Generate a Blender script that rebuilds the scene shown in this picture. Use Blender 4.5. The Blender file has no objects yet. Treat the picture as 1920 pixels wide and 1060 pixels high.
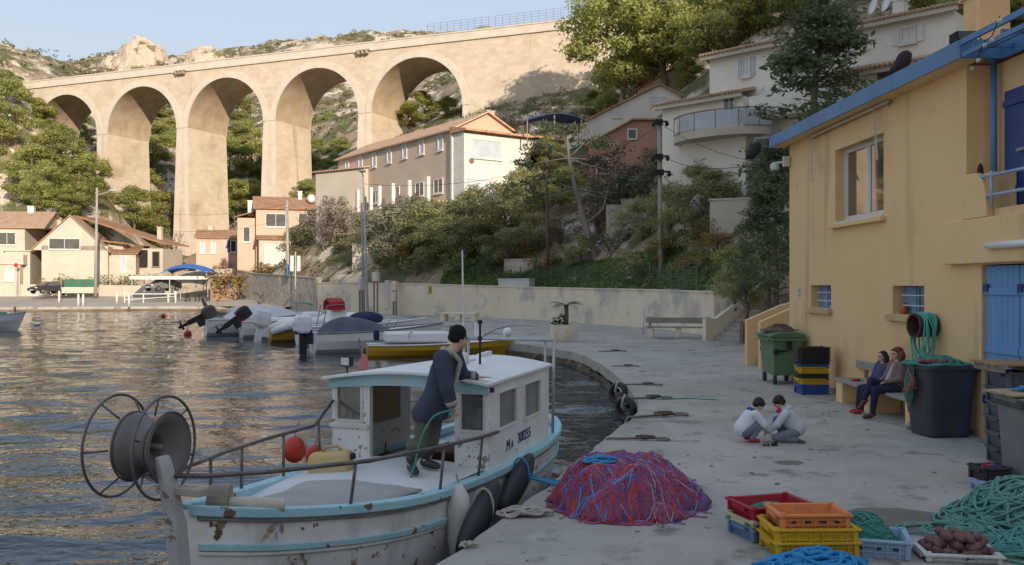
import bpy, math, random
import numpy as np
from mathutils import Vector as V, Matrix, noise as mnoise
random.seed(7)
RNG = np.random.default_rng(7)
sc = bpy.context.scene
C = sc.collection
R = math.radians
PI = math.pi
# ------------------------------------------------------------ survey of the place
F, CX, HY, CH = 1700.0, 960.0, 535.0, 2.4      # focal length and eye height used when the harbour was measured
WL = -0.5                                       # water level, the quay is z = 0
def P(px, py, Y):
    return V(((px - CX) / F * Y, Y, CH - (py - HY) / F * Y))
def G(px, py, z=0.0):
    Y = (CH - z) * F / (py - HY)
    return P(px, py, Y)
# ------------------------------------------------------------ mesh builder
class MB:
    def __init__(s): s.v = []; s.f = []
    def add(s, vs, fs):
        o = len(s.v); s.v += [tuple(p) for p in vs]; s.f += [tuple(i + o for i in f) for f in fs]; return s
    def box(s, x0, y0, z0, x1, y1, z1, mat=None):
        vs = [V((x, y, z)) for z in (z0, z1) for y in (y0, y1) for x in (x0, x1)]
        if mat is not None: vs = [mat @ p for p in vs]
        return s.add(vs, [(0,2,3,1),(4,5,7,6),(0,1,5,4),(2,6,7,3),(0,4,6,2),(1,3,7,5)])
    def obox(s, c, size, rz=0, rx=0, ry=0):
        m = Matrix.Translation(V(c)) @ Matrix.Rotation(rz,4,'Z') @ Matrix.Rotation(ry,4,'Y') @ Matrix.Rotation(rx,4,'X')
        a, b, h = size[0]/2, size[1]/2, size[2]/2
        return s.box(-a,-b,-h,a,b,h,m)
    def beam(s, p, q, w, h=None, up=(0,0,1)):
        p, q = V(p), V(q); h = w if h is None else h
        d = (q-p).normalized(); u = V(up)
        if abs(d.dot(u)) > .98: u = V((1,0,0))
        r = d.cross(u).normalized(); u = r.cross(d)
        vs = []
        for c in (p, q):
            for a, b in ((-1,-1),(1,-1),(1,1),(-1,1)): vs.append(c + r*(a*w/2) + u*(b*h/2))
        return s.add(vs, [(0,3,2,1),(4,5,6,7),(0,1,5,4),(1,2,6,5),(2,3,7,6),(3,0,4,7)])
    def tube(s, pts, r, n=8, closed=False, caps=True):
        pts = [V(p) for p in pts]; k = len(pts)
        rr = r if isinstance(r, (list, tuple)) else [r]*k
        up = V((0.013,0.027,1)).normalized(); o = len(s.v); ref = None
        for i, p in enumerate(pts):
            a = pts[i-1] if (i or closed) else p
            b = pts[(i+1) % k] if (i < k-1 or closed) else p
            d = (b-a)
            d = d.normalized() if d.length > 1e-9 else V((0,0,1))
            if ref is None:
                ref = up if abs(d.dot(up)) < .9 else V((1,0.02,0.01)).normalized()
            x = ref - d*ref.dot(d)
            if x.length < 1e-6: x = d.orthogonal()
            x.normalize(); y = d.cross(x); ref = x
            for j in range(n):
                t = 2*PI*j/n
                s.v.append(tuple(p + (x*math.cos(t) + y*math.sin(t))*rr[i]))
        m = k if closed else k-1
        for i in range(m):
            for j in range(n):
                a = o+i*n+j; b = o+i*n+(j+1)%n; c = o+((i+1)%k)*n+(j+1)%n; d = o+((i+1)%k)*n+j
                s.f.append((a,b,c,d))
        if caps and not closed:
            s.f.append(tuple(o+j for j in range(n-1,-1,-1))); s.f.append(tuple(o+(k-1)*n+j for j in range(n)))
        return s
    def cyl(s, p, q, r, r2=None, n=16): return s.tube([p,q],[r, r if r2 is None else r2], n)
    def ell(s, c, r, n=14, m=9, rot=None):
        c = V(c); r = (r,r,r) if not isinstance(r,(tuple,list)) else r
        o = len(s.v)
        for i in range(m+1):
            th = PI*i/m
            for j in range(n):
                ph = 2*PI*j/n
                p = V((r[0]*math.sin(th)*math.cos(ph), r[1]*math.sin(th)*math.sin(ph), r[2]*math.cos(th)))
                if rot is not None: p = rot @ p
                s.v.append(tuple(c+p))
        for i in range(m):
            for j in range(n):
                s.f.append((o+i*n+j, o+(i+1)*n+j, o+(i+1)*n+(j+1)%n, o+i*n+(j+1)%n))
        return s
    def loft(s, rings, closed=True, caps=True):
        n = len(rings[0]); o = len(s.v)
        for r in rings: s.v += [tuple(p) for p in r]
        for i in range(len(rings)-1):
            for j in range(n if closed else n-1):
                s.f.append((o+i*n+j, o+i*n+(j+1)%n, o+(i+1)*n+(j+1)%n, o+(i+1)*n+j))
        if caps and closed:
            s.f.append(tuple(o+j for j in range(n-1,-1,-1))); s.f.append(tuple(o+(len(rings)-1)*n+j for j in range(n)))
        return s
    def lathe(s, prof, c=(0,0,0), n=24, axis=None):
        c = V(c); rot = V((0,0,1)).rotation_difference(V(axis)).to_matrix() if axis is not None else Matrix.Identity(3)
        rings = [[c + rot @ V((r*math.cos(2*PI*j/n), r*math.sin(2*PI*j/n), z)) for j in range(n)] for r, z in prof]
        return s.loft(rings)
    def prism(s, poly, d):
        a = [V(p) for p in poly]; b = [p+V(d) for p in a]; n = len(a)
        return s.add(a+b, [tuple(range(n-1,-1,-1)), tuple(range(n,2*n))] + [(i,(i+1)%n,n+(i+1)%n,n+i) for i in range(n)])
    def ribbon(s, pts, w, t, up=(0,0,1)):
        for a, b in zip(pts[:-1], pts[1:]): s.beam(a, b, w, t, up)
        return s
    def build(s, name, m, parent=None, smooth=False, off=None, bevel=0, world=False, at=None, solid=0, sub=0):
        me = bpy.data.meshes.new(name)
        vs = s.v
        if off: vs = [(a+off[0], b+off[1], c+off[2]) for a,b,c in vs]
        if world and parent is not None:
            mi = WM[parent.name].inverted(); vs = [tuple(mi @ V(p)) for p in vs]
        if at is not None:
            at = V(at); vs = [tuple(V(p)-at) for p in vs]
        me.from_pydata(vs, [], s.f); me.update()
        if m is not None: me.materials.append(m)
        o = bpy.data.objects.new(name, me); C.objects.link(o)
        if at is not None: o.location = at
        if parent is not None: o.parent = parent
        if smooth:
            me.polygons.foreach_set('use_smooth', [True]*len(me.polygons))
        if solid:
            q = o.modifiers.new('thickness','SOLIDIFY'); q.thickness = solid; q.offset = 0
        if bevel:
            b = o.modifiers.new('bevel','BEVEL'); b.width = bevel; b.segments = 2; b.limit_method = 'ANGLE'
        if sub:
            b = o.modifiers.new('sub','SUBSURF'); b.levels = sub; b.render_levels = sub
        return o
WM = {}
def tag(o, label=None, cat=None, group=None, kind=None):
    if label: o['label'] = label
    if cat: o['category'] = cat
    if group: o['group'] = group
    if kind: o['kind'] = kind
    return o
def thing(name, label, cat, loc=(0,0,0), rz=0, group=None, scale=None):
    o = bpy.data.objects.new(name, None); C.objects.link(o)
    o.empty_display_size = .3
    o.location = V(loc); o.rotation_euler = (0,0,rz)
    m = Matrix.Translation(V(loc)) @ Matrix.Rotation(rz,4,'Z')
    if scale: o.scale = scale if isinstance(scale,(tuple,list)) else (scale,)*3
    WM[o.name] = m
    return tag(o, label, cat, group)
def struct(o): o['kind'] = 'structure'; return o
def children(o): return [c for c in bpy.data.objects if c.parent == o]
KIDS = {}
def copy_tree(o, parent=None):
    c = o.copy(); C.objects.link(c); c.parent = parent
    if o.name not in KIDS: KIDS[o.name] = children(o)
    for ch in KIDS[o.name]: copy_tree(ch, c)
    return c
def dup(root, label, loc, rz=0, scale=None, group=None):
    c = copy_tree(root); c.location = V(loc); c.rotation_euler = (0,0,rz)
    WM[c.name] = Matrix.Translation(V(loc)) @ Matrix.Rotation(rz,4,'Z')
    if scale is not None: c.scale = scale if isinstance(scale,(tuple,list)) else (scale,)*3
    if label: c['label'] = label
    if group: c['group'] = group
    return c
def npmesh(name, verts, faces4, m, parent=None, smooth=False, normals=None):
    me = bpy.data.meshes.new(name)
    nv, nf = len(verts), len(faces4)
    me.vertices.add(nv); me.vertices.foreach_set('co', np.asarray(verts, np.float32).ravel())
    me.loops.add(nf*4); me.loops.foreach_set('vertex_index', np.asarray(faces4, np.int32).ravel())
    me.polygons.add(nf); me.polygons.foreach_set('loop_start', np.arange(0, nf*4, 4, dtype=np.int32))
    try: me.polygons.foreach_set('loop_total', np.full(nf, 4, np.int32))
    except Exception: pass
    if smooth: me.polygons.foreach_set('use_smooth', [True]*nf)
    if normals is not None: me.polygons.foreach_set('use_smooth', [True]*nf)
    me.update(calc_edges=True)
    if normals is None: me.validate()
    else: me.normals_split_custom_set_from_vertices(np.asarray(normals, np.float32))
    if m is not None: me.materials.append(m)
    o = bpy.data.objects.new(name, me); C.objects.link(o)
    if parent is not None: o.parent = parent
    return o
def gridfaces(nr, nc):
    i = np.arange(nr-1)[:,None]*nc + np.arange(nc-1)[None,:]
    return np.stack([i, i+1, i+nc+1, i+nc], -1).reshape(-1,4)
# ------------------------------------------------------------ materials
def rgb(c): return (c[0], c[1], c[2], 1)
def M(name, c, c2=None, sc=3.0, rough=.75, bump=0, bsc=25, metal=0, spots=(), stretch=(1,1,1), spec=.4, var=0, lo=.35, hi=.65, detail=6, streaks=(), vs=.1):
    m = bpy.data.materials.new(name); m.use_nodes = True
    nt = m.node_tree; N = nt.nodes; L = nt.links
    b = N['Principled BSDF']; b.inputs['Roughness'].default_value = rough; b.inputs['Metallic'].default_value = metal
    b.inputs['Specular IOR Level'].default_value = spec
    tc = N.new('ShaderNodeTexCoord'); mp = N.new('ShaderNodeMapping'); mp.inputs['Scale'].default_value = stretch
    L.new(tc.outputs['Object'], mp.inputs['Vector'])
    if c2 is None: c2 = tuple(x*.82 for x in c)
    def noise(scale, det=detail):
        n = N.new('ShaderNodeTexNoise'); n.inputs['Scale'].default_value = scale; n.inputs['Detail'].default_value = det
        n.inputs['Roughness'].default_value = .6; L.new(mp.outputs[0], n.inputs['Vector']); return n
    def ramp(src, a, bb):
        r = N.new('ShaderNodeMapRange'); r.inputs['From Min'].default_value = a; r.inputs['From Max'].default_value = bb
        L.new(src, r.inputs['Value']); return r.outputs[0]
    def mix(f, x, y):
        k = N.new('ShaderNodeMix'); k.data_type = 'RGBA'
        if hasattr(f, 'node'): L.new(f, k.inputs[0])
        else: k.inputs[0].default_value = f
        for s, q in ((6,x),(7,y)):
            if hasattr(q, 'node'): L.new(q, k.inputs[s])
            else: k.inputs[s].default_value = rgb(q)
        return k.outputs[2]
    col = mix(ramp(noise(sc).outputs[0], lo, hi), c, c2)
    for sp in spots:
        cc, s_, th = sp[:3]; w = sp[3] if len(sp) > 3 else .04
        col = mix(ramp(noise(s_).outputs[0], th, th+w), col, cc)
    mp0 = mp
    if streaks:
        mp = N.new('ShaderNodeMapping'); mp.inputs['Scale'].default_value = (1,1,vs); L.new(tc.outputs['Object'], mp.inputs['Vector'])
        for sp in streaks: col = mix(ramp(noise(sp[1],4).outputs[0], sp[2], sp[2]+sp[3]), col, sp[0])
        mp = mp0
    if var:
        oi = N.new('ShaderNodeObjectInfo'); hs = N.new('ShaderNodeHueSaturation')
        r = N.new('ShaderNodeMapRange'); r.inputs['To Min'].default_value = 1-var; r.inputs['To Max'].default_value = 1+var
        L.new(oi.outputs['Random'], r.inputs['Value']); L.new(r.outputs[0], hs.inputs['Value']); L.new(col, hs.inputs['Color'])
        col = hs.outputs[0]
    L.new(col, b.inputs['Base Color'])
    if bump:
        n = noise(bsc, 5); bp = N.new('ShaderNodeBump'); bp.inputs['Strength'].default_value = .6; bp.inputs['Distance'].default_value = bump
        L.new(n.outputs[0], bp.inputs['Height']); L.new(bp.outputs[0], b.inputs['Normal'])
    return m
def leafmat(name, c, c2, sc=.8, trans=.3, var=.15, c3=None):
    m = bpy.data.materials.new(name); m.use_nodes = True
    nt = m.node_tree; N = nt.nodes; L = nt.links; N.remove(N['Principled BSDF'])
    tc = N.new('ShaderNodeTexCoord'); n = N.new('ShaderNodeTexNoise'); n.inputs['Scale'].default_value = sc; n.inputs['Detail'].default_value = 3
    L.new(tc.outputs['Object'], n.inputs['Vector'])
    r = N.new('ShaderNodeValToRGB'); e = r.color_ramp.elements
    e[0].position = .36; e[0].color = rgb(c); e[1].position = .64; e[1].color = rgb(c2)
    if c3: q = e.new(.72); q.color = rgb(c3)
    L.new(n.outputs[0], r.inputs[0])
    oi = N.new('ShaderNodeObjectInfo'); hs = N.new('ShaderNodeHueSaturation')
    mr = N.new('ShaderNodeMapRange'); mr.inputs['To Min'].default_value = 1-var; mr.inputs['To Max'].default_value = 1+var
    L.new(oi.outputs['Random'], mr.inputs['Value']); L.new(mr.outputs[0], hs.inputs['Value']); L.new(r.outputs[0], hs.inputs['Color'])
    d = N.new('ShaderNodeBsdfDiffuse'); t = N.new('ShaderNodeBsdfTranslucent'); mx = N.new('ShaderNodeMixShader'); mx.inputs[0].default_value = trans
    L.new(hs.outputs[0], d.inputs[0]); L.new(hs.outputs[0], t.inputs[0]); L.new(d.outputs[0], mx.inputs[1]); L.new(t.outputs[0], mx.inputs[2])
    L.new(mx.outputs[0], N['Material Output'].inputs[0])
    return m
# ------------------------------------------------------------ palette of the setting
m_stone = M('viaduct_stone', (.65,.555,.44), (.57,.475,.365), .25, .9, .06, 3.5, spots=[((.44,.33,.22),.12,.57,.12),((.66,.57,.45),.35,.62,.14)], streaks=[((.40,.31,.22),.5,.60,.12),((.66,.60,.52),.8,.66,.06)], vs=.07)
def add_blocks(m, bw, bh, amt, ground=False, mort=.07):
    N = m.node_tree.nodes; L = m.node_tree.links; b = N['Principled BSDF']; src = b.inputs['Base Color'].links[0].from_socket
    tc = N.new('ShaderNodeTexCoord'); sx = N.new('ShaderNodeSeparateXYZ'); cx = N.new('ShaderNodeCombineXYZ'); ad = N.new('ShaderNodeMath'); ad.operation = 'ADD'
    L.new(tc.outputs['Object'], sx.inputs[0]); L.new(sx.outputs[0], ad.inputs[0]); L.new(sx.outputs[1], ad.inputs[1]); L.new(sx.outputs[0] if ground else ad.outputs[0], cx.inputs[0]); L.new(sx.outputs[1] if ground else sx.outputs[2], cx.inputs[1])
    br = N.new('ShaderNodeTexBrick'); br.inputs['Scale'].default_value = 1; br.inputs['Brick Width'].default_value = bw; br.inputs['Row Height'].default_value = bh; br.inputs['Mortar Size'].default_value = bh*mort; br.inputs['Mortar Smooth'].default_value = .5
    br.inputs['Color1'].default_value = (1,1,1,1); br.inputs['Color2'].default_value = (1-amt,1-amt*1.05,1-amt*1.15,1); br.inputs['Mortar'].default_value = (1-amt*.8,1-amt*.8,1-amt*.8,1); L.new(cx.outputs[0], br.inputs['Vector'])
    mx = N.new('ShaderNodeMix'); mx.data_type = 'RGBA'; mx.blend_type = 'MULTIPLY'; mx.inputs[0].default_value = 1; L.new(src, mx.inputs[6]); L.new(br.outputs[0], mx.inputs[7]); L.new(mx.outputs[2], b.inputs['Base Color'])
add_blocks(m_stone, 1.1, .55, .13); 
m_ring = M('pale_voussoir', (.62,.56,.48), (.55,.48,.40), .6, .9, .03, 4)
m_conc = M('quay_concrete', (.45,.42,.365), (.355,.33,.29), .55, .85, .012, 22, spots=[((.21,.19,.165),1.6,.57,.10),((.46,.44,.405),.9,.58,.12),((.15,.135,.115),5.5,.64,.05),((.19,.17,.145),.35,.60,.08)])
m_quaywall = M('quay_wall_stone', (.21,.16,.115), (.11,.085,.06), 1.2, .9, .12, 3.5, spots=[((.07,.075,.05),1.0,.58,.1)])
add_blocks(m_conc, 5.2, 3.6, .10, True, .004)
m_farconc = M('plaza_concrete', (.42,.37,.31), (.36,.31,.255), .3, .9, 0)
def terrain_mat():
    m = M('hillside_ground', (.33,.25,.17), (.22,.165,.11), .12, .95, .25, 1.2,
          spots=[((.52,.45,.36),.10,.50,.05),((.60,.54,.45),.45,.57,.05),((.115,.115,.05),.16,.50,.06),((.07,.085,.03),.6,.58,.05)])
    return m
m_ground = terrain_mat()
# ------------------------------------------------------------ camera and light
cam = bpy.data.cameras.new('camera'); co = bpy.data.objects.new('camera', cam); C.objects.link(co)
co.location = (0,0,CH); co.rotation_euler = (R(90),0,0)
cam.sensor_width = 36; cam.lens = 36*F/1920; cam.shift_y = -(530-HY)/1920
cam.clip_start = .1; cam.clip_end = 3000
sc.camera = co
SUN_EL = R(16.5); SH = V((.39,-.921,0)).normalized()
SUN = V((SH.x*math.cos(SUN_EL), SH.y*math.cos(SUN_EL), math.sin(SUN_EL)))
ld = bpy.data.lights.new('sun','SUN'); lo_ = bpy.data.objects.new('sun', ld); C.objects.link(lo_)
ld.energy = 2.65; ld.angle = R(.5); ld.color = (1,.85,.67)
lo_.rotation_euler = SUN.to_track_quat('Z','Y').to_euler()
w = bpy.data.worlds.new('World'); sc.world = w; w.use_nodes = True
nt = w.node_tree; bg = nt.nodes['Background']; sky = nt.nodes.new('ShaderNodeTexSky')
sky.sky_type = 'NISHITA'; sky.sun_disc = False; sky.sun_elevation = SUN_EL; sky.sun_rotation = math.atan2(SH.x, SH.y)
sky.air_density = 1.0; sky.dust_density = .9; sky.ozone_density = 1.0
hs = nt.nodes.new('ShaderNodeHueSaturation'); hs.inputs['Saturation'].default_value = 3.4; gm = nt.nodes.new('ShaderNodeGamma'); gm.inputs['Gamma'].default_value = .12; nt.links.new(sky.outputs[0], gm.inputs['Color']); nt.links.new(gm.outputs[0], hs.inputs['Color'])
mxs = nt.nodes.new('ShaderNodeMix'); mxs.data_type = 'RGBA'; mxs.blend_type = 'MULTIPLY'; mxs.inputs[0].default_value = 1; mxs.inputs[7].default_value = (1.02,1.0,1.065,1); nt.links.new(hs.outputs[0], mxs.inputs[6]); nt.links.new(mxs.outputs[2], bg.inputs[0]); bg.inputs[1].default_value = .302
vs = sc.view_settings; vs.view_transform = 'Standard'; vs.look = 'None'; vs.exposure = 1.10; vs.gamma = 1
sc.cycles.max_bounces = 6; sc.cycles.diffuse_bounces = 4; sc.cycles.transparent_max_bounces = 8
sc.cycles.use_denoising = True
# ------------------------------------------------------------ quay
EDGE = [(-6,-8),(-2.4,2.7),(-.64,7.77),(.24,10.3),(.86,12.2),(1.62,14.7),(2.38,17.2),(2.62,19.3),(2.72,21.5),(2.76,24.7),(2.65,28.1),(2.27,32.1),(.85,36.1),(-.45,38.1),(-5.6,47),(-13.3,62.8),(-22,84),(-28,98),(-36,104),(-58,99),(-130,84)]
def smooth_edge(pts, step=.35):
    out = []
    rnd = random.Random(3)
    for i in range(len(pts)-1):
        p0 = V(pts[max(i-1,0)]); p1 = V(pts[i]); p2 = V(pts[i+1]); p3 = V(pts[min(i+2,len(pts)-1)])
        n = max(1, int((p2-p1).length/(step if p1.y < 45 else 3)))
        for k in range(n):
            t = k/n
            q = .5*((2*p1)+(p2-p0)*t+(2*p0-5*p1+4*p2-p3)*t*t+(3*p1-p0-3*p2+p3)*t**3)
            j = .035 if q.y < 60 else 0
            out.append((q.x+rnd.uniform(-j,j), q.y+rnd.uniform(-j,j)))
    out.append(pts[-1]); return out
ES = smooth_edge(EDGE)
land = [(-200,100),(-200,140),(-30,128),(-20,110),(0,72),(12,50),(25,30),(60,-20),(60,-40),(-6,-40)]
qb = MB(); poly = [(x,y,-.30) for x,y in ES+land]
qb.prism(poly[::-1], (0,0,.30))
struct(qb.build('quay', m_conc))
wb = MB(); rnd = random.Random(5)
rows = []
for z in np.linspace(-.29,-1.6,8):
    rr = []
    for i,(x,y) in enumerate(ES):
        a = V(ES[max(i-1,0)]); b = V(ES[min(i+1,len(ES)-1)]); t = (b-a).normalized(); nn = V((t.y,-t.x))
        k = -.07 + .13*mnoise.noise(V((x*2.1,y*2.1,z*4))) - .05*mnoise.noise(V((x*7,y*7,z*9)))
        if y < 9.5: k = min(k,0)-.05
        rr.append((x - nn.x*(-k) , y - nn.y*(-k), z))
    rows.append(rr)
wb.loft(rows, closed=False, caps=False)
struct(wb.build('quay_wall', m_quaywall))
E2 = smooth_edge([(-24,90),(-28,98),(-36,104),(-58,99),(-130,84)],3); I2 = [(-15,90),(-26,104),(-36,127),(-66,129),(-160,118)]
def resamp(p, n):
    p = np.array(p, float); d = np.r_[0, np.cumsum(np.hypot(*np.diff(p,axis=0).T))]
    t = np.linspace(0,d[-1],n); return np.stack([np.interp(t,d,p[:,k]) for k in range(p.shape[1])],1)
PA, PB = resamp(E2,50), resamp(I2,50); a, b = PA, PB
rows = [[(a[i,0]*(1-t)+b[i,0]*t, a[i,1]*(1-t)+b[i,1]*t, .006+1.45*t**1.1) for i in range(50)] for t in np.linspace(0,1,12)]
struct(MB().loft(rows, closed=False, caps=False).build('plaza', m_farconc))
def plaza_z(x,y):   # height of the far plaza
    best = None
    for i in range(50):
        A, B = V(PA[i]), V(PB[i]); d = B-A; t = max(0,min(1,(V((x,y))-A).dot(d)/d.length_squared)); q = (A+d*t-V((x,y))).length
        if best is None or q < best[0]: best = (q,t)
    return .006+1.45*best[1]**1.1
# ------------------------------------------------------------ water
def water_mat():
    m = bpy.data.materials.new('sea_water'); m.use_nodes = True
    N = m.node_tree.nodes; L = m.node_tree.links; b = N['Principled BSDF']
    b.inputs['Base Color'].default_value = (.016,.034,.052,1); b.inputs['Roughness'].default_value = .01; b.inputs['IOR'].default_value = 1.33
    b.inputs['Specular IOR Level'].default_value = .5
    g = N.new('ShaderNodeNewGeometry'); prev = None
    for s, st, dist in ((.9,(1,1.7,1),.062),(3.2,(1,1.6,1),.022),(9,(1,1.3,1),.006)):
        mp = N.new('ShaderNodeMapping'); mp.inputs['Scale'].default_value = st; mp.inputs['Rotation'].default_value = (0,0,R(-14))
        L.new(g.outputs['Position'], mp.inputs['Vector'])
        n = N.new('ShaderNodeTexNoise'); n.inputs['Scale'].default_value = s; n.inputs['Detail'].default_value = 2; n.inputs['Roughness'].default_value = .5
        L.new(mp.outputs[0], n.inputs['Vector'])
        bp = N.new('ShaderNodeBump'); bp.inputs['Strength'].default_value = 1; bp.inputs['Distance'].default_value = dist
        L.new(n.outputs[0], bp.inputs['Height'])
        if prev: L.new(prev, bp.inputs['Normal'])
        prev = bp.outputs[0]
    L.new(prev, b.inputs['Normal'])
    return m
nr, nc = 420, 760
Yr = np.r_[np.linspace(-8,5.5,20)[:-1], 5.5*np.exp(np.linspace(0,math.log(118/5.5),nr-19))]
tt = np.linspace(-1.45,.62,nc)
WX = np.maximum(Yr,6)[:,None]*tt[None,:]; WY = np.repeat(Yr[:,None],nc,1); WZ = np.full_like(WX, WL)
for k in range(26):
    wl = .7*1.12**k if k < 18 else RNG.uniform(.8,2.5)
    an = R(-75)+RNG.normal(0,.55); kx, ky = math.cos(an)*2*PI/wl, math.sin(an)*2*PI/wl
    amp = .0044*wl**.75
    fade = np.clip(wl/(WY*.012+.02)/4,0,1)
    WZ += amp*fade*np.sin(kx*WX+ky*WY+RNG.uniform(0,6.28))
wo = npmesh('sea_water', np.stack([WX,WY,WZ],-1).reshape(-1,3), gridfaces(nr,nc), water_mat(), smooth=True); struct(wo)
# ------------------------------------------------------------ hillside terrain (thin plate through surveyed heights)
CT = []
def ct(px,py,Y): p = P(px,py,Y); CT.append((p.x,p.y,p.z))
CT += [(60,-20,9),(24,0,4.5),(21,20,4.5),(13,36,2.6),(10.2,43.5,1.9),(8,51.5,2.0),(2,63.5,2.1),(-8.5,74.5,2.3),(-12,79,2.3),(-18,85,2.4),(-24,95,2.2),(-31,113,1.8),(-45,128,1.5),(-70,128,1.5),(-110,122,2),(-200,105,2),
       (80,200,92),(100,60,52),(60,20,24),(40,0,13),(150,0,60),(-150,150,38),(-220,200,62),(-320,200,85),(150,150,95)]
for q in [(1150,440,63),(1000,425,72),(850,385,81),(640,385,101),(760,380,96),(1390,345,52),(1700,230,50),(1240,305,66),(1190,268,84),(1200,345,74),(1290,190,102),(1100,195,116),(950,212,120),(1400,75,86),(1600,30,80),(1900,10,70),(1500,-200,130),
          (700,330,110),(560,370,135),(345,475,146),(190,440,152),(480,440,140),(600,310,172),(600,190,222),(450,400,168),(450,200,225),(300,420,172),(300,215,230),(800,150,200),(800,235,160),(120,215,190),
          (0,130,285),(100,132,285),(200,143,285),(270,117,285),(330,128,285),(395,120,285),(430,128,285),(560,92,285),(640,84,285),(700,96,285),(760,82,285),(820,92,285),(900,95,285),(980,90,280),(1060,80,270),(1140,60,240),
          (0,420,124),(100,400,130),(180,345,142),(0,180,152),(60,215,150),(-200,200,150),(100,120,210),(250,445,142),(40,470,126),(200,480,134)]: ct(*q)
ct_ = np.array(CT)
def tps_fit(pts, lam=2.0):
    n = len(pts); xy = pts[:,:2]/100; r2 = ((xy[:,None]-xy[None])**2).sum(-1)
    K = np.where(r2>0, r2*np.log(r2+1e-12)*.5, 0)+np.eye(n)*lam*1e-4
    Pm = np.c_[np.ones(n), xy]; A = np.block([[K,Pm],[Pm.T,np.zeros((3,3))]])
    return np.linalg.solve(A, np.r_[pts[:,2],0,0,0]), xy
TW, TXY = tps_fit(ct_)
def tps(x, y):
    q = np.stack([np.asarray(x,float),np.asarray(y,float)],-1)/100; sh = q.shape[:-1]; q = q.reshape(-1,2)
    out = np.empty(len(q))
    for i in range(0,len(q),20000):
        r2 = ((q[i:i+20000,None]-TXY[None])**2).sum(-1); K = np.where(r2>0, r2*np.log(r2+1e-12)*.5, 0)
        out[i:i+20000] = K@TW[:-3]+TW[-3]+q[i:i+20000]@TW[-2:]
    return out.reshape(sh)
def vnoise(x, y, s, seed=0, octv=4):
    out = np.zeros_like(x); am = 1.0
    for o in range(octv):
        g = np.random.default_rng(seed+o).uniform(-1,1,(257,257)); u = (x*s*2**o)%256; v = (y*s*2**o)%256
        i, j = np.floor(u).astype(int)%256, np.floor(v).astype(int)%256; fu, fv = u-np.floor(u), v-np.floor(v)
        fu, fv = fu*fu*(3-2*fu), fv*fv*(3-2*fv)
        out += am*((g[i,j]*(1-fu)+g[i+1,j]*fu)*(1-fv)+(g[i,j+1]*(1-fu)+g[i+1,j+1]*fu)*fv); am *= .5
    return out
def hz(x, y):
    x = np.asarray(x,float); y = np.asarray(y,float)
    z = tps(x,y)
    far = np.clip((y-150)/100,0,1)
    z = z + vnoise(x,y,.09,11)*(.35+1.5*far) + vnoise(x,y,.35,31)*(.12+.7*far)
    for px,py,s,h in ((268,70,8,1.0),(390,85,7,1.2),(60,105,5,1.5),(640,74,9,1.0),(758,66,5,2)):
        c = P(px,py,285); d = np.hypot(x-c.x,(y-c.y)*.7); z = z + h*np.clip(1.4-d/s,0,1)**.6*(1+.35*vnoise(x,y,.4,77))
    return z
def gz(x,y): return float(hz(np.array([x]),np.array([y]))[0])
BI = [(60,-20),(23,0),(21,20),(11.5,37),(9.75,43.1),(7.7,51.2),(1.7,63.2),(-8.5,74.2),(-11.8,78.3),(-17.8,84.2),(-24,94.3),(-31,113),(-45,127.5),(-70,127.5),(-120,119),(-200,100)]
BO = [(250,-120),(300,0),(300,100),(270,200),(235,260),(200,290),(150,315),(90,335),(30,345),(-40,345),(-110,340),(-180,320),(-260,280),(-340,220),(-400,150)]
NS, NT = 420, 210
ti = np.linspace(0,len(BI)-1,NS); bi = np.stack([np.interp(ti,range(len(BI)),np.array(BI)[:,k]) for k in (0,1)],1); bo = np.stack([np.interp(ti,range(len(BO)),np.array(BO)[:,k]) for k in (0,1)],1)
tv = np.linspace(0,1,NT)**1.7
TX = bi[None,:,0]*(1-tv[:,None])+bo[None,:,0]*tv[:,None]; TY = bi[None,:,1]*(1-tv[:,None])+bo[None,:,1]*tv[:,None]
TZ = hz(TX,TY); TZ[0] = np.minimum(TZ[0],-.3)
struct(npmesh('hillside', np.stack([TX,TY,TZ],-1).reshape(-1,3), gridfaces(NT,NS)[:,::-1], m_ground, smooth=True))
m_rock = M('pale_limestone', (.54,.46,.36), (.41,.34,.26), .35, .95, .35, .9, spots=[((.28,.22,.16),.6,.57,.06),((.15,.155,.07),.28,.56,.05)])
for px,py,rx,rz_,l in ((268,108,9.0,7.2,'tall pale rock outcrop on the skyline left of the middle of the viaduct'),(388,112,7.5,5.2,'second pale rock outcrop on the skyline right of the tall one'),(216,122,5.0,4.6,'small pale rock outcrop left of the tall skyline outcrop'),(80,132,8.0,3.4,'low pale rock outcrop on the skyline at the far left'),(20,128,6.0,3.0,'low pale rock outcrop at the left edge of the skyline'),(610,92,9.0,2.2,'flat pale rock outcrop on the skyline above the fourth arch')):
    p = P(px,py,283); b = MB(); rings = []
    for i in range(26):
        u = .001+1.25*i/25; ring_ = []
        for j in range(64):
            a = 2*PI*j/64; x, y = rx*u*math.cos(a), rx*.8*u*math.sin(a); q = V((x*.16+px*.37,y*.16,py*.3))
            n1 = mnoise.noise(q*2.0); n2 = abs(mnoise.noise(q*4.7)); n3 = mnoise.noise(q*11)
            h = max(0,1-(u*(1+.35*n1))**2.6)**.75; h = (math.floor(h*5+n1)*.55/5+h*.45)
            z = rz_*(h*(.86+.30*n1)-.16*n2+.06*n3)-(max(0,u-.75)*rz_*1.6) - .8
            ring_.append((x*(1+.10*n2),y*(1+.10*n2),z))
        rings.append(ring_)
    b.loft(rings); t_ = b.build('rock_outcrop', m_rock, None, at=None); t_.location = p; tag(t_, l, 'rock', 'rock outcrops on the skyline')
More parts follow.
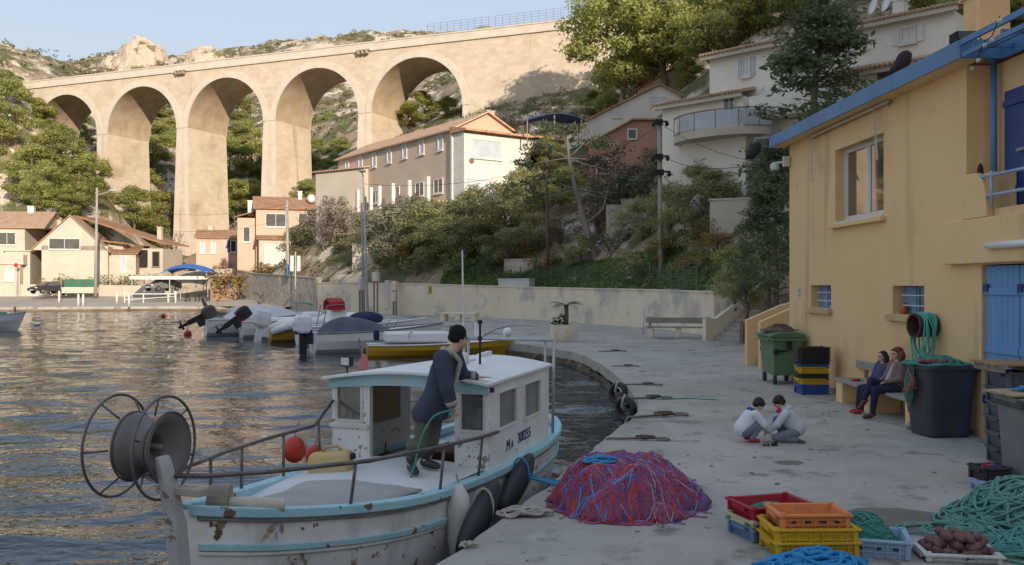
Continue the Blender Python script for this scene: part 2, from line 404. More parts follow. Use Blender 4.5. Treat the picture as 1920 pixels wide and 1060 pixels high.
# unseen ridge behind the camera, crest shaped to shade the quay and slope houses
vv = np.r_[np.linspace(-900,-110,40), np.linspace(-100,150,126), np.linspace(160,900,40)]; uu = np.linspace(-1,1,30)
rz_ = []
for u in uu:
    for v in vv:
        x = SH.x*(430+230*u) - SH.y*v; y = SH.y*(430+230*u) + SH.x*v
        h = 155*(1-abs(u)**1.4) + (1-abs(u)**1.4)*float(np.interp(v,[30,36,42,60],[0,9,19,23])) + 2*mnoise.noise(V((v*.02,u*2,1)))*(1-u*u) + 1*mnoise.noise(V((v*.1,u*8,3)))
        rz_.append((x,y,max(h,-1)))
struct(npmesh('shade_ridge', np.array(rz_), gridfaces(30,206), m_ground, smooth=True))
# ------------------------------------------------------------ viaduct
VP0 = V((-.5896*130, 1.196*130, 0)); PIT = 16.97; ZS, RA, DEP, TOP = 27.7, 7.35, 9.2, 38.0
vt = thing('railway_viaduct', 'long tan stone railway viaduct with tall round arches crossing the valley', 'viaduct', VP0, math.atan2(-.3755,.927))
x0, x1 = -.62*PIT, 7.4*PIT
fb = MB(); sof = MB(); ring = MB(); prs = MB()
cent = [k*PIT for k in range(5)]
def strip(xa, za, xb, zb, zt=TOP-1.3):
    for yy, fl in ((0,0),(DEP,1)):
        q = [(xa,yy,za),(xb,yy,zb),(xb,yy,zt),(xa,yy,zt)]
        fb.add(q if not fl else q[::-1], [(0,1,2,3)])
for c in cent:
    n = 40; pts = [(c-RA*math.cos(PI*i/n), ZS+RA*math.sin(PI*i/n)) for i in range(n+1)]
    for (xa,za),(xb,zb) in zip(pts[:-1],pts[1:]):
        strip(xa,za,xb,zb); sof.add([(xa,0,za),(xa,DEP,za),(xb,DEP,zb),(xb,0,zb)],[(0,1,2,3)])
    for ys,ye in ((-.13,.0),(DEP,DEP+.13)):
        rr = []
        for i in range(n+1):
            t = PI*i/n; ca, sa = math.cos(t), math.sin(t)
            rr.append([(c-r*ca, y, ZS+r*sa) for r,y in ((RA+.002,ys),(RA+1.0,ys),(RA+1.0,ye),(RA+.002,ye))])
        ring.loft(rr)
edges = [x0]+[v for c in cent for v in (c-RA,c+RA)]+[x1]
for i in range(0,len(edges),2):
    xa, xb = edges[i], edges[i+1]
    strip(xa,ZS,xb,ZS)
    def rect(z):
        k = .028*(ZS-z); l = xa-(k if i else 0); r = xb+(k if i+2 < len(edges) else 0)
        return [(l,-k*.5,z),(r,-k*.5,z),(r,DEP+k*.5,z),(l,DEP+k*.5,z)]
    prs.loft([rect(ZS),rect(ZS-9),rect(-2)])
    for side in (0,1):
        if (i == 0 and side == 0) or (i+2 >= len(edges) and side == 1): continue
        def qp(z,d):
            r = rect(z); return V((r[0][0]+.02,r[0][1]-.02,z)) if side == 0 else V((r[1][0]-.02,r[1][1]-.02,z))
        sg = 1 if side == 0 else -1
        aa = [qp(ZS,0), qp(0,0)]
        ring.beam(aa[0]+V((sg*.42,.08,0)), aa[1]+V((sg*.42,.08,0)), .85, .2, (0,1,0))
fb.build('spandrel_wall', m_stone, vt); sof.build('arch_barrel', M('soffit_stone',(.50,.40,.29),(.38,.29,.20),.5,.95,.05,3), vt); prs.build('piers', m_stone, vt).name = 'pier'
ring.build('arch_ring', m_ring, vt)
pb = MB()
pb.box(x0,-.25,TOP-1.3,x1,DEP+.25,TOP-1.0); pb.box(x0,-.05,TOP-1.0,x1,.35,TOP); pb.box(x0,DEP-.35,TOP-1.0,x1,DEP+.05,TOP); pb.box(x0,.35,TOP-1.0,x1,DEP-.35,TOP-.7)
pb.box(x0,-.14,TOP-.12,x1,.42,TOP+.06)
pb.build('parapet', m_ring, vt)
for kk in (1.5,3.5):
    bb = MB()
    for j in (-1,0,1): bb.box(kk*PIT+j*.7-.15,-.85,TOP-1.75,kk*PIT+j*.7+.15,-.25,TOP-1.3)
    bb.box(kk*PIT-1.1,-.85,TOP-1.3,kk*PIT+1.1,-.25,TOP-1.15)
    bb.build('corbel', M('corbel_stone',(.4,.33,.25),None,1), vt)
m_rail = M('blue_grey_steel',(.22,.27,.36),None,2,.5,metal=.3)
fl = MB(); xa = 4.1*PIT; ns = 40
for i in range(ns+1):
    x = xa+(6.6*PIT-xa)*i/ns; fl.beam((x,.15,TOP),(x,.15,TOP+1.7),.045)
for z in (.25,.6,.95,1.3,1.68): fl.beam((xa,.15,TOP+z),(6.6*PIT,.15,TOP+z),.028)
vf = thing('mesh_railing', 'blue grey safety railing along the top of the viaduct', 'railing', VP0, math.atan2(-.3755,.927))
fl.build('railing_bars', m_rail, vf)
# ------------------------------------------------------------ building materials
m_glass = M('window_glass', (.13,.13,.13), (.09,.09,.09), 1, .08, spec=.8)
m_dark = M('dark_opening', (.03,.027,.024), None, 2, .9)
m_white = M('white_paint', (.68,.67,.64), (.58,.56,.52), 2.5, .6)
m_cream = M('cream_render', (.58,.52,.43), (.50,.44,.36), .4, .9, .01, 20, spots=[((.40,.35,.28),.8,.62,.12)])
m_villa = M('villa_render', (.80,.75,.67), (.72,.68,.60), .4, .9, .01, 20, spots=[((.52,.48,.42),.8,.62,.12)])
m_cream2 = M('pale_render', (.57,.50,.42), (.50,.44,.37), .4, .9, .01, 20)
m_tan = M('tan_render', (.56,.45,.35), (.50,.40,.31), .4, .9, .01, 20)
m_pink = M('pink_render', (.62,.43,.33), (.55,.38,.29), .4, .9, .01, 20)
m_terra = M('terracotta_render', (.42,.22,.16), (.36,.19,.135), .5, .9, .01, 20)
m_shut = M('pale_shutter', (.50,.53,.58), None, 3, .6)
m_wood = M('weathered_wood', (.30,.24,.18), (.20,.155,.115), 2, .85, .008, 12, stretch=(1,6,6))
m_steel = M('grey_steel', (.30,.30,.30), (.22,.21,.20), 4, .5, metal=.5)
m_rust = M('rusty_steel', (.17,.12,.10), (.25,.22,.20), 7, .65, metal=.3)
m_black = M('black_cloth', (.025,.025,.03), None, 4, .85)
def tile_mat(name, c, c2):
    m = M(name, c, c2, 1.6, .9, 0, spots=[(tuple(x*.55 for x in c),2.2,.62,.05)])
    N = m.node_tree.nodes; L = m.node_tree.links; b = N['Principled BSDF']
    tc = N.new('ShaderNodeTexCoord'); wv = N.new('ShaderNodeTexWave'); wv.wave_type = 'BANDS'; wv.bands_direction = 'X'; wv.inputs['Scale'].default_value = 1.3; wv.inputs['Distortion'].default_value = .4
    L.new(tc.outputs['Object'], wv.inputs['Vector']); bp = N.new('ShaderNodeBump'); bp.inputs['Distance'].default_value = .12; bp.inputs['Strength'].default_value = 1
    L.new(wv.outputs[0], bp.inputs['Height']); L.new(bp.outputs[0], b.inputs['Normal']); return m
m_tile = tile_mat('roof_tile', (.42,.21,.12), (.52,.32,.20)); m_tile2 = tile_mat('old_roof_tile', (.60,.41,.29), (.50,.33,.22))
class House:
    """local frame: x runs along the front (which faces -y), y runs back"""
    def __init__(s, name, label, loc, rz, cat='house'):
        s.t = thing(name, label, cat, loc, rz); s.m = WM[s.t.name]; s.i = s.m.inverted()
    def face(s, f, u, z, d=0):
        k, c = f[0], float(f[1:] or 0)
        if k == 'f': return V((u, c-d, z)), V((1,0,0)), V((0,-1,0))
        if k == 'l': return V((c-d, u, z)), V((0,-1,0)), V((-1,0,0))
        return V((c+d, u, z)), V((0,1,0)), V((1,0,0))
    def win(s, f, u, z, w, h, frame=None, pane=None, shutters=None, sill=True, bars=1, name='window', trim=.09):
        frame = frame or m_white; pane = pane or m_glass
        o, ux, nn = s.face(f, u, z); up = V((0,0,1))
        b = MB()
        for a0,a1,c0,c1 in ((-w/2,-w/2+trim,0,h),(w/2-trim,w/2,0,h),(-w/2+trim,w/2-trim,h-trim,h),(-w/2+trim,w/2-trim,0,trim)):
            q = [o+ux*a+up*c-nn*.02 for a,c in ((a0,c0),(a1,c0),(a1,c1),(a0,c1))]; b.prism(q, nn*.09)
        for i in range(bars):
            x = -w/2+w*(i+1)/(bars+1); q = [o+ux*a+up*c-nn*.01 for a,c in ((x-.03,trim),(x+.03,trim),(x+.03,h-trim),(x-.03,h-trim))]; b.prism(q, nn*.06)
        fr = b.build(name, frame, s.t)
        q = [o+ux*a+up*c-nn*.015 for a,c in ((-w/2+trim,trim),(w/2-trim,trim),(w/2-trim,h-trim),(-w/2+trim,h-trim))]
        MB().prism(q, nn*.03).build('pane', pane, fr)
        if sill:
            q = [o+ux*a-up*.1-nn*.01 for a in (-w/2-.08,w/2+.08)]; q = [q[0],q[1],q[1]+up*.09,q[0]+up*.09]; MB().prism(q, nn*.17).build('sill', frame, fr)
        if shutters:
            for sg in (-1,1):
                a0 = sg*(w/2+.03); a1 = sg*(w/2+w/2)
                q = [o+ux*a+up*c+nn*.003 for a,c in ((a0,0),(a1,0),(a1,h),(a0,h))]; MB().prism(q, nn*.05).build('shutter', shutters, fr)
        return fr
    def block(s, x0,y0,z0,x1,y1,z1, m, name='wall'): return MB().box(x0,y0,z0,x1,y1,z1).build(name, m, s.t)
    def gable(s, x0,y0,x1,y1,z,rise,m,axis='x',ov=.35,th=.14,wall=None):
        b = MB(); g = MB()
        if axis == 'x':
            ym = (y0+y1)/2; k = rise/((y1-y0)/2)
            A = [(y0-ov,z-ov*k),(ym,z+rise),(y1+ov,z-ov*k)]
            for (a,za),(c,zc) in (A[:2],A[1:]):
                b.prism([(x0-ov,a,za+.02),(x0-ov,c,zc+.02),(x0-ov,c,zc+th),(x0-ov,a,za+th)], (x1-x0+2*ov,0,0))
            g.prism([(x0,y0,z),(x0,ym,z+rise),(x0,y1,z)], (x1-x0,0,0))
        else:
            xm = (x0+x1)/2; k = rise/((x1-x0)/2)
            A = [(x0-ov,z-ov*k),(xm,z+rise),(x1+ov,z-ov*k)]
            for (a,za),(c,zc) in (A[:2],A[1:]):
                b.prism([(a,y0-ov,za+.02),(c,y0-ov,zc+.02),(c,y0-ov,zc+th),(a,y0-ov,za+th)], (0,y1-y0+2*ov,0))
            g.prism([(x0,y0,z),(xm,y0,z+rise),(x1,y0,z)], (0,y1-y0,0))
        g.build('gable_wall', wall, s.t)
        return b.build('roof', m, s.t)
    def shed(s, x0,y0,x1,y1,z0,z1,m,th=.14,ov=.3):
        k = (z1-z0)/(y1-y0)
        return MB().prism([(x0-ov,y0-ov,z0-ov*k+.01),(x0-ov,y1,z1+.01),(x0-ov,y1,z1+th),(x0-ov,y0-ov,z0-ov*k+th)], (x1-x0+2*ov,0,0)).build('roof', m, s.t)
    def chimney(s, x,y,z,w=.5,h=1.0,m=None):
        b = MB().box(x-w/2,y-w/2,z,x+w/2,y+w/2,z+h).box(x-w/2-.06,y-w/2-.06,z+h,x+w/2+.06,y+w/2+.06,z+h+.1)
        return b.build('chimney', m or m_cream, s.t)
    def u(s, px, y=0.0):      # local x of the point of the plane y seen at px
        k = (px-CX)/F; o = s.m @ V((0,y,0)); d = s.m.to_3x3() @ V((1,0,0))
        return (k*o.y-o.x)/(d.x-k*d.y)
    def z(s, px, py, y=0.0):
        p = s.m @ V((s.u(px,y), y, 0)); return CH-(py-HY)/F*p.y - s.t.location.z
# ------------------------------------------------------------ yellow house on the quay
m_yel = M('yellow_render', (.78,.545,.28), (.72,.485,.245), .35, .9, .012, 9, spots=[((.52,.36,.18),.5,.60,.15),((.70,.51,.28),1.4,.64,.1),((.48,.37,.22),2.6,.68,.06)], streaks=[((.56,.40,.21),1.3,.60,.10),((.78,.58,.34),2.1,.66,.06),((.42,.32,.20),3.3,.70,.04)], vs=.09)
m_blue = M('blue_paint', (.08,.215,.41), (.065,.175,.34), 1.2, .5, spots=[((.12,.25,.42),3,.66,.06)])
m_dblue = M('dark_blue_paint', (.012,.045,.20), (.01,.035,.15), 2, .5)
m_door = M('faded_blue_door', (.15,.30,.55), (.12,.26,.50), 1.0, .65, spots=[((.34,.44,.58),1.6,.63,.08)], stretch=(3,3,.6))
m_grille = M('blue_grey_grille', (.20,.32,.52), None, 4, .5)
H = House('yellow_house', 'yellow rendered two storey quayside house with a blue roof edge and blue double doors', (7.1,23.2,0), R(-88), 'house')
Y1 = 12.5; HT = 5.98
def holes_wall(x0,x1,z0,z1,holes,y,th):
    xs = sorted({x0,x1,*[h[0] for h in holes],*[h[1] for h in holes]}); b = MB()
    for xa,xb in zip(xs[:-1],xs[1:]):
        cuts = sorted([(h[2],h[3]) for h in holes if h[0] <= xa+1e-6 and h[1] >= xb-1e-6]); z = z0
        for a,c in cuts:
            if a > z: b.box(xa,y,z,xb,y+th,a)
            z = c
        if z < z1: b.box(xa,y,z,xb,y+th,z1)
    return b
W1 = (1.5,2.75,1.87,2.4); W2 = (5.8,7.05,1.85,2.39); WU = (3.0,5.42,3.80,5.40); DR = (8.9,10.75,.02,2.72)
b = holes_wall(0,8.45,0,HT,[W1,W2,WU],0,.35)
for q in holes_wall(8.45,Y1,0,4.15,[DR,(9.25,Y1,3.58,4.15)],0,.35).f: pass
b2 = holes_wall(8.45,Y1,0,4.15,[DR,(9.25,Y1,3.58,4.15)],0,.35); b.add(b2.v, b2.f)
b.box(0,.35,0,.35,9,HT); b.box(8.1,.35,3.58,8.45,1.0,HT)
b.box(8.45,.42,3.58,Y1,.75,HT-.02)                           # recessed wall of the loggia
b.box(.35,8.7,0,Y1,9,HT); b.box(8.45,.35,3.4,Y1,1.2,3.578); b.box(.35,.9,0,8.1,.95,HT)
b.box(Y1-.3,.95,0,Y1,8.7,HT)
b.build('wall', m_yel, H.t)
lb = MB().box(7.95,-.13,2.74,Y1,-.002,3.45); lb.prism([(9.25,-.13,3.45),(8.55,-.13,3.45),(8.55,-.13,4.17),(8.9,-.13,4.17),(9.12,-.13,4.05),(9.22,-.13,3.8)], (0,.128,0))
lb.build('lintel', m_yel, H.t, bevel=.02)
for (x0,x1,z0,z1),d in ((W1,.24),(W2,.24)):
    MB().box(x0-.12,-.10,z0-.13,x1+.08,.02,z0-.003).build('sill', M('sill_render',(.58,.42,.23),(.50,.36,.2),2,.9), H.t, bevel=.012)
    fr = MB()
    fr.box(x0+.5,d,z0,x0+.56,d+.06,z1); fr.box(x1-.06,d,z0,x1,d+.06,z1); fr.box(x0+.56,d,z1-.06,x1-.06,d+.06,z1); fr.box(x0+.56,d,z0,x1-.06,d+.06,z0+.06); fr.box((x0+x1)/2+.22,d,z0+.06,(x0+x1)/2+.28,d+.06,z1-.06)
    fr.box(x0,d-.02,z0,x0+.498,d+.08,z1)
    wf = fr.build('barred_window', m_grille, H.t)
    MB().box(x0+.56,d+.025,z0+.06,x1-.06,d+.035,z1-.06).build('pane', M('dusty_glass',(.20,.22,.24),(.10,.11,.12),3,.25,spec=.6), wf)
    bb = MB()
    for z in (z0+.17,z0+.36): bb.tube([(x0+.2,d-.15,z),(x1,d-.15,z)], .014, 6)
    bb.build('bar', M('white_bar',(.55,.60,.68),None,3,.5), wf)
# upper window
x0,x1,z0,z1 = WU; fr = MB(); d = .20
for a0,a1,c0,c1 in ((x0,x0+.09,z0,z1),(x1-.09,x1,z0,z1),(x0+.09,x1-.09,z1-.09,z1),(x0+.09,x1-.09,z0,z0+.12)): fr.box(a0,d,c0,a1,d+.09,c1)
fr.box((x0+x1)/2-.05,d+.01,z0+.12,(x0+x1)/2+.05,d+.08,z1-.09)
for q in ((x0+.09,(x0+x1)/2-.05),((x0+x1)/2+.05,x1-.09)):
    for e0,e1 in ((q[0],q[0]+.05),(q[1]-.05,q[1])): fr.box(e0,d+.02,z0+.12,e1,d+.07,z1-.09)
wf = fr.build('upper_window', m_white, H.t, bevel=.006)
m_mirror = M('reflecting_glass', (.30,.27,.24), None, 1, .03, spec=1.0, metal=.75)
MB().box(x0+.1,d+.04,z0+.13,(x0+x1)/2-.06,d+.05,z1-.1).box((x0+x1)/2+.06,d+.04,z0+.13,x1-.1,d+.05,z1-.1).build('pane', m_mirror, wf)
MB().box(x0-.12,-.12,z0-.14,x1+.10,.0-.002,z0-.05).build('sill', m_yel, wf, bevel=.01)
MB().box(x0-.05,-.05,z0-.048,x1+.02,.2,z0-.003).build('inner_sill', m_white, wf, bevel=.008)
# roof, fascia, gutter
rb = MB().box(-.35,-.36,HT+.03,8.9,9.2,HT+.2); rb.prism([(-.3,-.3,HT+.2),(-.3,4.6,HT+.75),(-.3,9.2,HT+.2)], (9.0,0,0)); rb.box(8.9,.3,HT+.03,Y1,9.2,HT+.2)
rf = rb.build('roof', m_tile2, H.t)
fb_ = MB()
for i in range(8): fb_.box(-.36+i*1.165,-.40-.004*(i%2),HT-.02,-.36+i*1.165+1.162,-.362,HT+.27)
fb_.box(8.96,-.40,HT-.02,9.0,.30,HT+.27); fb_.box(-.40,-.40,HT-.02,-.362,9.2,HT+.27); fb_.box(9.0,.27,HT-.02,Y1,.31,HT+.27)
fb_.build('fascia', m_blue, H.t)
MB().box(-.34,-.36,HT-.015,8.95,-.005,HT+.028).build('soffit', m_yel, H.t)
H.chimney(6.75,1.3,HT+.25,.55,1.42,m_yel)
MB().tube([(8.72,.30,HT),(8.72,.30,3.62)], .05, 10).tube([(8.72,.30,HT-.02),(8.9,.1,HT+.05)],.05,8).build('downpipe', m_blue, H.t, smooth=True)
# loggia shutters, railing
sb = MB()
for i in range(9): sb.box(8.9+i*.105,.365,3.60,8.9+i*.105+.1,.40,5.45)
for z in (3.85,5.2): sb.box(8.9,.33,z,9.84,.364,z+.09)
sh = sb.build('shutter', m_dblue, H.t)
MB().box(9.3,.31,4.45,9.5,.328,4.5).build('latch', m_steel, sh)
MB().box(9.86,.385,3.60,10.9,.418,5.45).build('doorway', m_dark, H.t)
rl = MB()
for z in (3.78,4.08): rl.tube([(8.95,-.10,z),(Y1,-.10,z)], .026, 8)
for x in (9.35,10.6): rl.tube([(x,-.10,3.6),(x,-.10,4.15)], .026, 8)
rl.build('balcony_rail', M('pale_blue_rail',(.35,.45,.62),None,4,.5), H.t, smooth=True)
pg = MB()
pg.beam((9.02,-.38,HT+.22),(12.4,-.38,HT+.22),.05,.09); pg.beam((9.02,-.36,HT+.02),(12.4,-.36,HT+.02),.05,.07); pg.beam((9.02,-.05,HT+.12),(12.4,-.05,HT+.12),.05,.08)
for k in range(5): pg.beam((9.3+k*.75,-.36,HT+.10),(9.3+k*.75,.26,HT+.10),.05,.06)
pg.build('pergola', m_blue, H.t)
bl = MB(); ln = MB()
pts = [(8.9+.3*i,-.15-.12*i,HT-.10-.05*math.sin(i*1.3)) for i in range(9)]
ln.tube(pts,.008,5)
for p in pts[::2]: bl.ell((p[0],p[1],p[2]-.06),.035,8,6)
gl = ln.build('light_string', m_black, H.t); bl.build('bulb', M('bulb_glass',(.5,.55,.45),None,3,.2), gl)
# doors
for k in (0,1):
    db = MB(); xa = DR[0]+.03+k*.91
    for i in range(6): db.box(xa+i*.148,.05,.04,xa+i*.148+.143,.09,2.70)
    for z in (.35,1.35,2.25): db.box(xa,.025,z,xa+.885,.048,z+.11)
    dd = db.build('door', m_door, H.t, bevel=.004)
    MB().box(xa+(0 if k==0 else .80),.0,.55,xa+(.09 if k==0 else .89),.024,.68).build('hinge', m_dblue, dd); MB().box(xa,.0,2.3,xa+.12,.024,2.42).build('hinge', m_dblue, dd)
MB().tube([(9.35,-.17,3.0),(11.5,-.17,3.0)],.055,12).build('tube_lamp', M('lamp_tube',(.8,.8,.8),None,1,.4), H.t, smooth=True)
ab = MB().tube([(1.75,-.10,5.90),(5.85,-.10,5.92)],.032,8)
for x in (1.8,5.7): ab.tube([(x,0,5.86),(x,-.10,5.9)],.02,6)
for x in (1.85,5.25): ab.beam((x,-.12,5.88),(x+.55,-.30,4.80),.035,.022)
for x in (5.5,5.6,5.72): ab.box(x,-.12,5.94,x+.05,-.02,6.0)
ab.build('awning_bar', M('cream_metal',(.55,.5,.42),None,4,.5), H.t)
MB().box(.62,-.02,2.12,.78,-.003,2.22).box(.62,-.02,2.24,.78,-.003,2.36).build('sign_plate', M('plate',(.6,.6,.62),None,9,.5,spots=[((.1,.1,.2),22,.56,.03)]), H.t)
MB().box(-.05,-.04,0,8.85,-.002,.10).build('plinth', M('dirty_plinth',(.36,.28,.17),(.25,.21,.15),2,.95), H.t)
st = MB()
for i in range(7): st.box(-4.0+0*i,.35+i*.3,0,-2.95,.35+(i+1)*.3,.2*(i+1))
sw = MB()
for ya in (-4.25,-2.93): sw.prism([(ya,.1,0),(ya,4,0),(ya,4,2.6),(ya,1.1,1.78),(ya,.1,1.35)], (.22,0,0))
sr = st.build('side_stair', m_conc, H.t); sw.build('stair_wall', m_yel, sr)
# things fixed to the house
cm = thing('security_camera', 'white dome security camera on the far corner of the yellow house', 'camera', H.m @ V((.0,-.02,5.55)), R(-88))
MB().box(-.02,-.16,-.12,.12,0,.14).tube([(-.02,-.1,.0),(-.28,-.22,.02)],.03,8).build('bracket', m_white, cm, bevel=.01)
MB().ell((-.34,-.25,-.08),(.12,.12,.13)).build('dome', m_white, cm, smooth=True); MB().ell((-.34,-.25,-.16),(.09,.09,.10)).build('lens', m_glass, cm, smooth=True)
for i,(px,py,Y,lab) in enumerate(((1415,281,23.6,'black hooded spotlight hanging from a bracket at the far roof corner of the yellow house'),(1692,116,17.0,'black hooded spotlight standing on the blue roof edge of the yellow house'))):
    p = P(px,py,Y); s = thing('spotlight', lab, 'spotlight', p)
    hb = MB(); hb.loft([[V((.16*math.cos(a)*k+o,.13*math.sin(a)*k,z)) for a in np.linspace(0,2*PI,12,endpoint=False)] for k,z,o in ((.35,.2,.06),(.8,.14,.05),(1,-.02,0),(1.05,-.12,-.06),(.7,-.24,-.14))])
    hb.build('hood', m_black, s, smooth=True)
    if i == 0: MB().tube([(.02,0,.2),(.02,0,.28),(.62,0,.32)],.03,8).build('bracket', m_steel, s)
    else: MB().tube([(.02,0,-.12),(.08,0,-.42)],.03,8).build('bracket', m_steel, s)
p = P(1805,66,14.9); s = thing('floodlight', 'black box floodlight lying on the roof corner beside the yellow chimney', 'floodlight', p)
MB().box(-.16,-.12,-.12,.18,.15,.04).box(.0,-.05,-.2,.05,.05,-.12).build('housing', m_black, s, bevel=.02); MB().box(-.13,-.135,-.09,.15,-.122,.02).build('lens', m_glass, s)
MB().tube([(.18,.1,-.05),(.3,.12,.05),(.42,.1,-.14)],.012,6).build('cable', m_black, s)
p = P(1686,580,17.0); s = H.m @ V((6.02,.12,1.853)); t = thing('clay_pot', 'small orange clay pot on the sill of the barred window', 'pot', s)
MB().lathe([(.05,0),(.075,.05),(.075,.15),(.05,.19),(.055,.21),(.04,.205)],(0,0,0),14).build('jar', M('orange_clay',(.45,.13,.05),None,8,.6), t, smooth=True)
bg_ = H.m @ V((8.62,.12,3.95)); t = thing('hanging_bag', 'dark brown bag hanging by the blue downpipe of the yellow house', 'bag', bg_)
MB().ell((0,0,-.05),(.12,.12,.26)).ell((0,-.03,.25),(.05,.05,.16)).build('bag_body', M('brown_bag',(.04,.02,.018),None,6,.8), t, smooth=True)
# ------------------------------------------------------------ long tan building with white end
g = V((-.58,.815,0)); A = V((-5.17,80,9.6)); L_ = 23.9
H = House('tan_hotel', 'long tan building with white window surrounds and a white end bay above the trees', A+g*L_, math.atan2(-.815,.58), 'building')
H.block(0,0,-4.5,L_,7,6.6,m_tan)
H.gable(0,0,L_,7,6.6,1.75,m_tile2,'x',.4,.16,m_pink)
MB().box(-.2,-.25,6.42,L_,-.003,6.6).build('cornice', m_cream2, H.t)
for px,py in ((651,315),(676,306),(702,300),(730,292),(759,283),(791,275),(826,267)):
    H.win('f0', H.u(px), H.z(px,py)-.75, .95, 1.5, m_white, m_shut, trim=.16, bars=0)
for px in (660,705,742,787,822):
    H.win('f0', H.u(px), 1.1, 1.7, 1.35, m_white, m_glass, trim=.1)
for px in (672,696,712,737,768,803): u = H.u(px,-.9); MB().box(u-.16,-1.1,-.6,u+.16,-.78,2.6).build('column', m_white, H.t)
MB().box(0,-1.3,-1.2,L_-.5,-.003,.3).build('terrace', m_tan, H.t)
# white end bay
H.block(L_+.002,-.15,-3.5,L_+2.0,7.0,6.1,m_white,'end_bay_wall'); MB().box(L_-.02,-.28,-3,L_+.2,-.153,6.3).build('corner_pilaster', m_white, H.t)
MB().prism([(L_+.01,-.4,6.12),(L_+2.6,-.4,6.12),(L_+2.6,-.4,6.3),(L_+.01,-.4,6.75)],(0,8.6,0)).build('end_roof', m_tile, H.t)
H.win('r%g'%(L_+2.0), 2.2, 3.9, 3.1, 1.7, m_white, M('pale_blind',(.50,.56,.62),None,1,.5), bars=0, trim=.12)
H.win('r%g'%(L_+2.0), 1.5, .2, 3.2, 1.9, m_white, M('pale_door',(.55,.60,.66),None,1,.5), bars=1, trim=.12)
H.win('r%g'%(L_+2.0), 5.0, -1.0, 1.2, 2.2, m_white, m_glass, bars=0)
lg = MB().box(L_+.5,7.0,5.3,L_+2.2,10.6,6.1).box(L_+2.0,10.4,3.4,L_+2.2,10.6,5.3).box(L_+2.0,8.7,3.4,L_+2.15,8.85,5.3)
lg.build('loggia_frame', m_cream2, H.t); MB().box(L_+.3,7.0,-2,L_+.5,10.6,5.3).build('loggia_back', m_dark, H.t)
MB().box(L_+.5,5.3,2.5,L_+3.2,10.8,3.3).box(L_+.5,7.0,-2.5,L_+2.3,10.6,2.4).build('balcony', m_cream2, H.t)
MB().prism([(L_+.3,6.9,6.12),(L_+3,6.9,6.12),(L_+3,6.9,6.25),(L_+.3,6.9,6.6)],(0,4.2,0)).build('loggia_roof', m_tile, H.t)
H.chimney(L_-1,4.4,7.2,.8,1.5); H.chimney(L_+.6,7.4,6.2,.6,1.2)
MB().lathe([(.02,0),(.22,.03),(.25,.05),(.1,.07)],(0,0,0),14,(1,0,0)).build('wall_plate', m_rust, H.t, off=(L_+2.0,.6,3.6))
# block left of it
H = House('end_annex', 'plain cream annex wall at the left end of the long tan building', P(592,380,97), R(-35), 'building')
H.block(0,0,-6,7,6,3.2,m_cream2); H.shed(0,0,7,6,3.2,4.2,m_tile2)
# ------------------------------------------------------------ houses on the slope to the right of it
def profile_house(name, label, pts, Y, depth, m, roofm, top, dirv=(0.25,1)):
    q = [P(px,py,Y+dy) for px,py,dy in pts]; base = V((sum(p.x for p in q)/len(q), Y, min(p.z for p in q)))
    t = thing(name, label, 'house', base); dv = V((dirv[0],dirv[1],0)).normalized()*depth
    MB().prism([p-base for p in q], dv).build('wall', m, t)
    rb = MB()
    for i in range(len(top)-1):
        a, b = q[top[i]]-base, q[top[i+1]]-base; e = (b-a).normalized()*.3; f = dv.normalized()*-.35
        a = a-e*(i == 0); b = b+e*(i == len(top)-2); n = V((0,0,.16))
        rb.prism([a+f+V((0,0,.02)), b+f+V((0,0,.02)), b+f+n, a+f+n], dv*1.05)
    rb.build('roof', roofm, t); return t, base
def flatwin(t, base, px0,py0,px1,py1,Y,m,fm=None):
    a = P(px0,py1,Y)-base; b = P(px1,py0,Y)-base; y = a.y
    fr = MB()
    fr.box(a.x-.12,y-.12,a.z-.12,b.x+.12,y-.03,a.z); fr.box(a.x-.12,y-.12,b.z,b.x+.12,y-.03,b.z+.12); fr.box(a.x-.12,y-.12,a.z,a.x,y-.03,b.z); fr.box(b.x,y-.12,a.z,b.x+.12,y-.03,b.z)
    f = fr.build('window', fm or m_white, t); MB().box(a.x,y-.08,a.z,b.x,y-.04,b.z).build('pane', m, f); return f
m_shade = M('shaded_render', (.62,.59,.55), (.55,.52,.48), .4, .9, .01, 20)  # pale render greyed in its colour as though it stood in shade
t, b0 = profile_house('gabled_house', 'pale gabled house with a terracotta verge high on the slope left of the villa', [(1088,262,0),(1088,234,0),(1150,203,0),(1238,160,0),(1287,186,0),(1287,262,0)], 86, 9, m_shade, m_tile, [1,2,3,4])
flatwin(t,b0,1222,183,1246,200,86,m_shut,m_shade); flatwin(t,b0,1150,208,1165,220,86,m_shut,m_shade)
t, b0 = profile_house('terracotta_house', 'terracotta red house half hidden by trees in the middle of the slope', [(1104,345,0),(1104,272,0),(1188,226,0),(1300,226,0),(1300,345,0)], 76, 8, m_terra, m_tile2, [1,2,3])
flatwin(t,b0,1178,244,1192,260,76,m_glass,m_shade); flatwin(t,b0,1120,300,1140,325,76,m_glass,m_shade)
t, b0 = profile_house('tile_roof_house', 'low house with a pale tiled roof above the gabled house', [(1195,205,0),(1195,170,0),(1262,130,0),(1310,150,0),(1310,205,0)], 96, 8, m_cream2, m_tile, [1,2,3])
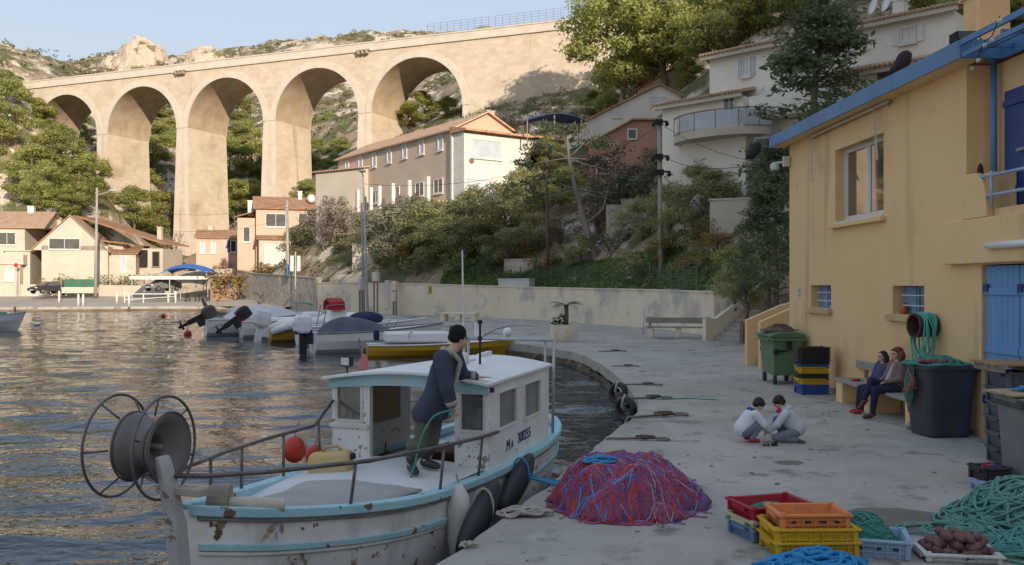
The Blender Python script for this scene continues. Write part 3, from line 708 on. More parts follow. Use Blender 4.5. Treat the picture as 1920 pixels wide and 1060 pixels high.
# blue tarpaulin shelter
p = P(1038,232,82); t = thing('blue_shelter', 'dark blue tarpaulin shelter on thin posts above the white end bay', 'shelter', p)
tb = MB(); rows = []
for i in range(9):
    u = i/8; rows.append([V(((u-.5)*5.4, (v-.5)*3.5, .05+.42*math.sin(PI*u)**.8-.14*math.cos(v*9+u*5)+.1*v)) for v in np.linspace(0,1,7)])
tb.loft(rows,closed=False,caps=False); tb.build('tarpaulin', M('navy_tarp',(.02,.05,.18),(.03,.07,.22),1,.6), t, solid=.03)
pb = MB()
for x,y in ((-2.4,-1.6),(0,-1.6),(2.4,-1.6),(-2.4,1.6),(2.4,1.6)): pb.beam((x,y,-2.0),(x,y,.15 if x else .45),.1)
pb.build('post', m_wood, t)
# ------------------------------------------------------------ the villa
H = House('hillside_villa', 'large cream villa with tiled eaves and a curved glazed balcony on the slope', (11.9,54.6,9.6), R(-44.7), 'villa')
H.block(0,0,-6,14,8,6.35,m_villa); H.block(-2.6,-1.2,-6,3.0,6.8,3.6,m_villa,'wing_wall')
def tiled(x0,y0,x1,y1,z0,z1,name='roof'):
    k = (z1-z0)/(y1-y0); b = MB().prism([(x0,y0,z0),(x0,y1,z1),(x0,y1,z1+.1),(x0,y0,z0+.1)],(x1-x0,0,0))
    n = int((x1-x0)/.22)
    for i in range(n):
        x = x0+(i+.5)*(x1-x0)/n; b.tube([(x,y0-.12,z0+.1-.12*k),(x,y1,z1+.1)],.085,6)
    o = b.build(name, m_tile2, H.t)
    MB().box(x0+.05,y0+.02,z0-.22,x1-.05,y0+.28,z0-.004).build('eave_moulding', m_cream, H.t); return o
tiled(-.4,-.5,14.3,4.5,6.5,7.7); tiled(-3.0,-1.7,3.1,2.5,3.72,4.75,'wing_roof'); tiled(8.6,-2.6,14.3,-.05,3.55,4.25,'porch_roof')
H.block(9.0,-2.2,-6,14,-.003,3.4,m_villa,'porch_wall')
H.block(3.4,-1.3,2.4,8.4,-1.12,3.45,m_villa,'terrace_parapet'); H.block(3.4,-1.12,2.2,8.6,-.003,2.4,m_villa,'terrace'); H.block(8.2,-1.3,2.4,8.4,-.003,4.4,m_villa,'side_parapet')
def vwin(px,py0,py1,w,f=0.0,pane=None,sh=None,frame=None):
    z1,z0 = H.z(px,py0,f), H.z(px,py1,f); return H.win('f%g'%f, H.u(px,f), z0, w, z1-z0, frame, pane or m_glass, sh)
vwin(1400,108,145,.55,0,m_white,m_shut); vwin(1497,92,120,1.1,0); vwin(1586,72,100,2.3,0,m_shut); vwin(1703,50,82,.8,0,m_white,m_white)
vwin(1368,183,212,.8,-1.2); vwin(1672,128,150,1.6,-2.2); vwin(1450,195,228,2.2,-.0)
o = MB(); rl = MB(); gl = MB(); cx_ = 1.7; arc = [(cx_+3.1*math.cos(a), -1.3-2.1*math.sin(a)*.95) for a in np.linspace(PI,0,22)]
o.prism([(x,y,1.15) for x,y in arc],(0,0,.42)); o.build('balcony_slab', m_cream, H.t)
for (xa,ya),(xb,yb) in zip(arc[:-1],arc[1:]):
    rl.beam((xa,ya+.06,2.62),(xb,yb+.06,2.62),.08,.07); gl.beam((xa,ya+.06,2.1),(xb,yb+.06,2.1),.02,.85)
for x,y in arc[::3]: rl.beam((x,y+.06,1.57),(x,y+.06,2.6),.05)
rl.build('balcony_rail', m_wood, H.t); gl.build('balcony_glass', M('frosted_glass',(.45,.48,.52),(.38,.40,.44),.7,.15), H.t)
H.block(-.6,-2.0,-6,3.6,-1.203,1.14,m_villa,'base_wall')
for x,y,z in ((9.2,2.0,7.0),(9.4,3.3,7.4)):
    dsh = MB().lathe([(.0,.0),(.3,.04),(.48,.14),(.5,.16),(.3,.08),(.02,.05)],(0,0,0),18,(-.6,-.7,.25)).build('satellite_dish', M('dish_white',(.7,.68,.66),None,2,.4), H.t, off=(x,y,z+1.0), smooth=True)
    MB().tube([(x+.1,y+.1,z-.4),(x+.05,y+.05,z+1.0)],.04,6).build('mast', m_steel, dsh)
H.chimney(10.4,2.4,7.0,.6,1.1,m_white)
# ------------------------------------------------------------ sunlit houses across the water
ROT = R(17)
H = House('pink_house', 'tall pink house with white windows behind the moored boats', P(480,490,112), ROT, 'house')
H.block(0,0,-5,11.5,7,6.6,m_pink); H.gable(0,0,11.5,7,6.6,1.6,m_tile,'x',.35,.15,m_pink); H.block(-.002,1.2,-5,-2.2,6.5,5.4,m_pink,'side_wall')
MB().prism([(-2.5,.9,5.42),(-.01,.9,6.2),(-.01,.9,6.34),(-2.5,.9,5.56)],(0,5.8,0)).build('side_roof', m_tile, H.t)
H.win('f0',H.u(517),H.z(517,426),2.5,1.7,m_white,m_glass,bars=1); H.win('f0',H.u(576),H.z(576,426),2.2,1.7,m_white,m_glass); H.win('f1.2',-1.1,2.4,.9,1.9,m_white,m_glass,bars=0)
H.block(.3,-2.2,-5,5.2,-.003,2.6,m_cream,'porch_wall'); H.shed(.3,-2.2,5.2,-.05,2.62,3.1,m_tile); H.win('f-2.2',2.6,-.4,3.4,2.4,m_white,M('garage_white',(.6,.58,.56),None,2,.6),bars=2,sill=False)
H.block(6.0,-2.6,-5,11.6,-.003,2.3,m_cream,'porch_wall'); H.win('f-2.6',8.8,-.2,3.6,1.9,m_white,M('garage_white2',(.55,.55,.55),None,2,.6),bars=3,sill=False); H.chimney(-.6,2.6,5.8,.7,1.8,m_white); H.chimney(5.5,3.0,7.8,.5,1.2,m_white)
MB().lathe([(.0,.0),(.4,.05),(.6,.18),(.02,.06)],(0,0,0),16,(.2,-.9,.2)).build('satellite_dish', m_white, H.t, off=(6.8,1.2,8.0), smooth=True)
H = House('small_pink_house', 'low pink house with a terracotta roof left of the tall pink house', P(368,492,122), R(12), 'house')
H.block(0,0,-5,7.2,6,3.3,m_pink); H.gable(0,0,7.2,6,3.3,1.1,m_tile,'x',.3,.14,m_pink)
for u in (.8,2.2): H.win('f0',u,1.2,.7,1.5,m_white,m_shut,bars=0)
H.win('f0',4.8,1.4,.8,1.6,m_white,m_dark,m_dblue,bars=0); H.chimney(1.5,3.3,3.8,.6,1.3,m_cream)
H = House('white_gabled_house', 'white gabled house with a wide window on the sunny left shore', P(78,545,121), R(14), 'house')
H.block(0,0,-1.5,8.2,9,6.0,m_cream); H.gable(-1.2,0,8.2,9,5.4,4.6,m_tile2,'y',.35,.16,m_cream)
H.win('f0',H.u(121),H.z(121,468),3.9,1.5,m_white,m_glass,bars=1); H.block(8.202,1.0,-1.5,11.6,8,5.0,m_cream,'side_wall'); H.shed(8.5,1.0,11.6,7,5.02,6.3,m_tile); H.win('f1',10,2.4,.8,2.4,m_white,m_shut,bars=0)
H.block(-4.2,-.8,-1.5,-1.21,7,5.2,m_cream,'porch_wall'); MB().box(-4.4,-1.0,5.2,-1.0,7,5.32).build('flat_roof', m_cream2, H.t); H.chimney(1.0,5,8.4,.7,1.6)
H = House('terrace_house', 'cream house with a balcony at the left end of the far shore', P(-60,545,119), R(8), 'house')
H.block(0,0,-1.5,7.0,8,8.4,m_cream); H.gable(-1,0,9.2,8,8.4,2.2,m_tile2,'x',.4,.16,m_cream); H.win('f0',4.8,6.0,2.2,1.7,m_white,m_glass)
H.block(-.5,-1.6,3.4,7.4,-.003,4.7,m_cream2,'balcony_wall'); H.block(2,-1.4,-1.5,6.9,-.003,3.38,m_cream2,'ground_floor_wall'); H.win('f-1.4',5.6,1.2,1.2,1.6,m_white,m_white,bars=0); H.chimney(6.4,4,9.8,.8,1.6,m_white)
H = House('orange_roof_house', 'low house with a wide orange tiled roof and dark porch beside the bare tree', P(176,530,127), R(-4), 'house')
H.block(0,0,-1.5,4.2,8,5.4,m_cream); H.block(4.202,1.6,-1.5,9.2,8,4.8,m_cream2,'side_wall')
b = MB(); b.prism([(-3.6,1.0,9.4),(9.8,1.0,5.3),(9.8,1.0,5.48),(-3.6,1.0,9.58)],(0,8,0)); b.prism([(-.6,-1.0,6.0),(5.0,-1.0,5.3),(5.0,-1.0,5.48),(-.6,-1.0,6.18)],(0,2.2,0)); b.build('roof', m_tile, H.t)
H.win('f0',1.6,2.6,2.2,1.9,m_white,m_shut,bars=1); MB().box(4.3,1.2,2.2,7.0,1.597,4.6).build('porch_opening', m_dark, H.t); H.win('f1.6',8.2,2.2,1.1,2.2,m_wood,m_dark,bars=0); H.chimney(7.2,5,6.0,.6,2.0,m_cream)
for k,(px,py,Y,w,h,l) in enumerate(((-6,232,150,4.2,5.4,'small white house among the pines at the left edge'),)):
    H = House('white_cabin', l, P(px,py,Y), R(10), 'house'); H.block(0,0,-4,w,4,h,m_cream); H.shed(0,0,w,4,h,h+.5,m_tile2); H.win('f0',2.4,1.0,.9,1.3,m_white,m_glass)
# ------------------------------------------------------------ vegetation
m_pine = leafmat('pine_needles', (.31,.345,.115), (.48,.48,.18), .55, .5, .12, (.58,.55,.23))
m_dpine = leafmat('dark_needles', (.13,.16,.09), (.20,.23,.13), .6, .4, .15)
m_broad = leafmat('broad_leaves', (.29,.31,.145), (.44,.43,.21), .7, .5, .2)
m_olive = leafmat('olive_leaves', (.30,.30,.19), (.40,.385,.26), .7, .5, .15)
m_autumn = leafmat('autumn_leaves', (.28,.20,.07), (.38,.26,.09), .8, .35, .2)
m_thick = leafmat('dry_twigs', (.27,.22,.17), (.19,.17,.12), .9, .1, .2)
m_grass = leafmat('grass_blades', (.13,.22,.07), (.20,.27,.10), .5, .3, .1)
m_bark = M('grey_bark', (.20,.165,.13), (.12,.10,.08), 3, .95, .03, 9, stretch=(1,1,.3))
m_bark2 = M('pale_bark', (.30,.26,.22), (.20,.17,.14), 3, .95, .02, 9, stretch=(1,1,.3))
def leaves(clumps, per, l, w, up=.3, seed=1, shell=.55):
    r = np.random.default_rng(seed); ps = []; ds = []
    for (c, rad) in clumps:
        n = max(8,int(per*(rad[0]*rad[1]*rad[2])**(2/3)))
        d = r.normal(size=(n,3)); d /= np.linalg.norm(d,axis=1)[:,None]+1e-9
        k = (shell+(1-shell)*r.random(n))[:,None]*(1+.18*r.normal(size=n))[:,None]
        ps.append(np.array(c)[None]+d*np.array(rad)[None]*k); ds.append(d/np.array(rad)[None]*min(rad))
    p = np.concatenate(ps); q = np.concatenate(ds); q = q+.38*r.normal(size=q.shape); q[:,2] += .12; q /= np.linalg.norm(q,axis=1)[:,None]+1e-9; n = len(p)
    g_ = q+.42*r.normal(size=(n,3)); g_ /= np.linalg.norm(g_,axis=1)[:,None]
    a = r.normal(size=(n,3)); a[:,2] += up; a -= g_*(a*g_).sum(1)[:,None]; a /= np.linalg.norm(a,axis=1)[:,None]+1e-9
    b = np.cross(g_, a)
    s = (.6+.8*r.random(n))[:,None]
    a, b = a*l*s*.5, b*w*s*.5
    v = np.stack([p-a, p-b*.9-a*.1, p+a, p+b*.9-a*.1],1).reshape(-1,3)
    global LN; LN = np.repeat(q,4,0)
    return v, np.arange(n*4).reshape(n,4)
def limbs(mb, path, r0, r1, n=7):
    k = len(path); mb.tube(path, [r0+(r1-r0)*i/(k-1) for i in range(k)], n)
def bend(p, q, k=5, j=.12, rnd=random):
    p, q = V(p), V(q); L = (q-p).length
    return [p.lerp(q,i/(k-1))+V((rnd.uniform(-j,j),rnd.uniform(-j,j),rnd.uniform(-j,j)*.5))*L*.5*(1 if 0<i<k-1 else 0) for i in range(k)]
PROTO = {}
def proto(kind, name, clumps, trunk_paths, leaf, bark, per, l, w, up=.3, seed=1, shell=.55):
    root = thing(name, None, 'tree' if 'tree' in name or 'pine' in name or 'cypress' in name else 'shrub')
    tb = MB()
    for path, r0, r1 in trunk_paths: limbs(tb, path, r0, r1)
    if tb.v: tb.build('trunk' if 'bush' not in name else 'stem', bark, root, smooth=True)
    if clumps:
        v, f = leaves(clumps, per, l, w, up, seed, shell); npmesh('crown' if 'bush' not in name else 'foliage', v, f, leaf, root, normals=LN)
    PROTO[kind] = [root, False]
def crown_clumps(rnd, H, base, rx, ry, n, flat=.6, size=(.9,1.7), prof=lambda t: math.sin(PI*(.12+.85*t))**.7):
    out = []
    for i in range(n):
        t = rnd.random(); a = rnd.uniform(0,2*PI); k = prof(t)*math.sqrt(rnd.uniform(.1,1)); s = rnd.uniform(*size)
        out.append(((rx*k*math.cos(a), ry*k*math.sin(a), base+(H-base)*t), (s,s,s*flat)))
    return out
for vi,(kind,H,base,rx,n) in enumerate((('pine_a',10,2.6,3.9,46),('pine_b',9,2.0,3.4,36),('pine_c',12,3.4,4.2,54))):
    rnd = random.Random(40+vi); cl = crown_clumps(rnd,H-.6,base,rx,rx*.9,n,.55,(.8,1.5))
    tp = [(bend((0,0,-.6),(rnd.uniform(-.6,.6),rnd.uniform(-.4,.4),H*.85),6,.08,rnd),.24,.06)]
    for c,_ in cl[:16]:
        z = max(base*.5,c[2]-1.8); tp.append((bend((0,0,z),c,4,.15,rnd),.07,.02))
    proto(kind,'pine_tree',cl,tp,m_pine,m_bark,300,.36,.15,.5,50+vi)
rnd = random.Random(5); tr = [V((.0,0,-.3)),V((-.3,0,1.6)),V((-.9,.1,3.6)),V((-1.5,.1,5.6)),V((-1.9,0,7.4)),V((-2.0,0,8.6))]
lay = [((-2.2,0,8.9),(1.5,1.3,.5)),((-3.4,.3,8.1),(1.3,1.1,.4)),((-.9,-.2,8.4),(1.2,1,.4)),((-3.9,-.3,7.0),(1.1,.9,.35)),((-.1,.4,7.4),(1.2,.9,.4)),((.9,.2,6.6),(1.0,.9,.35)),((-2.9,.2,6.2),(1.0,.8,.3)),((.2,-.4,5.9),(.9,.7,.3)),((-4.3,.2,5.9),(.8,.7,.3)),((1.5,.2,5.4),(.8,.7,.3)),((-3.4,-.2,5.1),(.9,.7,.3)),((.9,0,4.9),(.7,.6,.25))]
cl = [(tuple(V(c)+V((rnd.uniform(-.9,.9),rnd.uniform(-.7,.7),rnd.uniform(-.3,.3)))),(r[0]*.52,r[1]*.52,r[2]*.75)) for c,r in lay for _ in range(4)]
proto('pine_open','leaning_pine',cl,[(tr,.22,.07),([tr[2],V((.1,.1,4.5)),V((.5,.1,6.0))],.08,.03)]+[(bend(tr[3] if c[2]<6.5 else tr[4],c,4,.1,rnd),.05,.02) for c,_ in lay],m_dpine,m_bark2,300,.28,.10,.5,61)
for kind,H,rx,sd in (('cypress_a',9,1.7,71),('cypress_b',7,2.3,72)):
    rnd = random.Random(sd); cl = []
    for i in range(64):
        t = rnd.random()**.8; a = rnd.uniform(0,2*PI); k = rx*(1-t)**.75*math.sqrt(rnd.uniform(.2,1))+.15; s = rnd.uniform(.35,.75)
        cl.append(((k*math.cos(a),k*math.sin(a),.6+t*(H-.8)),(s*1.15,s,s*.6)))
    proto(kind,'cypress_tree',cl,[(bend((0,0,-.5),(0,0,H*.95),5,.02,rnd),.16,.03)]+[(bend((0,0,c[2]-.4),c,3,.1,rnd),.035,.012) for c,_ in cl[:26]],m_dpine,m_bark,420,.22,.10,.4,sd)
for kind,leaf,H,rx,n,sd,bark,per in (('broad_a',m_broad,6,2.6,34,81,m_bark,290),('broad_b',m_broad,5,2.9,30,82,m_bark,290),('olive',m_olive,5.5,2.7,30,83,m_bark2,260),('autumn',m_autumn,4.5,2.0,20,84,m_bark,170),('thicket',m_thick,6,2.7,30,85,m_bark,110)):
    rnd = random.Random(sd); cl = crown_clumps(rnd,H-.3,.9,rx,rx*.85,n,.75,(.5,1.1))
    tp = [(bend((0,0,-.5),(0,0,H*.6),5,.1,rnd),.15,.06)]+[(bend((0,0,rnd.uniform(.5,H*.5)),c,4,.15,rnd),.05,.015) for c,_ in cl[:14]]
    if kind == 'thicket':
        for i in range(60): c = cl[i%n][0]; tp.append((bend((rnd.uniform(-.3,.3),rnd.uniform(-.3,.3),rnd.uniform(0,2)),tuple(V(c)+V((rnd.uniform(-.8,.8),rnd.uniform(-.8,.8),rnd.uniform(0,.8)))),5,.12,rnd),.022,.006))
    proto(kind,'leafy_tree' if kind != 'thicket' else 'bare_thicket_bush',cl,tp,leaf,bark,per,.24,.13,.1,sd)
for kind,leaf,sd in (('bush_g',m_broad,91),('bush_d',m_dpine,92),('bush_y',m_autumn,93),('bush_p',m_pine,94)):
    rnd = random.Random(sd); cl = [((rnd.uniform(-1.1,1.1),rnd.uniform(-.9,.9),rnd.uniform(.2,1.3)),(rnd.uniform(.3,.6),)*2+(rnd.uniform(.25,.5),)) for _ in range(16)]
    proto(kind,'round_bush',cl,[(bend((0,0,-.3),c,4,.15,rnd),.03,.01) for c,_ in cl[:8]],leaf,m_bark,230,.17,.10,.2,sd)
# bare tree
rnd = random.Random(12); tp = []
def branch(p, d, L, r, lev):
    q = p+d*L; tp.append((bend(p,q,4,.08,rnd),r,r*.6))
    if lev: 
        for _ in range(3 if lev > 1 else 4):
            e = (d+V((rnd.uniform(-.8,.8),rnd.uniform(-.8,.8),rnd.uniform(-.1,.6)))).normalized(); branch(q if rnd.random() < .6 else p.lerp(q,.65), e, L*rnd.uniform(.55,.8), r*.55, lev-1)
branch(V((0,0,-.4)),V((.03,0,1)),2.8,.2,4); proto('bare','bare_tree',[],tp,None,m_bark2,0,0,0)
# ray to the hillside
_Y = np.geomspace(38,330,900)
def hit(px, py):
    X = (px-CX)/F*_Y; Z = CH-(py-HY)/F*_Y; h = hz(X,_Y); k = np.argmax(h > Z) if (h > Z).any() else len(_Y)-1
    return V((X[k],_Y[k],h[k]))
HT0 = {'pine_a':10,'pine_b':9,'pine_c':12,'pine_open':9.3,'cypress_a':9,'cypress_b':7,'broad_a':6,'broad_b':5,'olive':5.5,'autumn':4.5,'thicket':6,'bush_g':1.7,'bush_d':1.7,'bush_y':1.7,'bush_p':1.7,'bare':8.2}
RT = random.Random(99)
def T(kind, px, py, hpx, label, Y=None, w=1.0, group=None, z=None, rz=None):
    if Y is None: p = hit(px,py)
    else:
        p = P(px,py,Y)
        if z is not None: p.z = z
        elif p.z > 3: p.z = min(p.z, gz(p.x,p.y)+.2) if gz(p.x,p.y) < p.z else p.z
    h = hpx/F*p.y; s = h/HT0[kind]; pr = PROTO[kind]; rz = RT.uniform(0,6.28) if rz is None else rz
    if not pr[1]:
        pr[1] = True; o = pr[0]; o.location = p; o.rotation_euler = (0,0,rz); o['label'] = label; o.scale = (s*w,s*w,s)
        if group: o['group'] = group
    else:
        o = dup(pr[0], label, p, rz, (s*w,s*w,s)); 
        if group: o['group'] = group
        elif 'group' in o: del o['group']
    return o
g = 'pines on the sunlit left hillside'
for k,(kind,px,py,h,Y,l) in enumerate((('pine_c',12,300,150,146,'tall sunlit pine at the left edge beside the small white house'),('pine_a',62,332,135,136,'broad sunlit pine in front of the left end of the viaduct'),
    ('pine_b',112,322,110,141,'pine whose crown reaches under the first arch'),('pine_a',150,362,115,134,'sunlit pine against the foot of the first pier'),('pine_b',22,392,100,130,'low pine above the terrace house roof'),
    ('pine_c',88,405,120,127,'lower pine above the white gabled house'),('pine_b',174,372,90,142,'small pine touching the left side of the first pier'),('pine_a',8,240,110,158,'pine above the small white house at the left edge'),
    ('pine_b',72,252,70,156,'young pine at the left end of the viaduct parapet'),('pine_a',-45,330,150,140,'pine cut by the left edge of the view'),('pine_b',45,285,80,150,'short pine between the two sunlit pines on the left'),('pine_b',130,395,70,128,'small pine behind the orange roof'),
    ('pine_a',-20,400,110,128,'pine at the far left behind the terrace house'))): T(kind,px,py,h,l,Y,1.05,g)
g = 'trees seen through the viaduct arches'
for kind,px,py,h,l,Y in (('pine_c',146,290,90,'dark pine under the first arch',170),('pine_a',288,285,100,'upper pine in the second arch',185),('pine_c',268,345,120,'dark pine low in the second arch behind the pier',165),('pine_b',312,360,100,'pine low at the right of the second arch',165),('pine_a',300,235,70,'topmost pine in the second arch',215),('pine_b',285,400,80,'lowest pine in the second arch',158),('pine_b',455,300,80,'round pine right of the middle of the third arch',195),('pine_b',425,385,80,'pine at the lower left of the third arch',166),('pine_a',150,250,60,'upper pine under the first arch',195),('pine_b',625,345,60,'lowest pine in the fourth arch',168),('pine_b',655,280,55,'pine against the right pier of the fourth arch',195),('pine_a',318,300,80,'pine high against the right pier of the second arch',200),
    ('pine_a',445,250,90,'highest pine in the third arch',205),('pine_c',430,330,110,'pine in the middle of the third arch',180),('pine_b',470,345,100,'pine at the right of the third arch',182),('pine_a',440,415,90,'lowest pine in the third arch',160),('pine_b',476,412,80,'pine at the foot of the third right pier',158),
    ('pine_b',618,268,60,'small pine in the middle of the fourth arch',205),('pine_a',600,320,60,'pine at the lower left of the fourth arch',180),('pine_b',642,325,70,'pine at the lower right of the fourth arch',175),('pine_b',580,345,60,'small pine beside the left pier of the fourth arch',168),
    ('pine_a',790,245,75,'bright pine low in the fifth arch above the tiled roof',138),('pine_b',838,240,62,'bright pine at the right of the fifth arch',136),('bush_d',848,170,34,'dark bush at the right of the fifth arch',185),('pine_b',765,245,55,'dark pine at the left of the fifth arch',140),('bush_p',800,160,22,'round bush high in the fifth arch',210),('bush_p',560,260,30,'round bush in the fourth arch',200),('bush_p',640,215,26,'round bush high in the fourth arch',215)): T(kind,px,py,h,l,Y,1.1,g)
g = 'pines on the slope above the houses'
for kind,px,py,h,l,Y in (('pine_c',1165,200,300,'tall pine overhanging the right end of the viaduct',97),('pine_c',1245,170,345,'large sunlit pine behind the gabled house',95),('pine_a',1335,150,215,'sunlit pine above the left eave of the villa',88),('pine_c',1425,110,190,'pine behind the villa roof left of the dark conifer',86),
    ('pine_a',1110,200,62,'low bush like pine at the foot of the viaduct wall',108),('pine_b',1145,185,70,'small pine below the tall pine beside the viaduct',104),('pine_b',1290,178,70,'low pine right of the gabled house',92),('pine_a',1200,150,150,'pine between the two tall pines beside the viaduct',110),
    ('pine_c',1510,60,150,'shaded pine behind the villa roof',82),('pine_a',1650,40,150,'dark pine behind the satellite dishes',84),('pine_c',1740,60,170,'dark pine behind the right end of the villa',72),('pine_a',1860,110,190,'dark pine behind the yellow chimney',60),('pine_b',1930,130,180,'dark pine at the right edge behind the blue pergola',58),('pine_b',1390,40,110,'upper pine on the skyline right of the viaduct',108),('pine_a',1590,-10,110,'pine at the top edge above the dishes',100)): T(kind,px,py,h,l,Y,1.1,g)
T('cypress_a',1532,300,430,'tall dark conifer standing in front of the villa',44,1.5); T('cypress_b',1508,255,95,'low green conifer at the foot of the tall dark conifer',43,1.2)
T('cypress_b',1440,560,215,'dark conifer against the far corner of the yellow house',33,1.15); T('cypress_b',1455,590,330,'tall dark cypress behind the yellow house corner',36,.8); T('broad_a',1400,590,115,'bushy green tree leaning over the concrete stairs',37,1.3); T('pine_b',1378,575,120,'shrubby pine at the top of the concrete stairs',40,1.1)
T('pine_open',1128,540,305,'leaning pine with a bare pale trunk on the slope behind the fence',62,1.0,rz=.1)
for kind,px,py,h,l,w in (('thicket',1165,420,150,'brown leafless thicket in the middle of the slope',1.2),('thicket',1210,400,120,'brown thicket below the terracotta house',1.1),('thicket',1120,440,90,'low brown thicket beside the leaning pine',1.2),('thicket',1050,470,80,'dry twiggy bush on the bare bank',1.2),
    ('broad_a',1290,340,120,'dense dark tree beside the villa base',1.3),('broad_b',1340,330,110,'dark green tree below the curved balcony',1.2),('broad_a',1255,445,100,'green tree behind the concrete pole',1.2),('broad_b',1320,450,110,'broad green tree above the retaining wall',1.3),('broad_a',1290,395,100,'green tree in the middle of the slope below the villa',1.2),('broad_b',1350,400,80,'leafy tree under the villa base wall',1.2),
    ('broad_a',990,400,90,'green tree left of the leaning pine',1.3),('broad_b',945,440,100,'leafy tree below the white end bay',1.3),('broad_a',895,430,80,'green tree below the long tan building',1.4),('pine_b',1030,335,80,'pine beside the end of the long tan building',1.1),
    ('broad_b',840,450,75,'leafy tree under the terrace of the long tan building',1.4),('olive',735,505,120,'grey green olive tree behind the light pole',1.2),('broad_a',800,480,100,'dark leafy tree behind the retaining wall',1.3),('olive',690,490,90,'olive tree left of the light pole',1.2),('broad_b',870,490,80,'bushy tree right of the dark leafy tree',1.3),('bush_y',725,385,28,'yellowing bush on the terrace of the long tan building',1.6),
    ('autumn',985,495,45,'small yellow leaved tree on the bank',1.0),('autumn',1240,500,60,'yellowing shrub at the foot of the concrete pole',1.3),('bush_y',1300,510,40,'yellow bush above the retaining wall near the stairs',1.5),('bush_y',1180,500,36,'yellow bush beside the bare bank',1.5),('broad_b',1010,470,70,'green ivy covered tree on the bank',1.2),('bush_d',930,505,34,'dark bush behind the fence',1.5),
    ('bush_g',860,512,40,'green bush behind the fence left of the white box',1.6),('bush_g',780,512,40,'green bush behind the low wall',1.6),('autumn',765,500,48,'brown leaved shrub left of the dark leafy tree',1.2),('autumn',710,500,42,'brown leaved shrub at the foot of the olive tree',1.1),('thicket',610,470,100,'bare sunlit thicket left of the light pole',1.1),('thicket',640,450,80,'bare bushy tree below the end annex',1.1),('thicket',560,400,50,'twiggy shrub above the pink house',1.0),
    ('broad_b',1090,500,60,'low leafy shrub at the edge of the bare bank',1.3),('bush_d',1145,470,40,'dark bush behind the leaning pine trunk',1.6),('broad_a',1205,450,80,'leafy tree left of the concrete pole with boxes',1.3),('autumn',1150,440,60,'brown leaved shrub under the leafless thicket',1.4),('bush_g',1215,515,44,'green bush at the foot of the rubble wall',1.7),('broad_b',1285,470,80,'spreading green shrub right of the concrete pole with boxes',1.5),('autumn',1345,490,60,'yellow brown shrub above the stairs wall',1.5),('broad_b',960,500,70,'leafy shrub on the bank beside the white block',1.5),('broad_a',820,500,90,'tall leafy shrub behind the rescue box',1.4),('olive',770,450,80,'grey green tree under the terrace columns',1.4),('broad_b',905,480,70,'dense shrub below the white end bay',1.5),('pine_b',1055,400,90,'bushy pine left of the leaning pine crown',1.2),('broad_a',1320,400,100,'green tree right below the curved balcony',1.3),('bush_y',1020,505,34,'dry bush at the foot of the brown wooden pole',1.5),('pine_b',575,395,60,'pine behind the roof of the tall pink house',1.2),('bush_p',745,365,28,'bush behind the tan building terrace',1.4),('broad_b',680,390,60,'tree at the left end of the tan building',1.2)): T(kind,px,py,h,l,None,w,'trees on the slope behind the retaining wall')
for kind,px,py,h,l,Y,z in (('broad_b',565,485,70,'dark green tree on the wall beside the concrete pole',99,4.8),('pine_b',250,435,90,'round sunlit tree behind the orange roof',146,None),('bare',310,465,120,'tall bare tree at the foot of the second pier',138,None),('bush_g',222,520,36,'round green bush beside the orange roof house',122,1.6),('bush_y',118,526,36,'yellow green hedge bush in front of the white gabled house',117,1.5),
    ('bush_y',150,524,30,'yellow hedge bush beside the pole on the left shore',117,1.5),('bush_y',95,528,28,'low yellow bush beside the parked dark car',117,1.5),('bush_g',420,445,28,'green bush above the low pink house',128,8),('bush_y',320,505,26,'yellow bush behind the blue awning',124,2.2),('thicket',420,500,34,'dry shrub below the low pink house',122,3.6),('bush_y',520,500,30,'hanging shrub on the stone wall under the pink house',106,3.2),('bush_y',490,500,30,'dry hanging shrub beside the brown kiosk',108,3.2),('bush_g',590,500,26,'ivy bush on the stone wall right of the concrete pole',98,3.6),('bush_y',455,560,60,'yellow green climbing shrub at the kiosk corner',108,1.4)): T(kind,px,py,h,l,Y,1.2,z=z)
# scrub on the far hills, undergrowth on the near bank, lawn strip
r = np.random.default_rng(8); cl = []
for i in range(5200):
    px = r.uniform(-150,1250); py = r.uniform(60,430)
    pass
X = r.uniform(-190,70,9000); Y = r.uniform(150,330,9000); D = vnoise(X,Y,.05,5); k = D+r.normal(0,.35,9000) > .12; X, Y = X[k], Y[k]; Z = hz(X,Y)
cl = [((x,y,z+.35*s),(s,s,s*.7)) for x,y,z,s in zip(X,Y,Z,r.uniform(.4,1.25,len(X)))]
v, f = leaves(cl, 24, .6, .34, .3, 3, .5); o = npmesh('scrub', v, f, leafmat('garrigue', (.15,.16,.07), (.24,.22,.11), .12, .25, 0, (.30,.25,.15)), normals=LN); tag(o, 'dry green scrub covering the far rocky hills', 'scrub', kind='stuff')
X = r.uniform(-60,40,9000); Y = r.uniform(46,140,9000); b_ = np.interp(X,[-60,-45,-31,-24,-17.8,-8.5,1.7,7.7,9.75,40],[140,132,115,96,86,76,65,53,45,38]); k = (Y > b_+.8)&(r.random(9000) < .75); X, Y = X[k], Y[k]; Z = hz(X,Y); px_ = CX+F*X/Y; py_ = HY-F*(Z-CH)/Y; k = ~((px_ > 1015)&(px_ < 1175)&(py_ > 425)&(py_ < 540)&(RNG.random(len(X)) < .88)); X, Y, Z = X[k], Y[k], Z[k]
cl = [((x,y,z+.2*s),(s,s,s*.7)) for x,y,z,s in zip(X,Y,Z,r.uniform(.25,.8,len(X))) if vnoise(np.array([x]),np.array([y]),.12,9)[0] > -.35]
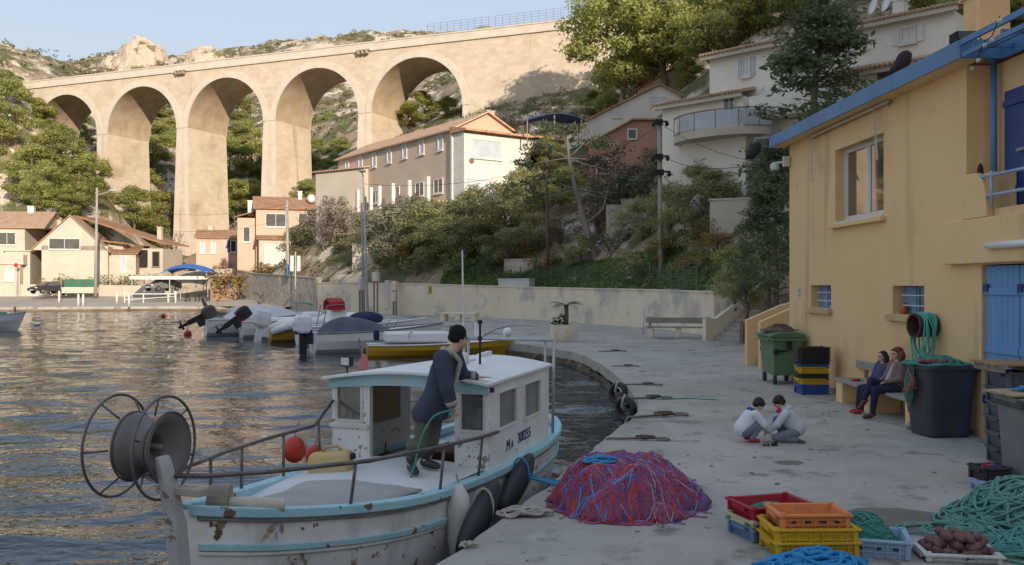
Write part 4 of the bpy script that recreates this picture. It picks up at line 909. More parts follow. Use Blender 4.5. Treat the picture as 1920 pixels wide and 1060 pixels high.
v, f = leaves(cl, 55, .34, .2, .3, 4, .5); o = npmesh('undergrowth', v, f, leafmat('bank_plants', (.19,.195,.09), (.28,.255,.13), .25, .45, 0, (.31,.25,.14)), normals=LN); tag(o, 'low undergrowth covering the bank behind the retaining wall', 'undergrowth', kind='stuff')
pts = []
for i in range(5000):
    t = r.random(); x = 9.6-(9.6+6)*t; yb = np.interp(x,[-8.5,1.7,7.7,9.75],[74.2,63.2,51.2,43.1]); d = .5+r.random()*2.6; pts.append((x+d*.5,yb+d))
pts = np.array(pts); Z = hz(pts[:,0],pts[:,1]); v, f = leaves([((x,y,z+.08),(.25,.25,.12)) for (x,y),z in zip(pts,Z)], 90, .32, .06, 1.6, 6, .2)
o = npmesh('lawn_grass', v, f, m_grass); tag(o, 'strip of green grass behind the wire fence', 'grass', kind='stuff')
# ------------------------------------------------------------ the fishing boat
m_hullw = M('weathered_hull', (.82,.80,.765), (.70,.69,.66), 1.4, .7, .006, 14, streaks=[((.36,.24,.13),2.2,.665,.03),((.55,.53,.50),1.6,.58,.10)], vs=.16, spots=[((.50,.50,.49),.9,.54,.15),((.28,.20,.14),3.2,.60,.03),((.14,.08,.045),7,.645,.02),((.34,.22,.10),1.7,.645,.03)], stretch=(1.2,1,1.0))
m_hullb = M('chalky_blue_paint', (.38,.62,.67), (.31,.54,.60), 2, .65, .005, 18, spots=[((.50,.52,.50),5,.60,.03),((.18,.10,.06),6,.64,.02)])
m_bul = M('worn_blue_bulwark', (.20,.44,.52), (.14,.33,.40), 3, .75, .005, 18, spots=[((.40,.42,.40),3.5,.60,.03),((.13,.09,.07),5,.66,.03)])
m_cabin = M('cabin_white', (.78,.77,.74), (.68,.67,.64), 1.2, .6, .003, 20, streaks=[((.50,.40,.28),3.0,.67,.03)], vs=.12, spots=[((.60,.59,.57),1.3,.56,.15),((.34,.25,.18),6,.66,.02)])
m_panel = M('flaking_panel', (.82,.81,.78), (.74,.73,.70), 2, .65, .006, 18, spots=[((.30,.26,.22),7,.585,.02),((.18,.12,.08),9,.63,.02)])
m_roofw = M('roof_white', (.78,.77,.76), (.70,.70,.69), 1.0, .5, .003, 8, spots=[((.46,.45,.43),1.6,.62,.12)])
m_deck = M('deck_canvas', (.70,.70,.69), (.58,.58,.57), 1.3, .8, .012, 5, spots=[((.30,.29,.27),1.8,.61,.10)])
m_tarp = M('grey_tarpaulin', (.42,.40,.37), (.33,.32,.30), 1.0, .75, .03, 3.0)
m_reel = M('grey_fibreglass', (.20,.185,.172), (.13,.115,.105), 1.6, .55, .004, 9, spots=[((.12,.09,.07),3,.64,.05)])
m_tubed = M('galvanised_tube', (.19,.17,.165), (.12,.095,.085), 6, .5, metal=.4)
m_clear = M('salty_window', (.16,.16,.15), (.11,.11,.105), 2.5, .08, spec=.7, spots=[((.30,.30,.29),1.6,.60,.15)])
m_rope_w = M('white_rope', (.46,.42,.37), (.33,.29,.25), 14, .9)
m_ropeb = M('blue_rope', (.06,.28,.50), (.05,.22,.42), 12, .8)
m_ropeg = M('green_rope', (.085,.30,.245), (.06,.22,.185), 12, .85)
m_ropegl = M('pale_green_rope', (.14,.30,.25), (.085,.21,.18), 9, .9)
BL = V((-2.6,7.05,WL)); BRZ = math.atan2(-.36,.933)
bt = thing('fishing_boat', 'weathered white and blue wooden fishing boat with a wheelhouse moored at the quay', 'boat', BL, BRZ)
BM = WM[bt.name]; OFF = (0,0,-WL)
def bw(x,u,z): return BM @ V((x,u,z-WL))       # boat point (side, along, height over quay) in the world
US = [0,.12,.3,.6,.9,1.2,1.7,2.1,2.8,3.5,4.2,5.0,5.8,6.4,7.0,7.4,7.7,7.9,8.0]
def itp(xs, ys): return lambda u: float(np.interp(u, xs, ys))
def smooth_itp(xs, ys):
    xs = np.array(xs,float); ys = np.array(ys,float); m = np.gradient(ys, xs)
    def f(u):
        i = int(np.clip(np.searchsorted(xs,u)-1,0,len(xs)-2)); h = xs[i+1]-xs[i]; t = np.clip((u-xs[i])/h,0,1)
        return float((2*t**3-3*t*t+1)*ys[i]+(t**3-2*t*t+t)*h*m[i]+(-2*t**3+3*t*t)*ys[i+1]+(t**3-t*t)*h*m[i+1])
    return f
hb = smooth_itp([0,.3,.6,1.2,2.1,3.5,5,6.2,7,7.5,7.8,7.95,8.0],[.03,.21,.36,.60,.86,1.0,1.0,.93,.80,.62,.42,.22,.03])
gs = smooth_itp([0,.6,1.2,2.1,3.5,5,7,8],[.66,.53,.43,.32,.25,.23,.27,.36])
def sect(u, n=9, inset=0):
    B = hb(u); g_ = gs(u); pts = []
    for k in range(n):
        t = k/(n-1); z = g_+( -1.35-g_)*t
        fl = 1-.10*t-.62*t**2.2*(1.0 if u < 2 else .8)
        pts.append((max(.012,(B-inset)*fl), u+ (.16*t*(1-u/1.6) if u < 1.6 else 0) - (.35*t*(u-7)/1.0 if u > 7 else 0), z))
    return pts
hm = MB()
rings = []
for u in np.unique(np.r_[US, np.linspace(0,8,60)]):
    s_ = sect(u); rings.append([(x,y,z) for x,y,z in s_]+[(-x,y,z) for x,y,z in s_[::-1]])
hm.loft(rings, closed=False, caps=False)
hm.build('hull', m_hullw, bt, smooth=True, off=OFF)
im = MB(); rings = []
for u in np.linspace(.12,7.85,50):
    B = max(.01,hb(u)-.05); rings.append([(B,u,gs(u)+.005),(B*.95-.012,u,gs(u)-.16),(B*.90-.03 if B > .2 else .01,u,gs(u)-.32)]); 
im.loft(rings,closed=False,caps=False); im.loft([[(-x,y,z) for x,y,z in r][::-1] for r in rings],closed=False,caps=False)
im.build('bulwark', m_bul, bt, smooth=True, off=OFF)
def strake(dz0, dz1, out0, out1, name, m, u0=.05, u1=7.97):
    b = MB()
    for sg in (1,-1):
        rr = []
        for u in np.linspace(u0,u1,64):
            g_ = gs(u); t0 = (0-dz0)/(1.35+g_); 
            def w_(dz):
                t = -dz/(1.35+g_); fl = 1-.10*t-.62*max(t,0)**2.2*(1.0 if u < 2 else .8); return hb(u)*fl
            yo = lambda dz: u+(.16*(-dz/(1.35+g_))*(1-u/1.6) if u < 1.6 else 0)
            rr.append([(sg*(w_(dz0)-out0),yo(dz0),g_+dz0),(sg*(w_(dz0)+out1),yo(dz0),g_+dz0),(sg*(w_(dz1)+out1),yo(dz1),g_+dz1),(sg*(w_(dz1)-out0),yo(dz1),g_+dz1)])
        b.loft(rr if sg > 0 else [r[::-1] for r in rr])
    return b.build(name, m, bt, off=OFF, bevel=.012)
strake(.035,-.05,.09,.055,'gunwale',m_hullb); strake(-.052,-.085,.0,.035,'rubbing_strip',M('rub_rail',(.16,.14,.13),(.25,.24,.23),4,.8),.1)
strake(-.27,-.33,.0,.035,'blue_strake',m_hullb,.1); strake(-.334,-.365,.0,.022,'lower_strake',m_hullw,.1); strake(-.84,-1.3,.01,.006,'red_boot_line',M('antifouling',(.10,.025,.022),(.07,.02,.02),3,.8),.2,7.9)
# stem post
sp = MB().loft([[(a*w_*.8-.05*max(0,z-.5)/.6,u+b*(.07+.4*max(0,w_-.06)),z) for a,b in ((-1,-1),(1,-1),(1,1),(-1,1))] for u,z,w_ in ((.14,-1.1,.075),(.06,-.1,.075),(-.01,.55,.07),(-.06,.80,.055),(-.10,1.0,.045),(-.115,1.09,.028))])
sp.build('stem_post', M('peeling_post',(.50,.50,.48),(.42,.41,.40),4,.8,.006,16,spots=[((.22,.16,.12),5,.58,.03),((.30,.50,.54),2.5,.62,.03)]), bt, off=OFF, bevel=.02)
MB().box(-.16,-.06,.78,.26,.05,.84).tube([(-.45,-.0,.93),(-.2,.0,.86),(.12,.02,.78)],.022,8).build('stem_bitt', M('bitt_wood',(.42,.38,.33),None,6,.8), bt, off=OFF, bevel=.012)
# deck
dk = MB(); rings = []
for u in np.linspace(.25,3.95,26):
    B = max(.02,hb(u)-.07); z = .30+.10*max(0,1-u/1.4); rings.append([(B*k,u,z+.06*(1-k*k)) for k in np.linspace(-1,1,9)])
dk.loft(rings,closed=False,caps=False)
rings = [[(max(.02,hb(u)-.06)*k,u,gs(u)-.10) for k in (-1,-.5,0,.5,1)] for u in np.linspace(6.2,7.9,12)]
dk.loft(rings,closed=False,caps=False); dk.box(-.9,3.955,-.22,.9,6.2,-.18)
dk.build('deck', m_deck, bt, smooth=True, off=OFF)
tp_ = MB(); rings = []
for i,u in enumerate(np.linspace(.75,2.55,18)):
    a, b = -.42, min(.84,hb(u)-.10); a = max(-hb(u)+.12,a); e = math.sin(PI*i/17)**.35
    rings.append([(a+(b-a)*k,u,.335+.10*max(0,1-u/1.4)+e*(.10*math.sin(PI*k)**.5+.05*mnoise.noise(V((k*3,u*2.4,.3))))) for k in np.linspace(0,1,14)])
tp_.loft(rings,closed=False,caps=False)
tp_.build('deck_tarpaulin', m_tarp, bt, smooth=True, off=OFF, solid=.02)
# fairlead drum and roller pipe at the bow
fr = MB().tube([(-.05,.42,.62),(.10,.50,.61)],[.14,.15],18).box(-.14,.34,.36,.06,.56,.55)
fr.build('roller_block', M('block_grey',(.36,.31,.24),(.24,.21,.17),4,.8), bt, off=OFF, bevel=.01)
q = MB().tube([(.08,.49,.60),(.22,.58,.59),(.46,.74,.565)],[.050,.060,.054],16,caps=False).tube([(.46,.74,.565),(.464,.743,.565)],[.054,.038],16,caps=False).tube([(.46,.74,.565),(.3,.63,.58)],[.040,.038],14)
q.build('roller_pipe', M('ivory_pipe',(.62,.58,.50),(.44,.36,.26),2.2,.6), bt, off=OFF, smooth=True)
# railings
def rail(side):
    b = MB(); s = side
    if s > 0: pts = [(.02,-.05,.93),(.16,.15,.90),(.40,.55,.87),(.78,1.6,.80),(.98,2.7,.76),(1.04,3.6,.72),(1.03,4.1,.70)]
    else: pts = [(-.10,.0,.93),(-.30,.45,.88),(-.66,1.4,.82),(-.90,2.4,.78),(-1.0,3.4,.76),(-1.03,3.85,1.0)]
    b.tube(pts,.021,8); st = []
    for u in ((1.45,2.75,3.62) if s > 0 else (1.0,1.75,2.7,3.5)):
        xs = float(np.interp(u,[p[1] for p in pts],[p[0] for p in pts])); zs = float(np.interp(u,[p[1] for p in pts],[p[2] for p in pts]))
        st.append(((s*(hb(u)-.02),u,gs(u)),(xs,u,zs)))
    o = b.build('railing', m_tubed, bt, off=OFF, smooth=True)
    for a,c in st:
        q = MB().tube([a,c],.016,8); q.build('stanchion', m_tubed, o, off=OFF, smooth=True)
rail(1); rail(-1)
# net hauling reel
rc = V((-.25,-.02,1.13)); AX = V((1,.12,0)).normalized()
def ringpts(c, r, n=40, ax=AX, ex=1.0):
    x = ax.orthogonal().normalized(); 
    x = V((0,0,1))-ax*ax.z; x.normalize(); y = ax.cross(x)
    return [c+x*(r*math.cos(2*PI*i/n))+y*(r*ex*math.sin(2*PI*i/n)) for i in range(n)]
nr_ = MB()
prof = [(.07,-.17),(.25,-.16),(.265,-.14),(.25,-.10),(.17,-.04),(.16,.0),(.17,.04),(.22,.10),(.255,.145),(.275,.16),(.26,.18),(.19,.11),(.12,.05),(.10,.03),(.095,-.15)]
x = V((0,0,1)); y = AX.cross(x)
rings = [[rc+AX*z+(x*math.cos(2*PI*j/36)+y*math.sin(2*PI*j/36))*r for j in range(36)] for r,z in prof]
nr_.loft(rings,caps=False); reel = nr_.build('net_reel', m_reel, bt, off=OFF, smooth=True)
gd = MB()
for z,r in ((-.30,.40),(.13,.40)): gd.tube(ringpts(rc+AX*z,r),.011,8,closed=True)
for z,r in ((-.15,.270),(-.1,.235),(.1,.225),(.17,.278)): gd.tube(ringpts(rc+AX*z,r),.009,6,closed=True)
for z,n_,o_ in ((-.30,6,.5),(.13,6,.2)):
    for k in range(n_):
        a = 2*PI*k/n_+o_; d = x*math.cos(a)+y*math.sin(a); gd.tube([rc+AX*z+d*.40, rc+AX*(z*.6)+d*.26],.008,6)
gd.build('guard_ring', m_tubed, reel, off=OFF, smooth=True)
MB().tube([rc-AX*.2,rc+AX*.10],.028,10).tube([rc-AX*.02,rc+V((.0,.02,-.22)),V((-.05,.02,.8))],.03,8).build('axle', m_rust, reel, off=OFF, smooth=True)
# wheelhouse
UF, UB = 3.9, 6.35; XL, XR, XLb, XRb = -1.06, 1.0, -.86, .86; ZR = 1.26
def side_wall(xa, xb, wins, name, m, inner=None, UBk=None):
    UB = UBk or 6.35
    b = MB(); us = sorted({UF,UB,*[w_[0] for w_ in wins],*[w_[1] for w_ in wins]})
    X = lambda u: xa+(xb-xa)*(u-UF)/(6.35-UF)
    sg = 1 if xa > 0 else -1
    def seg(u0,u1,z0,z1):
        q = [(X(u0),u0,z0),(X(u1),u1,z0),(X(u1)-sg*.03*0,u1,z1),(X(u0),u0,z1)]; b.prism(q if sg < 0 else q[::-1], (-sg*.035,0,0))
    for u0,u1 in zip(us[:-1],us[1:]):
        h = [w_ for w_ in wins if w_[0] <= u0+1e-6 and w_[1] >= u1-1e-6]
        if h: seg(u0,u1,gs(u0)-.05,h[0][2]); seg(u0,u1,h[0][3],ZR)
        else: seg(u0,u1,gs(u0)-.05,ZR)
    o = b.build(name, m, bt, off=OFF)
    for u0,u1,z0,z1 in wins:
        q = [(X(u0)-sg*.018,u0,z0),(X(u1)-sg*.018,u1,z0),(X(u1)-sg*.018,u1,z1),(X(u0)-sg*.018,u0,z1)]
        MB().prism(q,(-sg*.008,0,0)).build('window', inner or m_clear, o, off=OFF)
        f = MB()
        for p,r_ in ((q[0],q[1]),(q[1],q[2]),(q[2],q[3]),(q[3],q[0])): f.beam(V(p)+V((sg*.02,0,0)),V(r_)+V((sg*.02,0,0)),.02,.035,(1,0,0))
        f.build('window_trim', m_cabin, o, off=OFF)
    return o
nw = side_wall(XR,XRb,[(4.22,4.92,.70,1.14),(5.25,5.98,.68,1.13)],'cabin_side',m_cabin)
fw = side_wall(XL,XLb,[(4.15,5.35,.60,1.17)],'cabin_side',m_cabin,M('cardboard',(.44,.30,.19),(.38,.26,.16),2,.9),5.6)
ff = MB()
def front(x0,x1,zs,win):
    b = MB(); y = UF-.02
    b.box(x0,y,zs,x1,y+.04,win[2]); b.box(x0,y,win[3],x1,y+.04,ZR); b.box(x0,y,win[2],win[0],y+.04,win[3]); b.box(win[1],y,win[2],x1,y+.04,win[3])
    o = b.build('cabin_front', m_panel, bt, off=OFF)
    MB().box(win[0],y+.015,win[2],win[1],y+.022,win[3]).build('window', m_clear, o, off=OFF)
    f = MB(); w_ = .03
    f.box(win[0]-w_,y-.015,win[2]-w_,win[1]+w_,y-.001,win[2]); f.box(win[0]-w_,y-.015,win[3],win[1]+w_,y-.001,win[3]+w_); f.box(win[0]-w_,y-.015,win[2],win[0],y-.001,win[3]); f.box(win[1],y-.015,win[2],win[1]+w_,y-.001,win[3])
    f.box(x0-.02,y-.03,win[2]-.10,x1+.02,y-.002,win[2]-.06)
    f.build('window_trim', m_white, o, off=OFF)
front(XL,-.57,.05,(-.98,-.66,.78,1.17)); front(.62,XR,.20,(.665,.94,.74,1.15))
for x,u_ in ((-.86,UB),(.83,UB),(-.58,UF+.01),(.58,UF+.01)): MB().box(x,u_-.03,-.18,x+.04,u_+.05,ZR).build('cabin_post', m_cabin, bt, off=OFF)
rfm = MB(); rings = []
for u in np.linspace(UF-.16,UB+.12,14):
    k = (u-UF)/(UB-UF); l = XL-.05+(XLb-XL)*k; r_ = XR+.05+(XRb-XR)*k
    top = [(l+(r_-l)*t,u,ZR+.035+.105*math.sin(PI*t)) for t in np.linspace(0,1,13)]; rings.append(top+[(x,y,z-.04) for x,y,z in top[::-1]])
rfm.loft(rings); rfm.build('cabin_roof', m_roofw, bt, off=OFF, bevel=.01)
MB().prism([(-.03,UB-.55,ZR+.135),(-.03,UB+.0,ZR+.135),(-.03,UB+.0,ZR+.20),(-.03,UB-.35,ZR+.19)],(.06,0,0)).prism([(.1,4.2,ZR+.14),(.1,5.5,ZR+.14),(.1,5.5,ZR+.165),(.1,4.2,ZR+.165)],(.05,0,0)).build('roof_ridge', m_roofw, bt, off=OFF)
fs = MB(); n=16
lo = [(XL-.02+(XR-XL+.04)*t, ZR-.105+.06*math.sin(PI*t)) for t in np.linspace(0,1,n)]; hi = [(XL-.02+(XR-XL+.04)*t, ZR-.005+.10*math.sin(PI*t)) for t in np.linspace(0,1,n)]
for i in range(n-1): fs.prism([(lo[i][0],UF-.06,lo[i][1]),(lo[i+1][0],UF-.06,lo[i+1][1]),(hi[i+1][0],UF-.06,hi[i+1][1]),(hi[i][0],UF-.06,hi[i][1])],(0,.035,0))
fs.build('blue_fascia', m_hullb, bt, off=OFF)
MB().box(-.25,4.9,-.18,.55,5.9,.25).build('engine_box', M('red_brown_box',(.10,.03,.025),(.07,.02,.02),3,.7), bt, off=OFF, bevel=.02)
MB().box(-.84,4.1,.10,-.58,6.2,.16).box(-.84,4.1,-.18,-.80,6.2,.10).build('locker', m_cabin, bt, off=OFF)
ctl = MB().tube([(-.62,4.4,.16),(-.62,4.42,.42)],.012,6).tube([(-.55,4.3,.16),(-.55,4.35,.34)],.018,6); ctl.ell((-.6,4.4,.22),(.10,.10,.09)).ell((-.7,4.5,.2),(.09,.09,.07)); ctl.build('control_lever', M('rusty_control',(.14,.05,.03),(.08,.05,.04),8,.7), bt, off=OFF)
MB().tube([(.2,5.0,ZR+.1),(.15,5.05,2.85)],[.020,.010],8).lathe([(.06,0),(.06,.12),(.03,.16)],(.2,5.0,ZR+.12),10).build('mast', m_white, bt, off=OFF, smooth=True)
MB().tube([(.42,5.0,ZR+.13),(.42,5.0,1.92)],.016,8).ell((.42,5.0,1.72),(.03,.03,.04)).ell((.42,5.0,1.93),(.035,.035,.03)).build('light_mast', m_black, bt, off=OFF, smooth=True)
fr_ = MB().tube([(-.45,6.6,1.62),(.88,6.6,1.62)],.022,8).tube([(.88,6.6,1.62),(.86,6.6,.3)],.022,8).tube([(.74,6.62,1.62),(.74,6.62,.3)],.018,8).tube([(-.45,6.6,1.62),(-.45,6.6,.3)],.022,8)
fr_.build('stern_frame', M('frame_tube',(.45,.46,.47),None,5,.4,metal=.4), bt, off=OFF, smooth=True)
MB().box(-.03,-.02,-.025,.03,.02,.03).build('navigation_light', M('red_lens',(.25,.01,.01),None,3,.3), bt, off=(XR+.02,UF+.03,ZR-.06-WL))
# work light and flag at the front left of the roof
wl_ = MB().box(-.07,-.05,-.06,.07,.03,.06).tube([(0,0,-.06),(0,0,-.16)],.012,6); q = wl_.build('work_light', m_black, bt, off=(-.86,UF+.0,ZR+.22-WL), bevel=.01)
MB().box(-.055,-.058,-.045,.055,-.051,.045).build('lamp_lens', m_white, q, off=(-.86,UF+.0,ZR+.22-WL))
fg = MB().tube([(-1.0,4.5,1.2),(-1.05,4.5,1.72)],.008,6); q = fg.build('flag_staff', m_tubed, bt, off=OFF)
rows = [[(-1.05-.01+.02*math.sin(v*5)+.10*u_, 4.5+.04*math.sin(u_*7+v*3), 1.66-.34*v-.16*u_) for u_ in np.linspace(0,1,6)] for v in np.linspace(0,1,7)]
MB().loft(rows,closed=False,caps=False).build('flag', M('faded_red_flag',(.50,.07,.07),(.55,.30,.28),2.2,.8), q, off=OFF, solid=.004, smooth=True)
# registration number
def text(name, body, size, m, parent, loc, xdir, updir, depth=.004):
    cu = bpy.data.curves.new(name,'FONT'); cu.body = body; cu.size = size; cu.extrude = depth; cu.align_x = 'CENTER'; cu.align_y = 'CENTER'
    o = bpy.data.objects.new(name,cu); me = bpy.data.meshes.new_from_object(o); bpy.data.objects.remove(o)
    x = V(xdir).normalized(); y = V(updir).normalized(); z = x.cross(y); mt = Matrix((x,y,z)).transposed().to_4x4(); mt.translation = V(loc); me.transform(mt)
    me.materials.append(m); o = bpy.data.objects.new(name,me); C.objects.link(o); o.parent = parent; return o
m_ink = M('navy_lettering',(.05,.07,.16),None,3,.6)
dx = (XRb-XR)/(UB-UF); xm = XR+dx*(5.15-UF)
for s_,u_,z_,sz in (('M',4.60,.455,.19),('A',4.76,.445,.13),('308255',5.26,.475,.19)):
    text('registration_number', s_, sz, m_ink, nw, (XR+dx*(u_-UF)+.004,u_,z_-WL), (dx,1,0), (0,0,1))
# fenders hanging on the boat and on the quay
p = bw(1.06,2.95,.02); t = thing('white_fender','long white inflatable fender hanging at the side of the fishing boat','fender',p)
MB().lathe([(.02,.42),(.05,.38),(.10,.30),(.125,.15),(.125,-.15),(.10,-.32),(.05,-.40),(.02,-.43)],(0,0,-.1),18).build('bladder', M('fender_white',(.60,.59,.55),(.52,.50,.45),3,.5,spots=[((.40,.36,.28),2.5,.62,.1)]), t, smooth=True)
MB().tube([(0,0,.3),(-.03,0,.42)],.012,6).build('cord', m_rope_w, t)
m_rub = M('black_rubber',(.022,.024,.032),(.035,.036,.042),3,.55)
for (fx,fy,fz,u,tilt,lab) in ((-.34,9.35,.0,3.55,.40,'black rubber fender lashed with white rope between boat and quay'),(.06,10.75,.05,4.75,.35,'black rubber fender with blue cord nearer the boat stern')):
    p = V((fx,fy,fz)); t = thing('rubber_fender',lab,'fender',p,-.36); b = MB(); rows = []
    for i in range(13):
        s_ = (i/12-.5)*1.05; w_ = .19*(1-abs(i/6-1)**3*.5); rows.append([(w_*math.cos(a)*.55, s_*math.cos(tilt), s_*math.sin(tilt)+w_*math.sin(a)) for a in np.linspace(0,2*PI,14,endpoint=False)])
    b.loft(rows); b.build('rubber_body', m_rub, t, smooth=True)
    MB().tube([(.10*math.cos(a),.12+.02*math.cos(a),.09+.19*math.sin(a)) for a in np.linspace(0,2*PI,16,endpoint=False)],.014,6,closed=True).build('lashing', m_rope_w if u < 4 else m_ropeb, t)
# loose things in the boat
m_orange = M('orange_float',(.60,.05,.02),(.50,.035,.015),3,.4,spots=[((.55,.5,.45),2.2,.66,.03)])
for (px,py,Y,r_,lab) in ((552,843,10.6,.135,'orange round float with a grey band hanging at the far rail'),(590,855,10.9,.11,'smaller orange float behind the yellow jerrycan')):
    p = P(px,py,Y); t = thing('orange_buoy',lab,'buoy',p); MB().ell((0,0,0),(r_,r_,r_*1.15),18,12).build('float_ball',m_orange,t,smooth=True)
    MB().tube([V((r_*1.01*math.cos(a),r_*.3*math.sin(a),r_*.95*math.sin(a)+.02)) for a in np.linspace(0,PI,14)],.022,6).build('grey_band',M('grey_tape',(.42,.44,.46),None,5,.6),t,smooth=True)
    MB().tube([(0,0,r_*1.1),(.06,0,r_*1.1+.22)],.010,5).build('cord',m_rope_w,t)
p = P(620,872,10.1); t = thing('jerrycan','yellowed plastic jerrycan lying on the boat deck by the far rail','container',p,-.15)
b = MB(); rows = []
for k,s_ in ((-.235,.72),(-.21,.95),(-.1,1.0),(.1,1.0),(.2,.97),(.235,.8)):
    rows.append([(k,.13*s_*math.copysign(abs(math.cos(a))**.5,math.cos(a)),.155*s_*math.copysign(abs(math.sin(a))**.5,math.sin(a))+.10*k) for a in np.linspace(0,2*PI,20,endpoint=False)])
b.loft(rows); b.build('can_body',M('yellow_plastic',(.60,.40,.14),(.52,.40,.20),2.2,.5),t,smooth=True); MB().tube([(-.1,0,.14),(-.05,0,.2),(.08,0,.21),(.13,0,.16)],.016,8).build('handle',M('yellow_handle',(.55,.36,.12),None,3,.5),t,smooth=True); MB().cyl((.23,0,.1),(.28,0,.11),.035).build('cap',m_black,t)
# ------------------------------------------------------------ small moored boats
def small_hull(t, L, B, H, m, flare=1.0, rub=None, deckm=None, stern=.86):
    b = MB(); rings = []; wf = lambda u: (B/2)*(stern+(1-stern)*math.sin(PI*min(u/.45,1)/2) if u < .45 else max(.015,1-((u-.45)/.55)**2.3))
    zf = lambda u: H*(1+.38*u**2)
    for u in np.linspace(0,1,22):
        w_, z = wf(u), zf(u); k = 1-.25*u
        prof = [(w_,z),(w_*.96,z*.6),(w_*.85*k,z*.2),(w_*.5*k,-.12),(0,-.2)]
        xo = lambda zz: u*L+(zz/H-.6)*.35*u**3
        rings.append([(xo(zz),x,zz) for x,zz in prof]+[(xo(zz),-x,zz) for x,zz in prof[-2::-1]])
    b.loft(rings,closed=False,caps=False); n=len(rings[0]); b.f.append(tuple(range(n)))
    b.build('hull',m,t,smooth=False)
    d = MB().loft([[(u*L,wf(u)*k*.97,zf(u)-.05+.04*(1-k*k)) for k in (-1,-.5,0,.5,1)] for u in np.linspace(.02,.985,18)],closed=False,caps=False); d.build('deck',deckm or m,t)
    g_ = MB()
    for s_ in (1,-1): g_.tube([(u*L+ (zf(u)/H-.6)*.35*u**3,s_*wf(u),zf(u)) for u in np.linspace(0,1,22)],.035,6)
    g_.build('rub_rail',rub or m,t,smooth=True); return wf,zf
def outboard(t, cowl, leg, z, tilt=0., s=1.0, y=0, mark=None, band=None):
    m_ = Matrix.Translation((-.12,y,z)) @ Matrix.Rotation(tilt,4,'Y')
    def tr(b): b.v = [tuple(m_ @ V((p[0]*s,p[1]*s,p[2]*s))) for p in b.v]; return b
    b = MB().loft([[(x0+(-.22+.36*0)+a*lx, bb*w_, z_) for a,bb in ((-.5,-.7),(-.35,-1),(.35,-1),(.5,-.7),(.5,.7),(.35,1),(-.35,1),(-.5,.7))] for z_,lx,w_,x0 in ((.10,.36,.15,.02),(.2,.52,.2,0),(.45,.56,.21,-.01),(.62,.50,.19,0),(.70,.36,.13,.02))])
    o = tr(b).build('outboard_motor',cowl,t,smooth=False,bevel=.02)
    b = MB().box(-.32,-.09,-.55,-.10,.09,.10).box(-.26,-.03,-.95,-.14,.03,-.55).prism([(-.42,-.12,-.62),(-.06,-.12,-.62),(-.06,-.12,-.59),(-.42,-.12,-.59)],(0,.24,0)).tube([(-.4,0,-.8),(-.05,0,-.8)],[.03,.06],10).box(-.12,-.14,-.2,.16,.14,.14)
    for k in range(3):
        a = 2*PI*k/3; b.beam((-.42,.04*math.cos(a),-.8+.04*math.sin(a)),(-.44,.16*math.cos(a),-.8+.16*math.sin(a)),.10,.02,(1,0,.3))
    tr(b).build('motor_leg',leg,o,bevel=.01)
    if band: tr(MB().box(-.46,-.17,.10,.06,.17,.24)).build('cowl_band',band,o,bevel=.02)
    if mark: q = text('motor_lettering',mark,.13*s,m_ink,o,m_ @ V((-.50*s,0,.44*s)),(0,-1,0),(0,0,1))
m_gel = M('white_gelcoat',(.82,.82,.82),(.75,.75,.75),1,.35); m_gelg = M('grey_gelcoat',(.74,.75,.77),(.66,.67,.69),1,.45); m_bk = M('black_cowl',(.03,.03,.033),None,2,.35); m_dkb = M('dark_cover',(.06,.07,.09),(.09,.10,.12),1.2,.7,.02,3); m_gcov = M('pale_cover',(.62,.62,.63),(.52,.52,.53),1,.8,.03,2.5); m_yelb = M('yellow_hull',(.60,.36,.03),(.54,.32,.03),1,.45)
m_nv = M('navy_cover',(.02,.03,.09),None,2,.8); m_redc = M('red_canvas',(.45,.03,.03),None,2,.8)
HD = R(22)
# motorboat with grey cover and white outboard
p = P(586,666,39.0); p.z = WL; t = thing('motorboat','white motorboat under a dark grey cover with a white outboard motor','boat',p,HD)
wf,zf = small_hull(t,5.6,2.2,.86,m_gel,rub=M('grey_strip',(.22,.23,.25),None,3,.6)); outboard(t,m_gel,m_bk,.66,0,1.4,0,'SELVA',m_nv)
rows = []
for u in np.linspace(.05,.62,14):
    hgt = .62*math.sin(PI*min(1,(u-.05)/.57)**.75)**.8; rows.append([(u*5.2,wf(u)*k*.98,zf(u)+.02+hgt*(1-abs(k)**1.6)) for k in np.linspace(-1,1,11)])
MB().loft(rows,closed=False,caps=False).build('boat_cover',m_dkb,t,smooth=True); MB().box(.1,-.95,.6,.5,.95,.86).build('stern_seat',m_gel,t,bevel=.05)
MB().tube([(3.4,-.7,zf(.7)),(3.6,-.62,zf(.7)+.35),(4.8,-.25,zf(.9)+.35),(4.9,0,zf(.9)+.35),(4.8,.25,zf(.9)+.35),(3.6,.62,zf(.7)+.35),(3.4,.7,zf(.7))],.02,6).build('bow_rail',m_steel,t,smooth=True)
MB().tube([(-.02,.86,.1),(-.02,.86,.7)],.02,5).build('boarding_ladder',m_steel,t)
